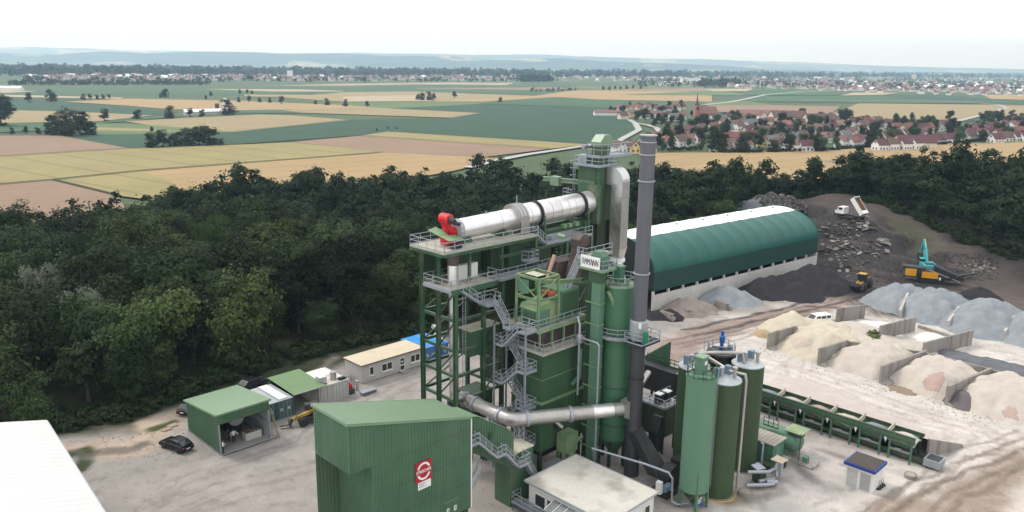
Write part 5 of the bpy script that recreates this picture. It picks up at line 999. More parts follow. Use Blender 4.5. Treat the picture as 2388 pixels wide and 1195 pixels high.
bm_(rf,'eaves_trim',(a0-.12,c0-.1,16.95),(a0-.12,c1+.1,16.95),.1,.25,M_greenroof); bx(lb_,'corner_trim',a1-.02,a1+.1,c0-.1,c0+.04,3.8,13.2,M_white); bx(lb_,'corner_trim',a0-.07,a0+.05,c0-.07,c0+.05,12.35,16.9,M_green)
for q in ((36,c0+.4),(46.6,c0+.4),(36,c1-.4),(46.6,c1-.4)): ibeam(lb_,'leg',(*q,0),(*q,3.8),.45,M_dkgreen)
for k, a in enumerate((43.6,45.4-.9)):
    dr = bx(lb_,'hatch',a+.02,a+.88,c0-.09,c0-.06,3.85,5.5,M_green); bx(dr,'number_plate',a+.3,a+.6,c0-.115,c0-.092,4.35,4.85,M_white)
    text(dr,'32'[k],.42,(a+.45,c0-.13,4.6),(math.pi/2,0,0),M_ink)
bx(lb_,'hatch_frame',43.55,45.35,c0-.08,c0-.06,5.5,5.56,M_greenroof)
sg = bx(lb_,'company_sign',40.25,42.1,c0-.11,c0-.07,8.9,10.9,M_signred)
mb = MB()
for s_ in (1,-1):
    for k in range(18):
        q0 = .28+k*(math.pi-.56)/18; q1 = .28+(k+1)*(math.pi-.56)/18
        pt = lambda rr, q: (41.17+rr*math.cos(q), c0-.125, 9.9+s_*(.12+rr*.98*math.sin(q)))
        mb.add([pt(.55,q0),pt(.76,q0),pt(.76,q1),pt(.55,q1)],[(0,1,2,3)] if s_ < 0 else [(3,2,1,0)])
mb.build('emblem', M_white, sg); text(sg,'STREICHER',.42,(41.17,c0-.13,9.9),(math.pi/2,0,0),M_white,width=1.72,bold=.012)
s2 = bx(lb_,'capacity_plate',40.5,42.0,c0-.11,c0-.07,8.12,8.86,M_white); text(s2,'450 t',.34,(41.0,c0-.12,8.42),(math.pi/2,0,0),M_grey,width=.78); text(s2,'Tragkraft',.18,(40.95,c0-.12,8.7),(math.pi/2,0,0),M_grey,width=.7)
# covered skip way between mixer and loading silo, with its stair
sk = site('skip_way', 'ribbed green covered skip way sloping between mixer and loading silo', 'skip way', 52, 55.5)
pf = [(47.05,9.6),(47.05,12.7),(49.4,12.0),(54.6,8.6),(54.6,6.0),(57.6,6.0),(57.6,0),(54.2,0),(54.2,4.6)]
w = MB(); w.ribbed((47.05,54),(49.4,54),9.3,12.7,12.0,.36,.05,(0,-1),7.9); w.ribbed((49.4,54),(54.2,54),7.9,12.0,8.87,.36,.05,(0,-1),4.6); w.ribbed((54.2,54),(57.6,54),0,6.0,6.0,.36,.05,(0,-1)); w.add([(54.2,54,6),(54.6,54,6),(54.6,54,8.6),(54.2,54,8.87)],[(0,1,2,3)]); w.build('front_wall', M_green, sk)
w = MB(); w.ribbed((54.2,56.4),(54.2,54),0,4.6,4.6,.36,.05,(-1,0)); w.build('side_wall', M_green, sk); bx(sk,'end_wall',54.55,54.62,54,56.9,6,8.6,M_dkgreen)
mb = MB(); mb.add([(47.05,53.9,12.75),(49.4,53.9,12.05),(54.7,53.9,8.62),(47.05,57,12.75),(49.4,57,12.05),(54.7,57,8.62)],[(0,1,4,3),(1,2,5,4)]); mb.build('roof', M_greenroof, sk)
bx(sk,'leg_roof',54.1,57.7,53.9,56.5,6.0,6.08,M_dusty); mb = MB(); mb.add([(47.05,54,9.3),(49.4,54,7.9),(54.2,54,4.6),(47.05,57,9.3),(49.4,57,7.9),(54.2,57,4.6)],[(0,3,4,1),(1,4,5,2)]); mb.build('soffit', M_dkgreen, sk)
w = MB(); w.ribbed((47.05,57),(54.6,57),9.3,12.7,8.6,.4,.05,(0,1),4.6); w.build('back_wall', M_green, sk); bx(sk,'hatch',50.9,51.4,53.9,53.95,9.0,9.7,M_dkgreen)
sw = site('skip_stair', 'stepped grey walkway down the front of the covered skip way', 'stairs', 51, 53.4)
deck(sw,47.1,48.6,52.7,53.8,9.9,.12); railing(sw,[(47.15,52.75,9.9),(48.6,52.75,9.9)],sp=1.2); flight(sw,(48.6,52.75,9.9),(51.1,52.75,7.4),(0,.8,0)); deck(sw,51.1,52.3,52.7,53.8,7.4,.12); railing(sw,[(51.1,52.75,7.4),(52.3,52.75,7.4)],sp=.7)
flight(sw,(52.3,52.75,7.4),(54.2,52.75,5.2),(0,.8,0)); deck(sw,54.2,55.8,52.6,53.8,5.2,.12); railing(sw,[(54.2,52.65,5.2),(55.75,52.65,5.2),(55.75,53.75,5.2)],sp=.8)
flight(sw,(55.6,53.0,5.2),(58.6,53.0,.1),(0,.7,0)); flight(sw,(51.9,56.0,4.3),(47.6,56.0,0),(0,.8,0),m=M_grey)
# lower machinery beside the mixer
lm = site('additive_feeder', 'dusty pale green feeder box with pipes beside the mixer cladding', 'feeder', 64.6, 55.3, 2)
bx(lm,'feeder_box',63.6,65.6,54.4,55.9,2.6,4.9,M_pale); mb = MB(); mb.tube([(64.2,55.6,5.4),(63.6,56.4,6.2)],.22,10); mb.build('inlet_pipe', M_zinc, lm); mb = MB(); mb.tube([(65.6,55.2,3.0),(68.4,55.0,3.8)],.24,12); mb.build('screw_pipe', M_zinc, lm)
for q in ((63.8,54.6),(65.4,54.6),(63.8,55.7),(65.4,55.7)): ibeam(lm,'leg',(*q,0),(*q,2.6),.15,M_pale)
bx(lm,'duct_box',61.2,63.3,54.8,55.6,1.6,2.0,M_galv); bx(mt,'hatch',63.3,64.1,56.2,56.24,5.2,6.6,M_black)
# --- control office (white) in front
of = site('control_office', 'white control office with stained pale flat roof in front of the mixer', 'office building', 59, 47)
M_roofst = mat('stained_roof', (.50,.475,.42), .9, var=.1, scale=.25, fine=3, dirt=(.24,.21,.17), dirt_amt=.75, dirt_scale=.3); M_plaster = mat('plaster_white', (.60,.59,.56), .85, var=.05, dirt=(.4,.38,.34), dirt_amt=.4, streak=True)
bx(of,'wall',55.2,62.8,41.7,52.2,0,3.4,M_plaster); rf = bx(of,'roof',54.85,63.1,41.4,52.5,3.4,3.56,M_roofst)
for p, q in (((54.85,41.35,3.5),(63.1,41.35,3.5)),((54.8,41.3,3.5),(54.8,52.5,3.5)),((54.8,52.55,3.5),(63.1,52.55,3.5)),((63.15,41.3,3.5),(63.15,52.5,3.5))): bm_(rf,'edge_trim',p,q,.1,.2,M_grey)
def window(par, p, u, w_, h, m=M_white, n_=2, out=(-1,0)):
    """framed window: p = lower corner on the wall, u = direction along the wall"""
    p = Vector(p); u = Vector((u[0],u[1],0)); o = Vector((out[0],out[1],0)); mb = MB(); z = Vector((0,0,1)); f = .09
    fr = MB(); 
    for s0, s1 in ((p,p+u*w_),(p+z*h,p+u*w_+z*h)): fr.beam(s0+o*.03,s1+o*.03,.12,f)
    for k in range(n_+1): q = p+u*(w_*k/n_); fr.beam(q+o*.03,q+z*h+o*.03,f,.12,up=tuple(o))
    wn_ = fr.build('window', m, par); gl = MB(); gl.add([p+o*.015,p+u*w_+o*.015,p+u*w_+z*h+o*.015,p+z*h+o*.015],[(0,1,2,3),(3,2,1,0)]); gl.build('pane', M_glass, wn_)
    sl_ = MB(); sl_.beam(p+o*.1-z*.1,p+u*w_+o*.1-z*.1,.25,.06); sl_.build('sill', M_white, wn_)
window(of,(55.2,51.3,1.0),(0,-1),1.5,1.5,n_=1); window(of,(55.2,49.6,1.0),(0,-1),1.7,1.5,n_=1); window(of,(55.2,47.6,1.0),(0,-1),1.7,1.5,n_=1); window(of,(61.2,41.7,.9),(1,0),.9,1.6,n_=1,out=(0,-1)); window(of,(57,41.7,1.0),(1,0),2.0,1.4,n_=2,out=(0,-1)); window(of,(55.2,44.5,1.0),(0,-1),1.5,1.5,n_=1)
cn = MB(); cn.hexa([(53.6,44.6,2.25),(55.18,44.6,2.75),(55.18,48.6,2.75),(53.6,48.6,2.25)],[(53.6,44.6,2.3),(55.18,44.6,2.8),(55.18,48.6,2.8),(53.6,48.6,2.3)]); cn.build('glass_canopy', mat('canopy_glass',(.30,.33,.32),.1,var=.1,alpha=.55), of)
for k in range(5): bm_(of,'canopy_bar',(53.6,44.6+k,2.34),(55.18,44.6+k,2.84),.06,m=M_white)
op = site('office_platform', 'grey railed steel landing beside the control office', 'platform', 54.5, 54, 0); deck(op,53.9,55.4,49.0,53.6,1.0,.12); railing(op,[(55.3,53.5,1.0),(53.95,53.5,1.0),(53.95,49.2,1.0)]); 
for q in ((54,49.2),(54,53.4),(55.3,53.4)): bm_(op,'post',(*q,0),(*q,1.0),.08)
# --- exhaust fan and black ducting at the chimney foot
fn = site('exhaust_fan', 'black exhaust fan with slanting square duct at the chimney foot', 'fan', 69.5, 45.5)
mb = MB(); mb.lathe([(.3,43.6),(1.35,43.7),(1.35,45.0),(.3,45.1)],69.8,1.75,28,axis='y'); mb.build('fan_housing', M_black, fn, 'auto')
mb = MB(); mb.hexa([(68.6,45.2,1.4),(70.0,45.2,2.6),(70.0,46.6,2.6),(68.6,46.6,1.4)],[(68.4,48.4,5.6),(69.6,48.4,6.3),(69.6,49.6,6.3),(68.4,49.6,5.6)]); mb.build('outlet_duct', M_black, fn)
mb = MB(); mb.prism([(70.8,43.8,2.3),(70.8,43.8,3.2),(72.5,43.8,3.2),(74,43.8,2.4),(74,43.8,1.2),(72.3,43.8,2.2)],(0,1.3,0)); mb.build('inlet_duct', M_black, fn)
mb = MB(); mb.hexa([(71.6,47.6,2.5),(73.0,47.6,2.5),(73.0,48.8,2.5),(71.6,48.8,2.5)],[(71.6,47.6,5.0),(73.0,47.6,5.0),(73.0,48.8,5.0),(71.6,48.8,5.0)]); mb.prism([(71.6,47.6,5.0),(73.0,47.6,5.0),(72.9,47.6,6.6),(72.3,47.6,6.8)],(0,1.2,0)); mb.build('riser_duct', M_black, fn)
bx(fn,'fan_base',67.6,71.5,43.2,45.5,0,.5,M_black); mb = MB(); mb.tube([(68.2,43.4,1.4),(67.2,43.4,1.4)],.42,16); mb.build('motor', M_bluegrey, fn, 'auto'); bx(fn,'switch_box',66.6,67.1,43.5,44.1,.9,2.3,M_white)
pl_ = site('air_pipe', 'thin grey air pipe running along the office roof edge to the ground', 'pipe', 66, 42); mb = MB(); mb.tube([(66.2,52.3,.9),(64.6,51.4,4.2),(66.4,45.5,3.9),(67.0,42.8,3.7),(67.0,42.3,3.2),(67.0,42.2,.6),(67.2,41.6,.35),(69.0,40.6,.35)],.13,10); mb.build('pipe_run', M_galv, pl_, 'auto'); bx(pl_,'pipe_clamp',66.9,67.1,42.1,42.4,1.8,1.95,M_grey)
gb_ = site('filter_house', 'dark green filter house with two white capped vents on its roof', 'filter house', 77.2, 51.5)
bx(gb_,'wall',75.9,78.7,49.6,52.9,2.2,5.9,M_dkgreen); rf = bx(gb_,'roof',75.8,78.8,49.5,53.0,5.9,6.0,M_grey); railing(gb_,[(75.85,52.9,6),(75.85,49.55,6),(78.75,49.55,6)],sp=1.1)
for a, c in ((76.5,50.8),(77.9,50.6)): v = bx(gb_,'vent',a,a+.8,c,c+.8,6.0,7.2,M_black); bx(v,'cap',a-.06,a+.86,c-.06,c+.86,7.2,7.3,M_white)
for q in ((76.1,49.8),(78.5,49.8),(76.1,52.7),(78.5,52.7)): ibeam(gb_,'leg',(*q,0),(*q,2.2),.2,M_dkgreen)
cv = site('dark_conveyor', 'black enclosed conveyor bridge with railed green walkway behind the tanks', 'conveyor', 86, 56)
bx(cv,'conveyor_box',85.0,86.6,48.5,62,3.2,6.6,M_black); deck(cv,86.6,88.2,48.5,60,6.0,m=M_palesilo); railing(cv,[(88.1,48.6,6),(88.1,60,6)],m=M_steel); railing(cv,[(86.6,54,6.6),(86.6,60,6.6)],m=M_steel)
for k in range(4): bx(cv,'roof_light',85.15,86.0,49.3+k*1.3,50.4+k*1.3,6.6,6.68,M_galv)
w = MB(); w.ribbed((88.5,57.5),(88.5,64),3,9.5,4.5,.4,.06,(-1,0)); w.build('ribbed_cover', M_palesilo, cv)
for c in (50,54,58): ibeam(cv,'leg',(85.3,c,0),(85.3,c,3.2),.25,M_black); ibeam(cv,'leg',(86.3,c,0),(86.3,c,3.2),.25,M_black)
mb = MB(); mb.tube([(77.5,56,4.6),(83.5,57.5,6.3)],.42,16); mb.build('silver_pipe', M_zinc, cv, 'auto'); deck(cv,74.5,84,54.2,55.4,4.2); railing(cv,[(74.5,54.25,4.2),(84,54.25,4.2)])
# --- bitumen tanks and pale silo
def ribs(prof_r, z0, z1, ca, cc, n=60, d=.055):
    mb = MB(); vs = []
    for z in (z0, z1):
        for k in range(n):
            for f, e_ in ((0,0),(.4,0),(.55,d),(.85,d)): q = 2*math.pi*(k+f)/n; vs.append((ca+(prof_r+e_)*math.cos(q), cc+(prof_r+e_)*math.sin(q), z))
    N = n*4; mb.add(vs, [(i,(i+1)%N,N+(i+1)%N,N+i) for i in range(N)]); return mb
def tank(px, py, zt_, r, lab, boxes=True, dark=False):
    a, c = GA(px, py, zt_); t_ = site('bitumen_tank', lab, 'tank', a, c, 0, 'ribbed bitumen tanks')
    ribs(r, .15, zt_-.05, a, c).build('shell', M_tank if not dark else M_black, t_); cyl(t_,'base_ring',a,c,[(r+.1,0),(r+.1,.16)],M_conc,48)
    tp = cyl(t_,'roof',a,c,[(r+.07,zt_-.1),(r+.07,zt_+.02),(.3,zt_+.42),(.01,zt_+.44)],M_tanktop if not dark else M_black,48)
    if boxes:
        for q, w_ in ((.2,.3),(2.4,.3)): bx(tp,'hatch_box',a+.9*math.cos(q)-w_,a+.9*math.cos(q)+w_,c+.9*math.sin(q)-w_,c+.9*math.sin(q)+w_,zt_+.2,zt_+1.25,M_bluegrey)
        cyl(tp,'vent',a-.2,c+.3,[(.26,zt_+.3),(.26,zt_+1.3)],M_zinc,14); cyl(tp,'vent',a+.4,c-.9,[(.2,zt_+.2),(.2,zt_+1.2),(.3,zt_+1.25),(.3,zt_+1.5)],M_zinc,12)
    return t_, a, c
t1, a1_, c1_ = tank(1620,853,13,1.75,'ribbed green bitumen tank half hidden behind the pale silo')
t2, a2_, c2_ = tank(1690,884,13.5,1.75,'ribbed green bitumen tank standing nearest beside the pale silo')
t3, a3_, c3_ = tank(1744.6,847,13,1.78,'ribbed green bitumen tank beside the feed hoppers')
t4, a4_, c4_ = tank(1682,822,13,1.7,'dark bitumen tank with blue agitator motor on its railed top',False,True)
bl = t4; mb = MB(); mb.lathe([(.35,13.5),(.35,13.7),(.2,13.8),(.2,14.2),(.33,14.25),(.33,15.0),(.2,15.1),(.2,15.7)],a4_,c4_,16); mb.build('agitator_motor', M_blue, bl, 'auto')
railing(bl,[(a4_+1.6*math.cos(q),c4_+1.6*math.sin(q),13.1) for q in np.linspace(0,2*math.pi,11)[:-1]],closed=True,sp=1.0); bx(bl,'valve_box',a4_+.6,a4_+1.1,c4_-.9,c4_-.4,13.3,13.9,M_bluegrey)
mb = MB()
for k in range(5): mb.tube([(a4_-1.7+.35*math.cos(q),c4_+1.0+.35*math.sin(q),12.3+k*.6) for q in np.linspace(0,2*math.pi,9)],.025,4)
for q in np.linspace(0,2*math.pi,6)[:-1]: mb.beam((a4_-1.7+.35*math.cos(q),c4_+1+.35*math.sin(q),11.5),(a4_-1.7+.35*math.cos(q),c4_+1+.35*math.sin(q),14.8),.03)
mb.build('ladder_cage', M_galv, bl)
vp = site('vapour_pipe', 'pale grey vapour pipes crossing the tank tops and dropping down', 'pipe', a2_, c2_, 13)
mb = MB(); z = 14.6; mb.tube([(a1_,c1_-.4,13.4),(a1_,c1_-.4,z),(a1_+1.2,c1_-1.2,z),(a3_-2.0,c3_+.6,z),(a3_-1.2,c3_+.2,z-.1),(a3_-1.0,c3_,13.3)],.2,12); mb.build('pipe_run', M_zinc, vp, 'auto')
mb = MB(); zx = a2_+1.15; zc = c2_-1.75; mb.tube([(a1_+.6,c1_-1.0,14.3),(a2_+.6,c2_-.3,14.3),(zx,zc,14.2),(zx,zc-.15,13.6),(zx,zc-.15,.8)],.16,12); mb.build('drop_pipe', M_zinc, vp, 'auto')
psa, psc = AC(19.75,77.1)
ps = site('pale_silo', 'smooth pale green filler silo on lattice legs in front of the tanks', 'silo', psa, psc)
cyl(ps,'shell',psa,psc,[(1.55,2.3),(1.55,15.0)],M_palesilo,48); cyl(ps,'roof',psa,psc,[(1.6,14.95),(1.6,15.08),(.3,15.25),(.01,15.26)],M_palesilo,48); cyl(ps,'cone',psa,psc,[(.25,.6),(1.5,2.3)],M_dkgreen,32)
for k in range(4):
    q = k*math.pi/2+math.pi/4; p_ = (psa+1.5*math.cos(q),psc+1.5*math.sin(q)); q2 = (k+1)*math.pi/2+math.pi/4; p2 = (psa+1.5*math.cos(q2),psc+1.5*math.sin(q2))
    ibeam(ps,'leg',(*p_,0),(*p_,4.6 if k in (2,3) else 2.4),.22,M_palesilo); bm_(ps,'brace',(*p_,.2),(*p2,2.2),.07,m=M_palesilo); bm_(ps,'brace',(*p2,.2),(*p_,2.2),.07,m=M_palesilo); ibeam(ps,'ring_beam',(*p_,2.3),(*p2,2.3),.2,M_palesilo)
bx(ps,'filter_box',psa-.3,psa+.75,psc-.2,psc+.75,15.2,17.0,M_palesilo); bx(ps,'filter_lid',psa-.4,psa+.85,psc-.3,psc+.85,17.0,17.12,M_greenroof); bx(ps,'type_plate',psa+.1,psa+.5,psc-.23,psc-.2,16.2,16.6,M_white)
railing(ps,[(psa+1.52*math.cos(q),psc+1.52*math.sin(q),15.1) for q in np.linspace(0,2*math.pi,11)[:-1]],closed=True,sp=1.0,m=M_steel); cyl(ps,'manhole',psa-.7,psc-.5,[(.42,15.1),(.42,15.35),(.3,15.4)],M_palesilo,20)
mb = MB()
for k in range(40): mb.beam((psa+1.2,psc-1.25,2.6+k*.3),(psa+1.5,psc-.95,2.6+k*.3),.03)
for q in ((psa+1.2,psc-1.25),(psa+1.5,psc-.95)): mb.beam((*q,2.4),(*q,14.9),.05)
mb.build('ladder', M_galv, ps); bx(ps,'dosing_box',psa-.2,psa+.3,psc-.9,psc-.5,.8,1.5,M_white); mb = MB(); mb.tube([(psa,psc,.5),(psa+.8,psc-.8,.4)],.22,10); mb.build('screw_motor', M_blue, ps)
# --- cabin, horizontal tank and pump group
# clutter low in the tower
lc = site('dust_screw', 'dark green dust hopper with screw conveyor low inside the steel frame', 'dust hopper', 60.5, 66)
mb = MB(); mb.hexa([(59.6,65.2,3.2),(60.4,65.2,3.2),(60.4,66.2,3.2),(59.6,66.2,3.2)],[(58.2,64.6,6.4),(61.6,64.6,6.4),(61.6,67.4,6.4),(58.2,67.4,6.4)]); mb.build('hopper', M_dkgreen, lc); bx(lc,'hopper_box',58.2,61.6,64.6,67.4,6.4,8.3,M_towerg)
mb = MB(); mb.tube([(60,65.7,3.0),(66.5,62.0,3.8)],.3,12); mb.build('screw_tube', M_zinc, lc, 'auto')
for q in ((58.4,64.8),(61.4,64.8),(58.4,67.2),(61.4,67.2)): ibeam(lc,'leg',(*q,0),(*q,6.4),.2,M_dkgreen)
dk = site('service_platform', 'low grey service platform with pumps under the drum frame', 'platform', 61, 61.5); deck(dk,59.2,64.2,61.9,63.5,4.6); railing(dk,[(59.25,61.95,4.6),(64.15,61.95,4.6)]); railing(dk,[(59.25,61.95,4.6),(59.25,63.45,4.6)])
for q in ((59.4,62.1),(64,62.1),(59.4,63.3),(64,63.3)): bm_(dk,'post',(*q,0),(*q,4.5),.14,m=M_dkgreen)
for k_ in range(3): bx(dk,'cabinet',60.2+k_*1.2,61.0+k_*1.2,62.6,63.2,4.6,5.9,(M_pale,M_grey,M_towerg)[k_])
for k_ in range(4): mb = MB(); mb.tube([(62.8+k_*.5,61.4,1.0),(62.8+k_*.5,61.4,8.4+k_*.3)],.09,8); mb.build('riser_pipe', (M_zinc,M_galv)[k_ % 2], dk)
cb = site('tank_cabin', 'green equipment cabin with planked roof beside the bitumen tanks', 'cabin', 84.3, 41)
bx(cb,'wall',82.9,85.7,38.9,44.5,0,2.75,mat('cabin_green',(.07,.165,.11),.5,var=.08)); rf = bx(cb,'roof',82.7,85.9,38.7,44.7,2.75,2.83,mat('plank_roof',(.36,.32,.27),.9,var=.15,dirt=(.2,.18,.15),dirt_amt=.5))
for k in range(12): bx(rf,'roof_board',82.75,85.85,38.72+k*.5,39.14+k*.5,2.83,2.87,mat('plank_roof',(.36,.32,.27)))
bx(cb,'door',83.6,84.8,38.86,38.9,.1,2.3,mat('cabin_green2',(.09,.2,.14),.5)); bx(cb,'step_box',81.6,82.8,38.2,39.8,0,.7,M_dkgreen); bx(cb,'shelf',83.5,84.1,38.6,38.9,1.2,1.3,M_grey); bx(cb,'coal_box',82.9,84.2,37.7,38.6,0,.6,M_black)
ht = site('fuel_tank', 'pale green lying fuel tank with flat steel canopy beside the cabin', 'tank', 87.8, 41)
mb = MB(); mb.lathe([(.01,37.6),(.8,37.75),(1.25,38.2),(1.28,38.4),(1.28,45.4),(1.2,45.7),(.01,46)],87.8,1.75,36,axis='y'); mb.build('tank_shell', M_palesilo, ht, 'auto')
for c in (39.2,44): bx(ht,'saddle',86.8,88.8,c-.25,c+.25,0,.9,M_palesilo)
bx(ht,'canopy',86.7,89.2,37.3,39.6,3.25,3.32,M_pale); bx(ht,'canopy_tray',86.5,87.6,37.3,38.4,3.0,3.2,M_black); bm_(ht,'canopy_post',(86.7,37.4,0),(86.7,37.4,3.5),.07,m=M_black); railing(ht,[(86.6,40.3,3.1),(86.6,42.2,3.1)],m=M_black,sp=.6)
bx(ht,'pump_box',86.5,87.2,36.3,36.9,0,.8,M_palesilo); mb = MB(); rail(mb,[(85.7,37.0,0),(85.7,35.2,0),(87.4,35.2,0)],h=.5,sp=2); mb.build('guard_rail', M_zinc, ht)
pg = site('pump_group', 'cluster of grey insulated pipes and pumps at the tank feet', 'pump station', 79.3, 37.6)
pr = (.32,.34,.37); M_ins = mat('insulated_pipe', pr, .4, .4, var=.12)
for pts, r_i in (([(76.4,38.6,1.9),(78.9,37.3,1.5),(80.2,37.2,1.5),(80.5,37.2,2.2),(80.6,37.2,1.2),(80.4,37.0,.5)],.2),([(76,38.4,.5),(77.6,37.0,.5),(78.6,36.4,.5)],.22),([(77.9,37.9,.45),(79.6,36.9,.45)],.26),([(81.2,39.4,.3),(81.2,39.4,3.4),(81,39.6,3.6)],.14),([(78.4,37.2,.5),(79.2,36.3,.5)],.3)): mb = MB(); mb.tube(pts,r_i,14); mb.build('pipe_run', M_ins, pg, 'auto')
bx(pg,'control_cabinet',80.5,81.0,36.6,37.2,.4,2.2,M_grey); mb = MB(); mb.hexa([(79.9,36.3,2.5),(81.5,36.3,2.4),(81.5,37.7,2.4),(79.9,37.7,2.5)],[(79.9,36.3,2.6),(81.5,36.3,2.5),(81.5,37.7,2.5),(79.9,37.7,2.6)]); mb.build('rain_board', mat('board_sand',(.52,.44,.32),.9), pg)
bx(pg,'pump_body',78.0,79.4,37.8,38.8,.2,1.4,M_dkgreen); mb = MB(); mb.hexa([(78.4,38.4,1.4),(79.6,38.0,1.4),(79.7,39,1.7),(78.5,39.3,1.7)],[(78.4,38.4,1.44),(79.6,38.0,1.44),(79.7,39,1.74),(78.5,39.3,1.74)]); mb.build('sheet_cover', M_galv, pg)
def manhole(px, py, lab, r=.75, h=.55):
    x, y = G(px, py); t_ = thing('manhole_ring', lab, 'concrete ring', (x,y,0)); mb = MB(); mb.lathe([(r,0),(r,h),(r*.85,h),(r*.85,h-.1)],n=28); mb.build('ring', M_conc, t_, 'auto'); mb = MB(); mb.lathe([(r*.84,h-.08),(r*.7,h+.02),(.01,h+.04)],n=28); mb.build('fill', mat('manhole_fill',(.3,.25,.2),.9), t_)
manhole(1737,1155,'round concrete manhole ring beside the nearest ribbed tank'); manhole(2123,1114,'low brownish concrete ring on the sand near the hoppers',.7,.45)
hs_ = thing('yellow_hose', 'yellow hose curled round the foot of the ribbed tank', 'hose', (0,0,0)); ba, bc = a2_, c2_; mb = MB(); mb.tube([(*XY(ba+2.1*math.cos(q),bc+2.1*math.sin(q)),.05) for q in np.linspace(3.3,5.6,14)],.06,8); mb.build('hose_line', mat('hose_yellow',(.5,.36,.08),.6), hs_)
# ------------------------------------------------------------------ storage hall with fabric roof
HA, HB = Vector((27.3,147.8,0)), Vector((71.9,183.4,0)); hd = math.atan2(HB.y-HA.y, HB.x-HA.x); HL = (HB-HA).length
hall = thing('storage_hall', 'long storage hall with arched teal fabric roof on concrete walls', 'hall', HA, hd)
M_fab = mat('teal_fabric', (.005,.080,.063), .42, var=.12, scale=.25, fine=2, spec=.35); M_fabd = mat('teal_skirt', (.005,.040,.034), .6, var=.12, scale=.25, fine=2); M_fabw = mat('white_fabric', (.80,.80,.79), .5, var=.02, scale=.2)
M_cwall = mat('wall_concrete_pale', (.50,.48,.45), .9, var=.08, scale=.3, fine=3, dirt=(.36,.34,.32), dirt_amt=.4, streak=True)
def archpt(t): # t 0..1 from the front knee over the apex to the rear knee
    q = math.pi*t; return (10-10.0*math.cos(q)*(.9+.1*abs(math.cos(q))), 7.5+5.9*math.sin(q)**.92)
NB = 13; bl_ = HL/NB
for k in range(NB):
    x0, x1 = k*bl_, (k+1)*bl_
    for nm, ta, tb, m_ in (('roof_panel',0,.38,M_fab),('light_panel',.38,.62,M_fabw),('roof_panel',.62,1,M_fab)):
        mb = MB(); ns = 10; vs = []
        for i in range(ns+1):
            y, z = archpt(ta+(tb-ta)*i/ns)
            for j in range(7): f = j/6; sag = .09*math.sin(f*math.pi)*min(1,(z-7.2)/2); dy = (y-10)/10*sag*.5; vs.append((x0+(x1-x0)*f, y-dy, z-sag))
        mb.add(vs, [(i*7+j, i*7+j+1, (i+1)*7+j+1, (i+1)*7+j) for i in range(ns) for j in range(6)]); mb.build(nm, m_, hall, True)
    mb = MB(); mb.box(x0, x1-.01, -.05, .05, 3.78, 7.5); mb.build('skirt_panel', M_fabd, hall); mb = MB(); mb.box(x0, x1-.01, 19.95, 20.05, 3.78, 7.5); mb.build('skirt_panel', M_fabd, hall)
    if k in (1,3,5,7,9,11): mb = MB(); mb.box(x1-.15,x1+.15,9.6,10,13.3,13.75); mb.build('ridge_vent', M_galv, hall)
for nm, c_ in (('side_wall',0),('side_wall',20)): mb = MB(); mb.box(-.1, HL+.1, c_-.25, c_+.25, -.3, 3.0); mb.build(nm, M_cwall, hall)
for k in range(NB+1):
    for c_ in (0,20): mb = MB(); mb.box(k*bl_-.18, k*bl_+.18, c_-.22, c_+.22, 3.0, 3.78); mb.build('pillar', M_cwall, hall)
for x in (-.02, HL+.02):
    vs = [(x,0,3.8)]+[(x,)+archpt(i/24) for i in range(25)]+[(x,20,3.8)]
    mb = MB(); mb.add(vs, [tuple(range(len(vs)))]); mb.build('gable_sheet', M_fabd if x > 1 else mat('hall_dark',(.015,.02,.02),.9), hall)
mb = MB(); mb.box(HL-.25,HL+.25,.3,19.7,-.3,3.78); mb.build('end_wall', M_cwall, hall)
for x in (0.0, HL):
    mb = MB(); mb.tube([(x,)+archpt(i/24) for i in range(25)], .12, 8); mb.build('arch_rib', M_fab, hall)
# ------------------------------------------------------------------ stockpiles
HEAP = {}
def tongue(par, poly, m_, off=.05):
    """spill of another grit lying on the heap just built, following its surface"""
    X, Y, Z = HEAP['X'], HEAP['Y'], HEAP['Z']; px = np.empty(X.shape); py = np.empty(X.shape)
    for i in range(X.shape[0]):
        for j in range(X.shape[1]): px[i,j], py[i,j] = P(X[i,j], Y[i,j], Z[i,j])
    px = px+(fbm(X/.9,Y/.9,5)-.5)*8; py = py+(fbm(X/.9+7,Y/.9,6)-.5)*6
    keep = inpoly(px, py, poly)&(Z > -.1); idx = -np.ones(X.shape, int); idx[keep] = np.arange(keep.sum()); d = np.minimum(1, segdist(px, py, poly)/6)*off
    v = np.stack([X[keep], Y[keep], (Z+d+.012)[keep]], 1); a_, b_, c_, d_ = idx[:-1,:-1], idx[:-1,1:], idx[1:,1:], idx[1:,:-1]; ok_ = (a_ >= 0)&(b_ >= 0)&(c_ >= 0)&(d_ >= 0)
    me = bpy.data.meshes.new('grit_tongue'); me.from_pydata(v.tolist(), [], np.stack([a_[ok_],b_[ok_],c_[ok_],d_[ok_]],1).tolist()); me.polygons.foreach_set('use_smooth', [True]*len(me.polygons)); me.materials.append(m_); return link('grit_tongue', me, par)
def heap_mat(name, col, amt=.2, blot=None, ba=.5): return mat(name, col, .95, var=amt*1.3, scale=.6, fine=9, dirt=blot, dirt_amt=ba, dirt_scale=.45, bump=.8, bump_scale=4, spec=.1)
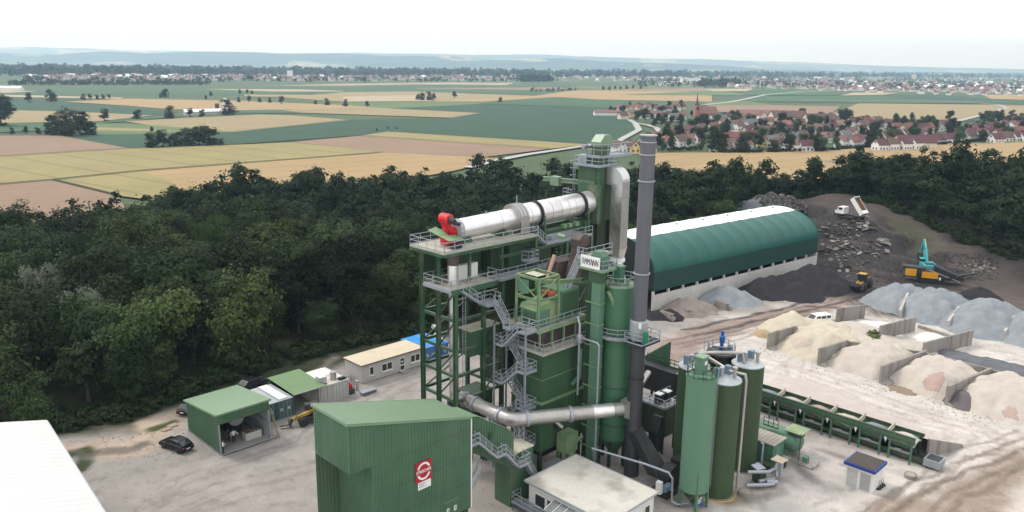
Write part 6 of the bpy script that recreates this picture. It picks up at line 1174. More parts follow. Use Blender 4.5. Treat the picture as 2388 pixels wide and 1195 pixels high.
def heap(name, label, apexes, m_, k=.72, cat='stockpile', res=.34, group='stockpiles of aggregate', seed=0, noise=.35, flat=0.0, clip=None, base=None):
    """tipped heap: cones at the angle of repose run together, worn crests, loader bites"""
    pts = [(*G(*ap), ap[2]) if len(ap) == 3 else ap[:3] for ap in apexes]
    x0 = min(p[0]-p[2]/k for p in pts)-.8; x1 = max(p[0]+p[2]/k for p in pts)+.8; y0 = min(p[1]-p[2]/k for p in pts)-.8; y1 = max(p[1]+p[2]/k for p in pts)+.8
    gx = np.arange(x0, x1, res); gy = np.arange(y0, y1, res); X, Y = np.meshgrid(gx, gy); Z = np.full(X.shape, -5.0)
    wx = X+(fbm(X/2.2, Y/2.2, seed)-.5)*1.4; wy = Y+(fbm(X/2.2+50, Y/2.2, seed+3)-.5)*1.4
    for (ax_, ay, h) in pts:
        d = np.hypot(wx-ax_, wy-ay); Z = np.maximum(Z, h+.25-np.sqrt((d*k)**2+.25**2*4))
    g = zt((x0+x1)/2, (y0+y1)/2) if base is None else base
    ap = pts[0]; th_ = np.arctan2(Y-ap[1], X-ap[0]); rill = (vnoise(th_*7, np.zeros_like(th_)+seed, seed)-.5)*.22*np.clip((ap[2]-Z)/ap[2],0,1); Z = Z+(fbm(X/1.6, Y/1.6, seed+7)-.5)*noise+(fbm(X/.5, Y/.5, seed+8)-.5)*noise*.3+rill
    if flat: Z = np.minimum(Z, flat+(fbm(X/3, Y/3, seed+4)-.5)*.5)
    if clip is not None: Z = np.where(clip(X, Y), Z, -1)
    keep = Z > -.35; idx = -np.ones(X.shape, int); idx[keep] = np.arange(keep.sum())
    v = np.stack([X[keep], Y[keep], Z[keep]+g], 1); f = []
    a_, b_, c_, d_ = idx[:-1,:-1], idx[:-1,1:], idx[1:,1:], idx[1:,:-1]; okf = (a_ >= 0)&(b_ >= 0)&(c_ >= 0)&(d_ >= 0)
    f = np.stack([a_[okf], b_[okf], c_[okf], d_[okf]], 1)
    HEAP.update(X=X, Y=Y, Z=Z+g)
    me = bpy.data.meshes.new(name); me.from_pydata(v.tolist(), [], f.tolist()); me.polygons.foreach_set('use_smooth', [True]*len(f)); me.materials.append(m_); me.update()
    return tag(link(name, me), label, cat, group)
SANDM = heap_mat('sand_pale', (.44,.395,.345), .10, (.37,.31,.265), .5); SANDY_ = heap_mat('sand_yellow', (.47,.42,.33), .10, (.43,.37,.31), .5); SANDW = heap_mat('sand_white', (.62,.58,.54), .07)
GREYM = heap_mat('grit_grey', (.215,.235,.25), .16, (.26,.26,.255), .4); GREYD = heap_mat('grit_dark', (.12,.125,.135), .18); BLACKM = heap_mat('asphalt_fines', (.032,.030,.033), .2); BRNM = heap_mat('grit_brown', (.22,.185,.165), .14, (.29,.25,.22), .5); PURP = heap_mat('grit_purple', (.13,.115,.115), .15); PINKM = heap_mat('grit_pink', (.36,.265,.23), .12); TANM = heap_mat('sand_tan', (.36,.28,.17), .12)
heap('asphalt_heap','small jet black heap at the near end of the hall wall',[(1560,718,1.9),(1535,722,1.6)],BLACKM,seed=1)
heap('gravel_heap','brownish grit heap against the pale hall wall',[(1612,690,3.1),(1590,693,2.8),(1640,700,2.2)],BRNM,seed=2)
heap('gravel_heap','blue grey grit heap against the hall wall between brown and black heaps',[(1700,663,3.4),(1680,668,3.0),(1735,676,2.6)],GREYM,seed=3)
heap('asphalt_heap','long charcoal heap of milled asphalt along the hall wall',[(1800,640,4.0),(1780,646,3.7),(1850,630,4.4),(1895,614,5.0),(1925,622,4.6),(1870,655,3.4),(1930,650,3.0)],BLACKM,seed=4,noise=.5)
for px, py, h, lab, sd_ in ((2092,658,4.2,'light grey grit heap at the open end of the grey bays',11),(2172,668,5.0,'middle blue grey grit heap between leaning bay walls',12),(2295,692,5.4,'large blue grey grit heap in the third grey bay',13),(2425,714,5.4,'blue grey grit heap cut off by the picture edge',14)):
    heap('gravel_heap', lab, [(px,py,h),(px+26,py+1,h-.2),(px-26,py+14,h-1.0),(px+52,py+10,h-.7),(px+5,py+16,h-.6),(px-6,py+30,h-1.4),(px+34,py+30,h-1.3)], GREYM, seed=sd_)
VX_, VY_ = G(1908,738,1.6)
NW = [(43.2,127.0),(49.0,119.7),(55.6,112.4),(61.6,104.9),(67.8,97.6),(74,90.2)]; du = (.80,.60)
def bay_heap(k, label, m_, seed, polys=(), h=3.5, far=0.0):
    aps = []; (x0,y0), (x1,y1) = NW[k], NW[k+1]; q = random.Random(seed)
    for f in (.2,.36,.52,.68,.82):
        for dpt in (5.2,8.0,10.6): hh = h+(-.5 if f in (.2,.82) else .25)+(-.5 if dpt < 6 else 0)+q.uniform(-.3,.25); aps.append((x0+(x1-x0)*f+du[0]*(dpt+far), y0+(y1-y0)*f+du[1]*(dpt+far), hh, 1))
    o = heap('sand_heap', label, aps, m_, seed=seed, noise=.36)
    for pl, mm in polys: tongue(o, pl, mm)
bay_heap(0,'pale yellow sand heap in the first bay',SANDY_,21,[([(1840,795),(1862,782),(1900,790),(1890,812),(1850,815)],heap_mat('sand_rosy',(.43,.36,.31),.1))],3.5)
bay_heap(1,'cream sand heap in the second bay behind its low wall',SANDM,22,h=3.4)
bay_heap(2,'cream sand heap with pink grit tongue in the third bay',SANDM,23,[([(2150,880),(2178,868),(2205,866),(2204,885),(2190,918),(2150,910)],PINKM)],3.4)
bay_heap(3,'pale grit heap in the bay at the picture edge',SANDM,24,[([(2335,958),(2350,945),(2372,948),(2384,985),(2345,980)],PINKM)],3.6)
heap('sand_heap','yellow white sand heap behind the first bay wall',[(1848,722,3.4),(1815,738,2.4),(1870,735,2.4),(VX_-2.6,VY_-2.4,2.25,1),(VX_-.9,VY_-3.1,2.3,1),(VX_+.8,VY_-3.6,2.2,1),(VX_+2.4,VY_-4.0,2.0,1)],SANDY_,seed=25)
heap('sand_heap','small tan sand heap at the back of the first bay wall',[(1785,765,1.3),(1795,770,1.1)],TANM,seed=26)
heap('gravel_heap','purple grey grit cone against the bay wall at the picture edge',[(2252,908,2.1),(2262,926,1.3)],PURP,seed=28,noise=.2,k=.75)
heap('sand_heap','low white sand bed behind the first back wall',[(2055,752,.7),(2030,750,.6),(2075,765,.6)],SANDW,k=.25,seed=30); heap('sand_heap','low white sand bed behind the second back wall',[(2180,780,.7),(2160,778,.6),(2210,795,.6)],SANDW,k=.25,seed=31)
heap('sand_heap','flat beige sand ridge in front of the back bay walls',[(2000,752,1.6),(2060,780,1.4),(2110,795,1.4),(2150,806,1.2)],SANDM,k=.35,seed=32); heap('gravel_heap','flat dark gravel bed behind the rear bay wall',[(2200,812,1.0),(2250,825,1.1),(2310,838,1.1),(2370,852,1.0)],GREYD,k=.32,seed=33)
heap('sand_heap','low brown sand slump in front of the third sand heap',[(2098,902,.5),(2118,910,.4)],heap_mat('sand_damp',(.22,.18,.13),.15),k=.32,seed=34); heap('asphalt_heap','black fines heap under the screening plant belt',[(2285,668,2.6),(2300,674,2.2)],BLACKM,seed=35,base=.2)
heap('asphalt_heap','smooth grey heap on the bank behind the hall',[(*G(1756,462,9.8),2.4,1),(*G(1738,466,9.6),2.2,1)],GREYD,seed=36,base=7.4)
heap('rubble_mound','tall ragged mound of grey rubble on the bank behind the hall',[(*G(x_,y_,z_),z_-7.6,1) for x_,y_,z_ in ((1778,453,10.6),(1800,448,11.2),(1820,450,11.0),(1842,456,10.4),(1862,464,9.6))],heap_mat('rubble_ground',(.07,.065,.063),.35,(.13,.12,.115),.6),seed=37,base=7.4,noise=1.2)
RUB = (HEAP['X'], HEAP['Y'], HEAP['Z'])
# ------------------------------------------------------------------ bay walls
def wall_(label, p, q, h, th=.35, foot=True, lean=0, h1=None, group='concrete bay walls', m_=None):
    P0, P1 = Vector((*p,0)), Vector((*q,0)); L = (P1-P0).length; ang = math.atan2(P1.y-P0.y, P1.x-P0.x); t_ = thing('bay_wall', label, 'concrete wall', P0, ang, group); n_ = max(1, round(L/2.0)); h1 = h1 or h
    for k in range(n_):
        x0, x1 = L*k/n_+.015, L*(k+1)/n_-.015; ha = h+(h1-h)*(x0/L); hb_ = h+(h1-h)*(x1/L); mb = MB(); mb.hexa([(x0,-th/2,-.2),(x1,-th/2,-.2),(x1,th/2,-.2),(x0,th/2,-.2)],[(x0,-th/2+lean,ha),(x1,-th/2+lean,hb_),(x1,th/2+lean,hb_),(x0,th/2+lean,ha)]); mb.build('wall_panel', m_ or M_conc, t_)
    if foot: mb = MB(); mb.hexa([(0,-1.3,-.1),(L*.96,-1.3,-.1),(L*.96,-th/2,-.1),(0,-th/2,-.1)],[(0,-1.3,.1),(L*.96,-1.3,.1),(L*.96,-th/2,.35),(0,-th/2,.35)]); mb.build('footing', M_conc, t_)
nearw = [(43.2,127.0),(49.0,119.7),(55.6,112.4),(61.6,104.9)]; backp = [G(1858,760,2.8),G(1977,793,2.8),G(2161,817,2.8),G(2312,858,2.8)]; farw = [(67.0,144.7),(73.0,137.4),(79.4,130.4)]
for k, lab in enumerate(('first from the hall','second from the hall','third from the hall','fourth, at the picture edge')): wall_('stained concrete wall of the front sand bays, '+lab, nearw[k], backp[k], 2.8)
bk = [G(1977,793,2.8),G(2152,818,2.8),G(2312,858,2.8),G(2420,890,2.8)]
wall_('concrete back wall behind the second sand bay', bk[0], bk[1], 2.6, foot=False); wall_('concrete back wall behind the third sand bay', bk[1], bk[2], 2.6, foot=False); wall_('concrete back wall running out of the picture', bk[2], bk[3], 2.6, foot=False)
for k, (px, py) in enumerate(((1950,740),(2050,782),(2152,822))): wall_('tall stained concrete wall of the back bays, '+('nearest the van','in the middle','nearest the dark gravel')[k], farw[k], G(px,py,1.0), 2.7)
wall_('low concrete kerb wall beside the white sand bed', G(2140,765), G(2235,795), .6, foot=False); wall_('low concrete kerb wall at the back of the dark gravel', G(2210,762), G(2330,792), .5, foot=False)
for k, (p, q) in enumerate((((2100,742),(2118,706)),((2212,768),(2238,738)),((2344,792),(2366,762)))): wall_('pale leaning concrete wall between grey heaps, '+('first','second','third')[k]+' from the loader', G(*p), G(*q,1.0), 1.5, .45, False, .3, m_=mat('wall_dusty',(.40,.375,.34),.9,var=.1,fine=3,dirt=(.3,.27,.24),dirt_amt=.5), h1=3.0)
for k, (px, py) in enumerate(((1555,745),(1595,735),(1685,720),(1775,690))):
    x, y = G(px, py); t_ = thing('concrete_block', 'stubby concrete block between heaps at the hall wall, '+('first','second','third','fourth')[k]+' along', 'concrete block', (x,y,0), hd+1.57, 'divider blocks along the hall'); mb = MB(); mb.box(-1.8,1.8,-.4,.4,0,.8); mb.box(-1.2,1.6,-.35,.35,.8,1.3); mb.build('block', M_conc, t_); mb = MB(); mb.box(-1.5,1.2,-.3,.3,1.3,1.36); mb.build('spill', BRNM, t_)
sh_ = thing('shrub', 'green grassy shrub growing on the back wall between sand bays', 'shrub', (*G(2036,783,2.2),1.4)); link('foliage', matcopy(PROTO[I_BUSH][1], mat('shrub_leaf',(.11,.15,.05),.8,var=.4,fine=3)), sh_).scale = (.8,.8,.55); mb = MB(); mb.tube([(0,0,-.6),(0,0,.3)],.06,6); mb.build('stem', M_bark, sh_)
# ------------------------------------------------------------------ rubble of broken asphalt on the bank
M_slab = mat('broken_asphalt', (.085,.08,.078), .9, var=.25, scale=.8, fine=5, rnd=.35); M_slabl = mat('broken_asphalt_pale', (.185,.168,.15), .9, var=.15, scale=.8, fine=5, rnd=.25)
slabm = []
for k in range(8):
    q = random.Random(900+k); nn = q.randint(5,7); poly = [(math.cos(2*math.pi*i/nn+q.uniform(-.3,.3))*q.uniform(.7,1.15), math.sin(2*math.pi*i/nn+q.uniform(-.3,.3))*q.uniform(.45,.8), 0) for i in range(nn)]; mb = MB(); mb.prism(poly,(q.uniform(-.05,.05),q.uniform(-.05,.05),.22)); slabm.append((mb.mesh('slab',M_slab), mb.mesh('slab',M_slabl)))
rub_area = [((1905,500),(1995,515),(2060,545),(2060,600),(2010,640),(1930,640),(1905,590))]
def slope_pt(px, py):
    d = ray(px, py); t0 = 120.0
    for t in np.arange(120.0, 330.0, 1.5):
        if CAM_H+d[2]*t <= zt(d[0]*t, d[1]*t): break
        t0 = t
    for _ in range(6):
        m = (t0+t)/2
        if CAM_H+d[2]*m <= zt(d[0]*m, d[1]*m): t = m
        else: t0 = m
    return float(d[0]*t), float(d[1]*t), zt(d[0]*t, d[1]*t)
big = []
for k in range(190):
    if k < 16: px, py = rng.uniform(1985,2040), rng.uniform(505,540); s = rng.uniform(.6,1.3)
    elif k < 30: px, py = rng.uniform(2040,2072), rng.uniform(560,600); s = rng.uniform(.6,1.2)
    else:
        px, py = rng.gauss(1960,38), rng.gauss(575,34); s = rng.uniform(.4,.9)
        if px < 1907 or py < 510 or py > 652 or px > 2100: continue
    x, y, z = slope_pt(px, py); pale = k < 30 or rng.random() < .3
    o = link('broken_slab', slabm[k % 8][1 if pale else 0], None, (x, y, z+.12*s)); o.rotation_euler = (rng.uniform(-.5,.5), rng.uniform(-.5,.5), rng.uniform(0,6.28)); o.scale = (s,s,s)
    spot = 'spilled below the tipping truck' if k < 16 else 'in the pale cluster above the screening plant' if k < 30 else 'low on the bank by the black hollow' if py > 610 else 'beside the hall gable' if px < 1940 else 'in the middle of the bank'
    tag(o, ('large ' if s > .95 else 'small ' if s < .6 else 'middling ')+('pale' if pale else 'dark grey')+' slab of broken asphalt '+spot, 'asphalt slab', 'slabs of broken asphalt on the bank')
def debris(name, n_, f, label, smin, smax, seed, mats):
    q = random.Random(seed); mb = MB()
    for _ in range(n_):
        r_i = f(q)
        if r_i is None: continue
        x, y, z = r_i; s = q.uniform(smin, smax); e = Matrix.Rotation(q.uniform(0,6.28),3,'Z') @ Matrix.Rotation(q.uniform(-.9,.9),3,'X'); nn = q.choice((4,5,5)); th = s*q.uniform(.2,.5)
        poly = [Vector((math.cos(2*math.pi*i/nn+q.uniform(-.3,.3))*s, math.sin(2*math.pi*i/nn)*s*q.uniform(.5,1), 0)) for i in range(nn)]; o = Vector((x,y,z-.05)); vs = [o+e@p for p in poly]+[o+e@(p*.9+Vector((0,0,th))) for p in poly]
        mb.add(vs, [tuple(range(nn-1,-1,-1)), tuple(range(nn,2*nn))]+[(i,(i+1)%nn,nn+(i+1)%nn,nn+i) for i in range(nn)], q.choice(range(len(mats))))
    return tag(mb.build(name, mats), label, 'rubble', kind='stuff')
M_rd = [mat('rubble_dark',(.05,.047,.047),.9,var=.3,fine=4), mat('rubble_mid',(.085,.078,.075),.9,var=.3,fine=4), mat('rubble_black',(.03,.028,.029),.9,var=.3,fine=4), mat('rubble_pale',(.19,.175,.16),.9,var=.2,fine=4)]
def rub1(q):
    px, py = q.uniform(1895,2140), q.uniform(488,668)
    if py < 470+(px-1895)*.33 or py < 505 and px < 1905: return None
    return slope_pt(px, py)
debris('rubble', 3600, rub1, 'countless smaller asphalt lumps strewn over the dark bank', .08, .34, 5, [M_rd[0],M_rd[2],M_rd[0],M_rd[2],M_rd[1]])
_H = dict(HEAP)
def rub2(q):
    X_, Y_, Z_ = RUB; i = q.randrange(X_.shape[0]); j = q.randrange(X_.shape[1])
    return None if Z_[i,j] < zt(X_[i,j], Y_[i,j])+.1 else (X_[i,j]+q.uniform(-.2,.2), Y_[i,j]+q.uniform(-.2,.2), Z_[i,j]-.05)
debris('rubble', 5200, rub2, 'grey rubble heaped along the top of the bank behind the hall', .12, .55, 6, M_rd)
debris('rubble', 900, lambda q: slope_pt(q.uniform(2090,2330), q.uniform(590,655)), 'black broken asphalt round the excavator', .1, .4, 7, [M_rd[0], M_rd[2], M_rd[2]])
debris('rubble', 120, lambda q: (lambda p: (p[0], p[1], 0))(G(q.gauss(2285,16), q.gauss(622,6), 1.5)) and slope_pt(q.gauss(2285,16), q.gauss(622,6)), 'pale rubble heap beside the bank track', .2, .5, 8, [M_rd[3], M_rd[2]])
# ------------------------------------------------------------------ feed hoppers with ramp
fh_g = 'row of green feed hoppers'
for k in range(6):
    c0 = 27.35+k*3.62; c1 = c0+3.6; cm = (c0+c1)/2
    t_ = site('feed_hopper', 'green feed hopper on stilts, %s from the ramp wall end' % ('first','second','third','fourth','fifth','sixth')[k], 'hopper', 97, cm, 0, fh_g)
    mb = MB(); zt0, zt1, zb = 3.3, 2.75, 1.55; o0, o1 = (95.5,98.6), (96.2,97.9)
    rim = [(o0[0],c0+.02,zt1),(o0[1],c0+.02,zt1),(o0[1],c1-.02,zt1),(o0[0],c1-.02,zt1)]; low = [(o1[0],c0+.9,zb),(o1[1],c0+.9,zb),(o1[1],c1-.9,zb),(o1[0],c1-.9,zb)]
    mb.add(rim+low, [(0,4,5,1),(1,5,6,2),(2,6,7,3),(3,7,4,0),(4,7,6,5)]); mb.build('bin_cone', M_green, t_)
    bx(t_,'front_board',95.28,95.4,c0,c1-.01,2.75,3.45,M_green); bx(t_,'lip',95.2,95.5,c0,c1-.01,3.45,3.55,M_dkgreen); bx(t_,'back_board',98.5,98.62,c0,c1-.01,2.7,3.1,M_dkgreen); bx(t_,'side_rib',95.25,95.3,c0,c1-.01,2.9,2.98,M_dkgreen)
    mb = MB(); mb.hexa([(95.4,c1-.16,2.75),(98.5,c1-.16,2.75),(98.5,c1-.02,2.75),(95.4,c1-.02,2.75)],[(95.4,c1-.16,3.1),(98.5,c1-.16,3.55),(98.5,c1-.02,3.55),(95.4,c1-.02,3.1)]); mb.build('divider', M_dusty, t_)
    for c in (c0+.35,c1-.75): ibeam(t_,'leg',(95.45,c,0),(95.45,c,2.75),.17,M_palesilo); ibeam(t_,'leg',(98.3,c,0),(98.3,c,2.7),.17,M_dkgreen)
    bx(t_,'belt_feeder',96.1,98.0,c0+.7,c1-.6,1.15,1.5,M_black); bx(t_,'feeder_frame',96.0,96.1,c0+.5,c1-.5,1.0,1.25,M_grey); mb = MB(); mb.tube([(95.9,cm-.2,1.3),(95.9,cm+.5,1.3)],.14,10); mb.build('drive_motor', M_grey, t_); bx(t_,'discharge_chute',96.4,97.6,cm-.5,cm+.5,.85,1.15,M_grey)
    mb = MB(); mb.add([(95.42,c1+.12-.5,2.6),(95.42,c1-.02,2.6),(95.42,c1-.25,1.95)],[(0,1,2)]); mb.v += [(95.38,y,z) for _,y,z in mb.v[-3:]]; mb.f += [(5,4,3)]; mb.mi += [0]; mb.build('warning_plate', M_white, t_)
    fill = [SANDM,GREYM,SANDY_,PINKM,SANDM,GREYM][k]; gx_, gy_ = np.meshgrid(np.linspace(95.5,98.5,9), np.linspace(c0+.1,c1-.2,10)); zz = 2.35+.85*(1-np.hypot((gx_-97.1)/1.9,(gy_-cm)/2.1))+(fbm(gx_*1.3,gy_*1.3,k)-.5)*.3
    mb = MB(); mb.add([(a,b_,z) for a,b_,z in zip(gx_.ravel(),gy_.ravel(),zz.ravel())],[(j*9+i,j*9+i+1,(j+1)*9+i+1,(j+1)*9+i) for j in range(9) for i in range(8)]); mb.build('grit_fill', fill, t_, True)
cvb = site('collecting_belt', 'dark collecting belt conveyor running under the feed hoppers', 'conveyor', 97, 38); bx(cvb,'belt_frame',96.3,97.7,25.4,49.2,.45,.75,M_black); bx(cvb,'side_rail',96.15,96.25,25.4,49.2,.4,.95,M_dkgreen)
bx(cvb,'tail_drum_box',96.0,98.0,24.6,26.4,.3,1.2,M_galv); bx(cvb,'tail_cover',96.2,97.8,24.75,26.2,1.2,1.24,M_black)
for c in range(26,50,3): bx(cvb,'foot',96.3,96.45,c,c+.15,0,.45,M_dkgreen)
rmp = MB(); # loading ramp behind the hoppers
vs = []; T_ = np.linspace(0,1,12); C_ = np.linspace(27.0,52,26)
for c in C_:
    L_ = min(13.5, 6.6+(c-27)*.45); f = 1-float(sstep(48,52,c))
    for u_ in T_: a = 98.7+L_*u_; vs.append((*XY(a, c-2.0*u_*max(0,1-(c-27)/6)), float(2.45*f*(1-u_)**1.15+.03-.15*(u_ > .98)+(fbm(np.array([a/2.]),np.array([c/2.]),3)[0]-.5)*.15*f*(1-u_))))
rmp.add(vs, [(j*12+i,j*12+i+1,(j+1)*12+i+1,(j+1)*12+i) for j in range(25) for i in range(11)]); tag(rmp.build('ramp', heap_mat('ramp_sand',(.44,.385,.345),.1), smooth=True), kind='structure')
x0, y0 = XY(98.7,26.85); x1, y1 = XY(105.4,24.85); wall_('grey concrete wing wall beside the hopper ramp', (x0,y0), (x1,y1), 2.6, .3, False, 0, .3, group=None)
# ------------------------------------------------------------------ transformer house
tr_ = site('transformer_house', 'small white transformer house with blue edged gravel roof', 'transformer house', 86.7, 29.6)
bx(tr_,'wall',85.2,88.2,28.2,31.2,0,2.55,mat('trafo_white',(.66,.65,.60),.8,var=.05,dirt=(.5,.49,.42),dirt_amt=.4,streak=True)); M_trb = mat('trafo_blue',(.012,.035,.19),.5)
rf = bx(tr_,'roof_edge',84.95,88.45,27.95,31.45,2.55,2.9,M_trb); bx(rf,'gravel_roof',85.12,88.28,28.12,31.28,2.9,2.93,mat('roof_gravel',(.062,.052,.043),.95,var=.5,scale=6,fine=14))
M_tdoor = mat('trafo_door',(.42,.42,.41),.6,.2)
for k, c in enumerate((28.4,29.85)):
    d_ = bx(tr_,'door',85.14,85.2,c,c+1.15,.12,2.2,M_tdoor)
    mb = MB(); mb.add([(85.12,c+.45,1.1),(85.12,c+.72,1.1),(85.12,c+.585,1.34)],[(0,2,1)]); mb.build('warning_triangle', mat('sign_yellow',(.5,.34,.05),.6), d_)
    if k == 0:
        for i in range(14): bx(d_,'slat',85.11,85.14,c+.08,c+1.07,.3+i*.13,.37+i*.13,M_grey)
for k in range(3):
    x, y = G(2047+k*5-k*0.2, 1140-k*4); t_ = thing('post_base', 'black rubber foot with short sign post beside the transformer house, %s of three' % ('nearest','middle','farthest')[k], 'post base', (x,y,0), 0, 'post bases'); mb = MB(); mb.lathe([(.38,0),(.38,.12),(.28,.2),(.2,.2),(.2,.05)],n=18); mb.build('tyre_foot', M_rubber, t_, 'auto'); mb = MB(); mb.tube([(.1,0,.1),(.1,0,1.0)],.04,6); mb.build('post', M_grey, t_)
# ------------------------------------------------------------------ left yard: workshop shed, containers, offices
ws = site('workshop_shed', 'green ribbed workshop shed open at the front with men inside', 'shed', 40.5, 90.5)
A0_, A1_, C0_, C1_ = 37.1, 43.8, 86.2, 95.0; zf, zb_ = 5.2, 4.25
w = MB(); w.ribbed((A0_,C1_),(A0_,C0_),.25,zb_,zf,.33,.05,(-1,0)); w.build('side_wall', M_green, ws); w = MB(); w.ribbed((A1_,C0_),(A1_,C1_),.25,zf,zb_,.33,.05,(1,0)); w.build('side_wall', M_green, ws); w = MB(); w.ribbed((A1_,C1_),(A0_,C1_),.25,zb_,zb_,.33,.05,(0,1)); w.build('back_wall', M_green, ws)
w = MB(); w.ribbed((A0_,C0_),(A1_,C0_),3.9,zf,zf,.33,.05,(0,-1)); w.build('front_fascia', M_green, ws)
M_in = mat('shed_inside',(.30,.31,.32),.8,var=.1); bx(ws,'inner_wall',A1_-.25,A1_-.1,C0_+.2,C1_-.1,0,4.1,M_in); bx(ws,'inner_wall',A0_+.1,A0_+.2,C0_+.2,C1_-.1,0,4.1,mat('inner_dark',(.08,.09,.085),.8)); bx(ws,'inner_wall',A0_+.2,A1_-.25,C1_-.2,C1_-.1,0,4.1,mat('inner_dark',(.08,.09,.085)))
for z in (1.2,2.3,3.4): bx(ws,'wall_rail',A1_-.36,A1_-.26,C0_+.3,C1_-.3,z,z+.12,M_galv)
r = MB(); n_ = 19
for k in range(n_):
    y0 = A0_-.2+(A1_-A0_+.4)*k/n_; y1 = A0_-.2+(A1_-A0_+.4)*(k+1)/n_; ym = y0+(y1-y0)*.75
    r.add([(y0,C0_-.2,zf+.06),(ym,C0_-.2,zf+.06),(ym,C0_-.2,zf+.12),(y1,C0_-.2,zf+.12),(y0,C1_+.2,zb_+.06),(ym,C1_+.2,zb_+.06),(ym,C1_+.2,zb_+.12),(y1,C1_+.2,zb_+.12)],[(4,5,1,0),(5,6,2,1),(6,7,3,2),(7,4,0,3)])
rf = r.build('roof', M_greenroof, ws); bm_(rf,'edge_trim',(A0_-.2,C0_-.22,zf),(A1_+.2,C0_-.22,zf),.08,.24,M_greenroof); bm_(rf,'edge_trim',(A0_-.22,C0_-.2,zf),(A0_-.22,C1_+.2,zb_),.08,.24,M_greenroof)
for a in (A0_+.12,A1_-.12): ibeam(ws,'post',(a,C0_+.05,0),(a,C0_+.05,3.9),.22,M_galv)
bx(ws,'plinth',A0_-.08,A0_+.08,C0_-.05,C1_,0,.26,M_conc); bx(ws,'floor_slab',A0_-.3,A1_+.3,C0_-.9,C1_,-.05,.05,mat('shed_floor',(.24,.235,.225),.85,var=.12,fine=4)); bx(ws,'drain',A0_+.05,A1_+.5,C0_-.62,C0_-.38,.05,.06,M_black)
ct = site('concrete_mould', 'pale concrete block with clamps on the shed floor', 'concrete block', 42.2, 88.0); bx(ct,'block',41.1,43.2,87.4,88.5,.05,1.0,mat('mould_pale',(.5,.48,.44),.9)); 
for k in range(5): bx(ct,'clamp',41.2+k*.42,41.4+k*.42,87.36,88.56,1.0,1.14,M_brown)
dr_ = site('white_drum', 'white round tank end standing inside the shed', 'tank', 41.6, 91.2); mb = MB(); mb.lathe([(.01,89.95),(1.0,90.05),(1.1,90.3),(1.1,92.5)],41.3,2.2,28,axis='y'); mb.build('tank_body', mat('drum_white',(.42,.43,.42),.6), dr_, 'auto'); bx(dr_,'stand',40.5,42.1,90.4,92.2,.05,1.3,M_black)
# sea containers
CORR = {}
def container(label, a0, c0, col, roofcol, L=6.06, Wd=2.44, h=2.59, group='shipping containers', doors=True):
    """container with its door end facing +v (towards the yard)"""
    m_ = mat('container_'+col[0], col[1], .55, var=.1, scale=.5, fine=3, dirt=(.3,.27,.24), dirt_amt=.35, streak=True); mr2 = mat('container_roof_'+roofcol[0], roofcol[1], .7, var=.15, scale=.6, fine=3, dirt=(.32,.27,.22), dirt_amt=.5)
    t_ = site('shipping_container', label, 'container', a0+Wd/2, c0+L/2, 0, group); a1, c1 = a0+Wd, c0+L
    w = MB(); w.ribbed((a0,c1),(a0,c0+.1),.15,h-.1,h-.1,.28,.04,(-1,0)); w.ribbed((a1,c0+.1),(a1,c1),.15,h-.1,h-.1,.28,.04,(1,0)); w.ribbed((a1,c1),(a0,c1),.15,h-.1,h-.1,.28,.04,(0,1)); w.build('side_wall', m_, t_)
    rf_ = MB(); rf_.box(a0-.03,a1+.03,c0-.03,c1+.03,h-.1,h); rf_ = rf_.build('roof', mr2, t_)
    bx(t_,'floor_frame',a0,a1,c0,c1,0,.15,m_)
    for a in (a0,a1-.12): bx(t_,'corner_post',a,a+.12,c0-.02,c0+.1,.15,h-.1,m_)
    for k in (0,1):
        x = a0+.14+k*(Wd-.28)/2; d_ = bx(t_,'door',x,x+(Wd-.3)/2-.02,c0+.03,c0+.08,.16,h-.12,m_)
        for j in (.28,.72): mb = MB(); mb.tube([(x+1.06*j,c0,.2),(x+1.06*j,c0,h-.15)],.03,6); mb.build('lock_bar', M_galv, d_)
        for z in (.5,1.0,1.5,2.0): bx(d_,'hinge_plate',x+.1,x+.95,c0+.0,c0+.03,z,z+.08,m_)
        bx(d_,'plate',x+.35,x+.75,c0-.01,c0+.02,1.1,1.45,mat('container_plate',(.45,.46,.47),.6))
    return t_
teal = ('teal',(.055,.12,.11)); whitec = ('white',(.50,.49,.46)); bluec = ('blue',(.012,.10,.36))
container('dark teal sea container next to the workshop shed', 44.45, 90.3, teal, ('grey',(.33,.36,.37))); container('dark teal sea container beside the green lean-to', 46.95, 90.3, teal, ('grey',(.33,.36,.37)))
container('white sea container beside the green lean-to', 53.3, 90.6, whitec, ('pale',(.5,.48,.45))); container('white sea container beside the gas bottle rack', 55.8, 90.6, whitec, ('pale',(.5,.48,.45)))
container('blue sea container beside the cream office', 73.7, 92.9, bluec, ('bright_blue',(.02,.2,.5))); container('blue sea container farther from the cream office', 76.2, 92.9, bluec, ('bright_blue',(.02,.2,.5)))
def topthing(name, label, cat, a, c, z, fn_): t_ = site(name, label, cat, a, c, z); fn_(t_, a, c, z); return t_
topthing('sheet_stack','long white panel lying on the teal containers','panel',47.6,93,2.62,lambda t_,a,c,z: (bx(t_,'sheet',47.3,48.7,90.6,96.2,2.62,2.72,M_white), bx(t_,'batten',47.3,47.4,90.6,96.2,2.72,2.78,M_galv)))
topthing('blue_box','bright blue crate on the teal container roof','crate',45.2,91.4,2.6,lambda t_,a,c,z: (bx(t_,'crate_body',44.7,45.6,90.7,91.7,2.6,3.35,mat('crate_blue',(.01,.2,.55),.5)), bx(t_,'crate_rim',44.65,45.65,90.65,91.75,3.3,3.4,mat('crate_blue',(.01,.2,.55)))))
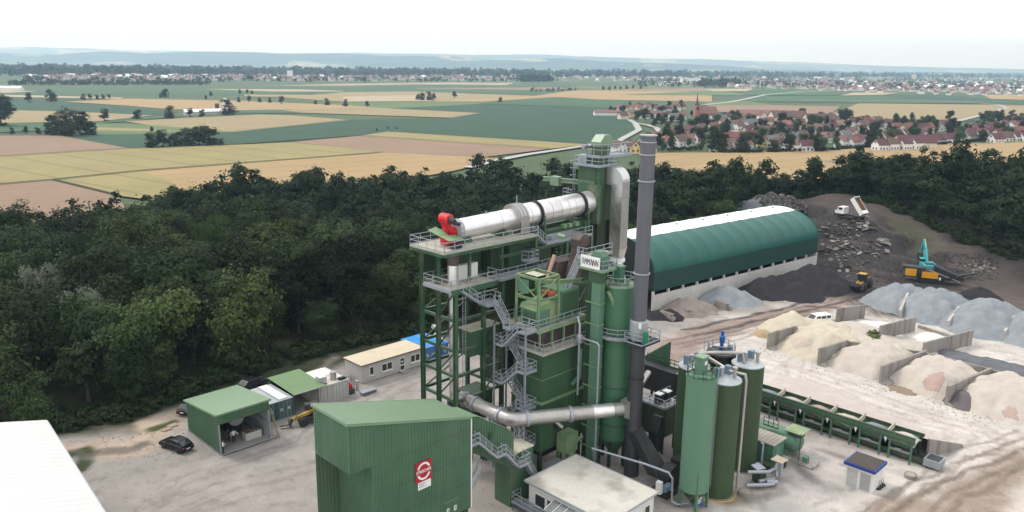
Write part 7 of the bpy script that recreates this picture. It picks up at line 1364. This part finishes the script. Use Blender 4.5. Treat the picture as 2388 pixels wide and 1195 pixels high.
def ibc(t_, a, c, z):
    bx(t_,'tank',a-.5,a+.5,c-.5,c+.5,z+.12,z+1.1,mat('ibc_white',(.62,.63,.62),.5)); mb = MB()
    for i in range(5): q = -.52+i*.26; mb.beam((a-.52,c+q,z+.1),(a-.52,c+q,z+1.1),.03); mb.beam((a+q,c-.52,z+.1),(a+q,c-.52,z+1.1),.03)
    for i in range(4): mb.beam((a-.52,c-.52,z+.2+i*.29),(a-.52,c+.52,z+.2+i*.29),.03); mb.beam((a-.52,c-.52,z+.2+i*.29),(a+.52,c-.52,z+.2+i*.29),.03)
    mb.build('cage', M_galv, t_); bx(t_,'pallet',a-.55,a+.55,c-.55,c+.55,z,z+.11,M_brown)
topthing('liquid_container','white caged liquid tank on the white sea containers','liquid tank',54.5,91.6,2.6,ibc)
topthing('oil_drum','grey steel drum standing on the white sea containers','drum',56.6,91.9,2.6,lambda t_,a,c,z: (cyl(t_,'drum_body',a,c,[(.45,z),(.45,z+.3),(.47,z+.32),(.45,z+.34),(.45,z+1.1)],M_zinc,20), cyl(t_,'drum_lid',a,c,[(.4,z+1.1),(.4,z+1.13)],M_grey,20)))
topthing('dark_tarp','dark folded tarpaulin on the white container roof','tarpaulin',57.3,91.2,2.6,lambda t_,a,c,z: (bx(t_,'fold',57.0,58.1,90.8,91.5,2.6,2.78,M_black), bx(t_,'fold',57.1,57.9,90.9,91.4,2.78,2.9,M_black)))
topthing('roof_sheets','pale sheets and boards stacked on the white containers','sheets',55.5,94.8,2.6,lambda t_,a,c,z: [bx(t_,'sheet',53.5+.1*k,57.9-.15*k,93.4+.2*k,96.4,2.6+.05*k,2.64+.05*k,mat('sheet_pale',(.58,.57,.54),.7)) for k in range(3)])
topthing('dark_bag','black bag lying on the blue container','bag',77.6,93.7,2.6,lambda t_,a,c,z: (cyl(t_,'bag_body',a,c,[(.5,z),(.55,z+.2),(.35,z+.42),(.1,z+.5)],M_black,12), cyl(t_,'bag_neck',a,c,[(.1,z+.48),(.06,z+.6)],M_black,8)))
ln = site('lean_to', 'green ribbed lean-to roof between the containers', 'shelter', 51.8, 94); r = MB(); n_ = 14
for k in range(n_):
    y0 = 49.3+4.9*k/n_; y1 = 49.3+4.9*(k+1)/n_; ym = y0+(y1-y0)*.75; r.add([(y0,89.9,2.95),(ym,89.9,2.95),(ym,89.9,3.0),(y1,89.9,3.0),(y0,97,3.3),(ym,97,3.3),(ym,97,3.35),(y1,97,3.35)],[(4,5,1,0),(5,6,2,1),(6,7,3,2),(7,4,0,3)])
r.build('roof', mat('lean_roof',(.12,.20,.085),.5,var=.08), ln); bx(ln,'back_wall',49.5,53.2,96.6,96.7,0,3.2,M_dkgreen)
for a in (49.6,53.1): bm_(ln,'post',(a,90.2,0),(a,90.2,2.95),.1)
for k in range(3): bx(ln,'shelf',49.7,53.0,95.6,96.5,.6+k*.8,.66+k*.8,M_black)
bm_(ln,'gutter',(49.2,89.85,2.98),(54.3,89.85,2.98),.1,.1,M_galv)
ob = site('office_cabin', 'cream flat roofed office cabin with white windows beside the blue containers', 'office cabin', 67.5, 95)
M_cab = mat('cabin_plaster',(.47,.45,.43),.85,var=.05,dirt=(.36,.34,.31),dirt_amt=.4,streak=True); bx(ob,'wall',62.0,73.3,92.9,97.2,.1,2.85,M_cab); rf = bx(ob,'roof',61.8,73.5,92.65,97.4,2.85,2.98,mat('cabin_roof',(.50,.43,.31),.9,var=.08,scale=.4,fine=3,dirt=(.35,.29,.21),dirt_amt=.4)); bm_(rf,'edge_trim',(61.8,92.62,2.9),(73.5,92.62,2.9),.05,.16,mat('trim_dark',(.1,.09,.08),.7)); bm_(rf,'edge_trim',(61.77,92.62,2.9),(61.77,97.4,2.9),.05,.16,mat('trim_dark',(.1,.09,.08)))
bx(ob,'plinth',62.05,73.25,92.95,97.1,0,.1,M_conc)
window(ob,(63.4,92.9,1.0),(1,0),.75,1.25,n_=1,out=(0,-1)); window(ob,(65.6,92.9,1.0),(1,0),1.9,1.15,n_=2,out=(0,-1)); window(ob,(71.0,92.9,1.0),(1,0),1.8,1.15,n_=2,out=(0,-1))
dd_ = bx(ob,'door',68.9,69.85,92.82,92.88,.15,2.3,M_white); bx(dd_,'glass',69.02,69.73,92.8,92.82,1.2,2.15,M_glass); bx(dd_,'glass',69.02,69.73,92.8,92.82,.35,1.0,M_glass); bx(dd_,'notice',69.2,69.5,92.785,92.8,1.5,1.75,M_white); bx(ob,'door_step',68.7,70.1,91.9,92.85,0,.15,M_conc)
# small yard things
gr_ = site('gas_bottle_rack','green rack with red gas bottle beside the white container','bottle rack',58.9,91); bx(gr_,'rack_box',58.5,59.4,90.8,91.5,0,.75,M_dkgreen); cyl(gr_,'gas_bottle',58.8,91.2,[(.14,.75),(.14,1.5),(.06,1.62),(.06,1.7)],M_red,12); cyl(gr_,'gas_bottle',59.1,91.2,[(.12,.75),(.12,1.3),(.05,1.4)],M_red,12)
bp_ = site('bollard_post','grey steel bollard beside the bottle rack','bollard',60.2,91.4); cyl(bp_,'post',60.2,91.4,[(.22,0),(.22,1.5),(.18,1.6)],M_grey,16); cyl(bp_,'cap',60.2,91.4,[(.23,1.5),(.23,1.58)],M_white,16)
tg = site('steel_trough','galvanised trough lying on the yard before the bottle rack','trough',60.2,89.5); mb = MB(); mb.hexa([(59.6,89.2,.05),(61.9,89.2,.05),(61.9,89.8,.05),(59.6,89.8,.05)],[(59.5,89.0,.5),(62,89.0,.5),(62,90,.5),(59.5,90,.5)]); mb.build('trough_body', M_galv, tg); bx(tg,'skid',59.8,61.7,89.3,89.7,0,.06,M_grey)
lr = site('pipe_trestle','grey pipes stacked on a low trestle by the office cabin','pipe rack',60.4,94); 
for k in range(4): mb = MB(); mb.tube([(59.0+.2*k,92.6,.7+.12*k),(61.7,94.6+.3*k,.7+.1*k)],.06,8); mb.build('pipe', M_zinc, lr)
for q in ((59.4,93),(61.2,94.4)): bm_(lr,'trestle_leg',(*q,0),(*q,.7),.1,m=M_grey)
ld = site('ladder','wooden ladder leaning on the workshop shed corner','ladder',44.1,86.2); mb = MB()
for c in (85.95,86.5): mb.beam((44.6,c-.5,0.02),(43.95,c,4.1),.07)
for k in range(12): f = (k+.5)/12; mb.beam((44.6-.65*f,85.45+.5*f,4.1*f),(44.6-.65*f,86.0+.5*f,4.1*f),.05)
mb.build('frame', mat('ladder_wood',(.25,.19,.13),.8), ld)
def pallet(label, px, py, rz, tilt=0):
    x, y = G(px, py); t_ = thing('pallet', label, 'pallet', (x,y,.02), rz, 'wooden pallets'); m_ = mat('pallet_wood',(.38,.29,.22),.85,var=.15)
    for k in range(5): mb = MB(); mb.box(-.6,.6,-.4+k*.18,-.28+k*.18,.1,.13); mb.build('board', m_, t_)
    for x_ in (-.55,0,.45): mb = MB(); mb.box(x_,x_+.1,-.4,.45,0,.1); mb.build('block', m_, t_)
pallet('weathered pallet in the grass behind the shed, nearer one',388,1003,.9); pallet('weathered pallet in the grass behind the shed, farther one',403,994,.9)
# big bags behind the blue container
for k, (px, py, s) in enumerate(((1003,800,.9),(1018,785,1.0),(1030,795,.9),(1012,772,.8))):
    x, y = G(px, py, .5); t_ = thing('bulk_bag','white bulk bag behind the blue container, %s of the pile' % ('lowest','middle','rightmost','topmost')[k],'bag',(x,y,0 if k < 3 else .8),rng.uniform(0,3),'white bulk bags'); mb = MB(); mb.lathe([(.5*s,0),(.6*s,.3*s),(.58*s,.8*s),(.35*s,1.05*s),(.1*s,1.1*s)],n=10); mb.build('bag_body', mat('bag_white',(.66,.66,.65),.8), t_, True); mb = MB(); mb.beam((-.2,0,1.05*s),(.2,0,1.2*s),.05); mb.build('strap', M_grey, t_)
# white roofed building in the corner
wr = site('white_roofed_hall','large white sheet roof filling the corner of the yard','hall',10,80); ca0, cc0 = 21.3, 94.1
def wz(a): return 7.0+(21.3-a)*.256
for k in range(36):
    c1_w = cc0-k*1.0; mb = MB(); a_lo = -6.0
    e0 = ca0-(94.1-c1_w)*.079; e1 = ca0-(95.06-c1_w)*.079; mb.hexa([(a_lo,c1_w-.985,wz(a_lo)-.1),(e1,c1_w-.985,6.9),(e0,c1_w,6.9),(a_lo,c1_w,wz(a_lo)-.1)],[(a_lo,c1_w-.985,wz(a_lo)),(e1,c1_w-.985,7.0),(e0,c1_w,7.0),(a_lo,c1_w,wz(a_lo))]); mb.build('roof_sheet', mat('white_sheet',(.52,.52,.51),.55,var=.03,scale=.3,fine=1.5,dirt=(.55,.55,.53),dirt_amt=.3), wr)
bx(wr,'wall',-5.5,17.8,58,93.5,0,6.8,M_plaster); bm_(wr,'gutter',(18.42,57,6.85),(21.35,94.1,6.85),.16,.16,M_galv)
# stones and spilled grit lying about the yard
def stones(q):
    k = q.random()
    if k < .55: px, py = q.choice(((1800,820),(1905,858),(2050,900),(2200,950),(2300,975)));  x, y = G(px+q.gauss(0,30), py+q.gauss(0,12))
    elif k < .8: x, y = G(q.uniform(1990,2380), q.gauss(720,14)+(q.random())*60)
    else: x, y = G(q.uniform(230,430), q.uniform(1010,1075))
    return x, y, .04
debris('scattered_stones', 900, stones, 'stones and spilled grit scattered over the yard', .05, .16, 44, [M_conc, mat('stone_grey',(.22,.21,.2),.9), BRNM])
# ------------------------------------------------------------------ vehicles
def wheel(par, x, y, r, w=.3, hub=None):
    mb = MB(); mb.lathe([(r*.6,-w/2),(r*.94,-w/2),(r,-w*.35),(r,w*.35),(r*.94,w/2),(r*.6,w/2)],0,0,22,axis='y'); o = mb.build('tyre', M_rubber, None, 'auto'); 
    wh = link('wheel', None, par, (x,y,r)); wh.empty_display_size = .1; o.parent = wh; mb = MB(); mb.lathe([(.01,-w*.42),(r*.58,-w*.4),(r*.6,w*.4),(.01,w*.42)],0,0,16,axis='y'); h_ = mb.build('rim', hub or M_grey, None, 'auto'); h_.parent = wh
def part(par, name, m_, *boxes, bev=.05):
    mb = MB()
    for b_ in boxes: mb.box(*b_)
    o = mb.build(name, m_, par)
    if bev: md = o.modifiers.new('edge','BEVEL'); md.width = bev; md.segments = 2
    return o
def poly_part(par, name, m_, prof, y0, y1, bev=.04, inset=0):
    """side profile in (x, z) drawn out across the width"""
    mb = MB(); n_ = len(prof); cz = [p[1] for p in prof]; zm = min(cz); zM = max(cz)
    f = lambda z: inset*(z-zm)/(zM-zm+1e-9)
    mb.add([(x,y0+f(z),z) for x,z in prof]+[(x,y1-f(z),z) for x,z in prof], [tuple(range(n_)),tuple(range(2*n_-1,n_-1,-1))]+[(i,n_+i,n_+(i+1)%n_,(i+1)%n_) for i in range(n_)])
    o = mb.build(name, m_, par)
    if bev: md = o.modifiers.new('edge','BEVEL'); md.width = bev; md.segments = 2; md.limit_method = 'ANGLE'
    return o
M_carblk = mat('car_black',(.006,.006,.008),.32,var=.1,spec=.3)
def car(label, x, y, rz, m_=M_carblk):
    t_ = thing('parked_car', label, 'car', (x,y,.01), rz, 'parked black cars')
    poly_part(t_,'body',m_,[(2.2,.3),(2.25,.62),(1.95,.82),(1.1,.95),(-1.9,1.0),(-2.2,.9),(-2.25,.5),(-2.1,.28)],-.9,.9,.09,.06)
    c_ = poly_part(t_,'cabin',m_,[(1.15,.92),(.3,1.42),(-.3,1.5),(-1.35,1.46),(-2.12,.98)],-.82,.82,.07,.13)
    poly_part(c_,'windscreen',M_glass,[(.93,.98),(.28,1.38),(.32,1.40),(.99,.98)],-.68,.68,0,.06); poly_part(c_,'rear_window',M_glass,[(-1.40,1.40),(-1.98,1.04),(-2.03,1.05),(-1.44,1.42)],-.62,.62,0,.04)
    for s_ in (-1,1):
        mb = MB(); mb.add([(.75,s_*.80,1.0),(.2,s_*.70,1.36),(-1.25,s_*.69,1.37),(-1.7,s_*.80,1.02)],[(0,1,2,3),(3,2,1,0)]); mb.build('side_window', M_glass, c_); part(t_,'tail_light',M_signred,(-2.26,-2.12,s_*.62-.15,s_*.62+.15,.72,.84)); part(t_,'headlight',M_galv,(2.08,2.2,s_*.62-.17,s_*.62+.17,.62,.74)); part(t_,'mirror',m_,(.55,.75,s_*.98-.1,s_*.98+.1,.98,1.1))
        for xx in (1.35,-1.35): wheel(t_,xx,s_*.8,.33,.22)
    part(t_,'number_plate',M_white,(-2.275,-2.25,-.26,.26,.55,.66),bev=0); return t_
x, y = G(412,1046); car('black hatchback parked beside the workshop shed', x, y, math.atan2(2.2,-3.8)); x, y = G(590,903); car('black estate parked behind the teal containers', x, y, math.radians(60)); x, y = G(447,957); car('black car mostly hidden behind the workshop shed', x, y, math.radians(80))
# tipping truck on the bank
def dump_truck(px, py, z, rz):
    x, y = G(px, py, z); t_ = thing('tipping_truck','white tipping truck emptying its raised bed on the bank','truck',(x,y,zt(x,y)),rz); W_ = M_white
    part(t_,'chassis',M_black,(-3.6,2.6,-.45,.45,.75,1.05)); cb_ = poly_part(t_,'cab',W_,[(1.2,1.0),(1.2,2.85),(2.9,2.85),(3.3,2.0),(3.35,1.0)],-1.15,1.15,.08,.06)
    poly_part(cb_,'windscreen',M_glass,[(2.92,2.72),(3.26,2.02),(3.34,2.04),(3.0,2.74)],-.98,.98,0)
    for s_ in (-1,1): part(cb_,'side_window',M_glass,(1.75,2.75,s_*1.12-.03,s_*1.12+.03,2.05,2.65),bev=0); part(cb_,'headlight',M_galv,(3.3,3.4,s_*.8-.18,s_*.8+.18,1.1,1.3)); part(cb_,'mirror',M_black,(3.05,3.2,s_*1.35-.12,s_*1.35+.12,1.9,2.5))
    part(cb_,'bonnet',W_,(3.0,3.9,-.85,.85,.9,1.75)); part(t_,'bumper',M_black,(3.7,4.0,-1.1,1.1,.55,.9))
    th = math.radians(50); bd_ = link('bed', None, t_, (-3.5,0,1.35)); bd_.rotation_euler = (0,-th,0); bd_.empty_display_size = .1
    mr_in = mat('bed_floor_rust',(.28,.17,.10),.8,var=.2,scale=1.5,fine=5)
    def bp2(nm, m_, *b_): mb = MB(); mb.box(*b_); o = mb.build(nm, m_, None); o.parent = bd_; return o
    bp2('bed_floor',mr_in,0,4.9,-1.2,1.2,-.1,.02); bp2('bed_side',W_,0,4.9,-1.28,-1.18,-.1,1.0); bp2('bed_side',W_,0,4.9,1.18,1.28,-.1,1.0); bp2('head_board',W_,4.85,4.98,-1.28,1.28,-.1,1.25); bp2('side_lining',mr_in,.02,4.85,-1.17,-1.15,0,.95); bp2('side_lining',mr_in,.02,4.85,1.15,1.17,0,.95)
    tg_ = bp2('tail_gate',W_,-.12,-.02,-1.2,1.2,.0,.95); tg_.location = (0,0,.95); tg_.rotation_euler = (0,math.radians(100),0); part(t_,'lift_ram',M_galv,(-.3,-.1,-.1,.1,1.0,3.6))
    for s_ in (-1,1):
        wheel(t_,2.6,s_*.98,.52,.34)
        for xx in (-1.9,-3.0): wheel(t_,xx,s_*.9,.52,.55)
    return t_
dump_truck(1982,508,8.5,math.radians(126))
# wheel loader
def loader(px, py, rz):
    x, y = G(px, py); t_ = thing('wheel_loader','yellow wheel loader carrying a black bucket beside the black heap','wheel loader',(x,y,zt(x,y)),rz); Y_ = mat('machine_yellow',(.40,.25,.03),.5,var=.15,scale=1.2,dirt=(.09,.07,.045),dirt_amt=.9,dirt_scale=1.1)
    poly_part(t_,'rear_body',mat('machine_grime',(.06,.05,.035),.7,var=.3,scale=1.5),[(-3.2,.9),(-3.2,1.9),(-2.8,2.2),(-.6,2.2),(-.5,.9)],-.95,.95,.08); part(t_,'front_frame',Y_,(.2,2.0,-.55,.55,.8,1.5)); cb_ = part(t_,'cab',M_glass,(-.7,.7,-.72,.72,1.9,3.2)); part(cb_,'cab_roof',Y_,(-.85,.85,-.82,.82,3.2,3.36))
    for sx in (-.66,.66):
        for s_ in (-1,1): part(cb_,'cab_pillar',M_black,(sx-.05,sx+.05,s_*.7-.05,s_*.7+.05,1.9,3.2),bev=0)
    for s_ in (-1,1):
        mb = MB(); mb.beam((.9,s_*.5,1.7),(3.0,s_*.5,1.0),.18,.35); mb.build('lift_arm', Y_, t_)
        for xx in (1.5,-1.9): wheel(t_,xx,s_*1.15,.82,.62,Y_)
    poly_part(t_,'bucket',M_black,[(2.9,.5),(2.9,1.5),(3.3,1.75),(3.5,1.1),(4.5,.95),(4.4,.55)],-1.55,1.55,.03); heap_ = MB(); heap_.lathe([(1.3,1.2),(.9,1.55),(.1,1.75)],3.7,0,14); heap_.build('bucket_load', BLACKM, t_, True)
    part(t_,'exhaust',M_black,(-2.0,-1.85,.3,.45,2.2,2.9)); part(t_,'grille',M_black,(-3.23,-3.18,-.6,.6,1.1,1.9))
loader(2008,674,math.radians(228))
# excavator
def excavator(px, py, z, rz):
    x, y = G(px, py, z); t_ = thing('excavator','turquoise excavator with raised boom behind the screening plant','excavator',(x,y,zt(x,y)+.6),rz); T_ = mat('machine_turquoise',(.02,.30,.31),.4,var=.1,dirt=(.1,.2,.2),dirt_amt=.3)
    for s_ in (-1,1): poly_part(t_,'track',M_black,[(-2.2,.2),(-1.9,0),(1.9,0),(2.2,.2),(2.2,.7),(1.9,.9),(-1.9,.9),(-2.2,.7)],s_*1.2-.3,s_*1.2+.3,.04)
    part(t_,'undercarriage',M_black,(-1.2,1.2,-.9,.9,.3,.9)); bd_ = poly_part(t_,'upper_body',T_,[(-2.5,1.2),(-2.6,2.3),(-1.9,2.5),(.9,2.5),(1.1,1.2),(-1.0,1.05)],-1.4,1.4,.12)
    part(bd_,'counterweight',T_,(-2.95,-2.4,-1.4,1.4,1.15,2.3),bev=.15); text(bd_,'KOBELCO',.5,(-2.97,0,1.75),(math.pi/2,0,-math.pi/2),M_white,width=1.7); cb_ = part(t_,'cab',M_glass,(-.1,1.5,.5,1.35,1.3,3.1)); part(cb_,'cab_roof',T_,(-.2,1.6,.45,1.4,3.1,3.22)); part(t_,'engine_cover',M_black,(-2.3,-1.0,-1.0,1.0,2.45,2.6))
    mb = MB(); mb.beam((.8,-.1,2.2),(2.6,-.1,4.9),.5,.7); mb.beam((2.6,-.1,4.9),(4.6,-.1,6.4),.45,.6); mb.build('boom', T_, t_); mb = MB(); mb.beam((4.4,-.1,6.7),(6.2,-.1,3.2),.36,.5); mb.build('stick', T_, t_)
    for s_ in (-.3,.3): mb = MB(); mb.tube([(1.3,s_-.1,1.9),(2.9,s_-.1,4.6)],.09,8); mb.build('ram', M_galv, t_)
    mb = MB(); mb.tube([(2.6,-.1,5.3),(4.3,-.1,6.9)],.1,8); mb.build('ram', M_galv, t_); poly_part(t_,'bucket',M_black,[(5.9,3.3),(6.5,3.3),(6.9,2.3),(6.2,1.8),(5.5,2.2)],-.65,.45,.03)
excavator(2158,642,1.0,math.radians(78))
# tracked screening plant
def screener():
    p0, p1 = G(2100,652,.5), G(2262,668,.5); rz = math.atan2(p1[1]-p0[1], p1[0]-p0[0]); x, y = (p0[0]+p1[0])/2, (p0[1]+p1[1])/2; L = math.hypot(p1[0]-p0[0], p1[1]-p0[1])
    t_ = thing('screening_plant','black and yellow tracked screening plant below the excavator','screening plant',(x,y,zt(x,y)),rz); Y_ = mat('panel_yellow',(.62,.30,.015),.45,var=.06); h = L/2
    poly_part(t_,'feed_hopper',M_black,[(-h,3.4),(-h+.6,1.9),(-2.6,1.9),(-2.2,3.2)],-1.3,1.3,.03); part(t_,'frame',M_black,(-h+.5,h-1.5,-.9,.9,1.0,1.9)); part(t_,'side_panel',Y_,(-h+.6,-4.0,-1.36,-1.3,1.3,2.9)); part(t_,'side_panel',Y_,(-2.9,.3,-1.36,-1.3,1.1,2.5)); part(t_,'engine_housing',M_black,(-3.0,.4,-1.3,1.3,1.0,2.7))
    text(t_,'X-TRA',.7,(-1.3,-1.38,1.8),(math.pi/2,0,0),M_white,width=1.9) if False else None
    mb = MB(); mb.hexa([(-.5,-1.1,3.0),(4.2,-1.1,1.2),(4.2,1.1,1.2),(-.5,1.1,3.0)],[(-.5,-1.1,3.9),(4.2,-1.1,2.1),(4.2,1.1,2.1),(-.5,1.1,3.9)]); mb.build('screen_box', M_black, t_)
    for s_ in (-1,1): poly_part(t_,'track',M_rubber,[(-3.2,.2),(-2.9,0),(1.4,0),(1.7,.2),(1.7,.7),(1.4,.9),(-2.9,.9),(-3.2,.7)],s_*1.0-.3,s_*1.0+.3,.04); mb = MB(); mb.beam((-1.5,s_*1.25,2.9),(4.6,s_*1.25,.9),.12,.2); mb.build('side_rail', M_grey, t_)
    mb = MB(); mb.beam((1.0,0,.9),(h+1.0,0,3.0),1.0,.25); mb.build('discharge_belt', M_black, t_); mb = MB(); mb.beam((1.6,-.8,1.0),(3.6,-4.6,2.7),.8,.22); mb.build('side_belt', M_black, t_); mb = MB(); mb.beam((3.0,0,.3),(h,0,2.6),.12); mb.build('belt_strut', M_grey, t_); part(t_,'lamp_plate',M_white,(.5,.9,-1.4,-1.34,.9,1.5),bev=0)
screener()
def van(px, py, rz):
    x, y = G(px, py, 1.6); t_ = thing('parked_van','white van half hidden behind the yellow sand heap','van',(x,y,0),rz); b_ = poly_part(t_,'body',M_white,[(-2.4,.35),(-2.4,1.9),(-2.2,2.05),(1.0,2.05),(1.7,1.3),(2.4,1.15),(2.45,.35)],-.95,.95,.1,.08); poly_part(b_,'windscreen',M_glass,[(1.05,2.0),(1.68,1.33),(1.75,1.36),(1.12,2.03)],-.72,.72,0,.05)
    for s_ in (-1,1):
        mb = MB()
        for xx in (-2.1,-1.0,.1): mb = MB(); mb.box(xx,xx+.9,s_*.885-.02,s_*.885+.02,1.35,1.85); mb.build('side_window', M_glass, b_)
        for xx in (1.6,-1.6): wheel(t_,xx,s_*.85,.34,.24)
    mb = MB(); mb.box(-2.43,-2.38,-.7,.7,1.35,1.85); mb.build('rear_window', M_glass, b_)
van(1908,738,math.radians(200))
# telehandler behind the loading silo
def handler():
    x, y = G(726,985); t_ = thing('telehandler','yellow telehandler with lowered forks peeking past the loading silo','telehandler',(x,y,0),math.radians(205)); Y_ = mat('machine_yellow',(.5,.32,.03)); part(t_,'chassis',M_black,(-2.2,1.6,-.7,.7,.5,1.1)); part(t_,'engine_cover',Y_,(-2.3,-.2,.1,.9,.9,1.7)); cb_ = part(t_,'cab',M_glass,(-.9,.6,-.95,-.05,1.0,2.4)); part(cb_,'cab_roof',M_black,(-1,.7,-1,0,2.4,2.5))
    mb = MB(); mb.beam((-1.8,.2,2.2),(2.4,.2,.9),.35,.4); mb.build('boom', Y_, t_); mb = MB(); mb.beam((2.4,.2,.9),(2.8,.2,.35),.3,.35); mb.build('boom_head', M_black, t_); part(t_,'carriage',M_black,(2.7,2.85,-.5,.9,.1,.8))
    for c in (-.25,.6): part(t_,'fork',M_black,(2.85,4.0,c,c+.12,.06,.12),bev=0)
    for s_ in (-1,1):
        for xx in (1.2,-1.5): wheel(t_,xx,s_*.95,.55,.4,Y_)
handler()
# ------------------------------------------------------------------ people at the workshop
def person(label, px, py, rz, shirt, trousers, arms, hair=(.03,.022,.016), h=1.78, z=.05):
    x, y = G(px, py, z); m2, J, k = BODIES[arms]
    skin = mat('skin',(.42,.25,.18),.6,var=.05)
    for m_ in (skin, mat('cloth_'+shirt[0],shirt[1],.85,var=.06), mat('cloth_'+trousers[0],trousers[1],.85,var=.1), M_rubber): m2.materials.append(m_)
    hands = [Vector(J['wr'+n_])*k for n_ in 'lr']
    for p_ in m2.polygons:
        c = p_.center; i = 1
        if c.z > 1.53*k or any((c-w_).length < .05 or (Vector(J['palm'+n_])*k-c).length < .13 for w_, n_ in zip(hands,'lr')): i = 0
        elif c.z < .10*k: i = 3
        elif c.z < .98*k and abs(c.y) < .24*k and c.x < .2: i = 2
        p_.material_index = i; p_.use_smooth = True
    t_ = thing('person', label, 'person', (x,y,z), rz, None); bo_ = link('body', m2, t_)
    mb = MB(); mb.lathe([(.01,1.80*k),(.07*k,1.785*k),(.105*k,1.72*k),(.108*k,1.66*k)],.0,0,14); mb.build('hair', mat('hair_dark',hair,.8), bo_, True)
    for s_ in (-1,1): mb = MB(); mb.lathe([(.001,-.012),(.012,0),(.001,.012)],s_*.035*k,1.655*k,8,axis='x'); e_ = mb.build('eye', M_ink, bo_); e_.location.x = .118*k; mb = MB(); mb.box(-.012,.012,s_*.1*k-.008,s_*.1*k+.008,1.61*k,1.67*k); e_ = mb.build('ear', skin, bo_); 
    mb = MB(); mb.hexa([(.11*k,-.015,1.60*k),(.145*k,-.012,1.605*k),(.145*k,.012,1.605*k),(.11*k,.015,1.60*k)],[(.11*k,-.008,1.65*k),(.12*k,-.006,1.65*k),(.12*k,.006,1.65*k),(.11*k,.008,1.65*k)]); mb.build('nose', skin, bo_); mb = MB(); mb.box(.108*k,.118*k,-.022,.022,1.57*k,1.578*k); mb.build('mouth', mat('lip',(.3,.12,.1),.6), bo_)
WSH = ('white',(.68,.68,.67)); DTR = ('navy',(.02,.022,.03)); DSH = ('charcoal',(.05,.05,.058))
person('man in white shirt and dark trousers standing at the shed corner post',521,1058,math.radians(20),WSH,DTR,'post',z=.05)
person('man in white shirt gesturing inside the workshop shed',546,1032,math.radians(-60),WSH,DTR,'talk')
person('man in dark shirt standing in the shadow inside the shed',533,1030,math.radians(-20),DSH,DTR,'still')
# things that would still share a label are told apart by their order from west to east
_by = {}
for o in COL.objects:
    if o.parent is None and o.get('label') and o.get('kind') != 'stuff': _by.setdefault(o['label'], []).append(o)
_ord = ['second','third','fourth','fifth','sixth','seventh','eighth','ninth']
for lab, obs in _by.items():
    n_ = len(obs)
    if n_ < 2 or n_ > 10 or len(lab.split()) > 15: continue
    obs.sort(key=lambda o: o.location.x/max(1.0, o.location.y))
    w_ = ['western','eastern'] if n_ == 2 else ['western','middle','eastern'] if n_ == 3 else ['westernmost']+_ord[:n_-2]+['easternmost']
    for o, q in zip(obs, w_): o['label'] = q+' '+lab
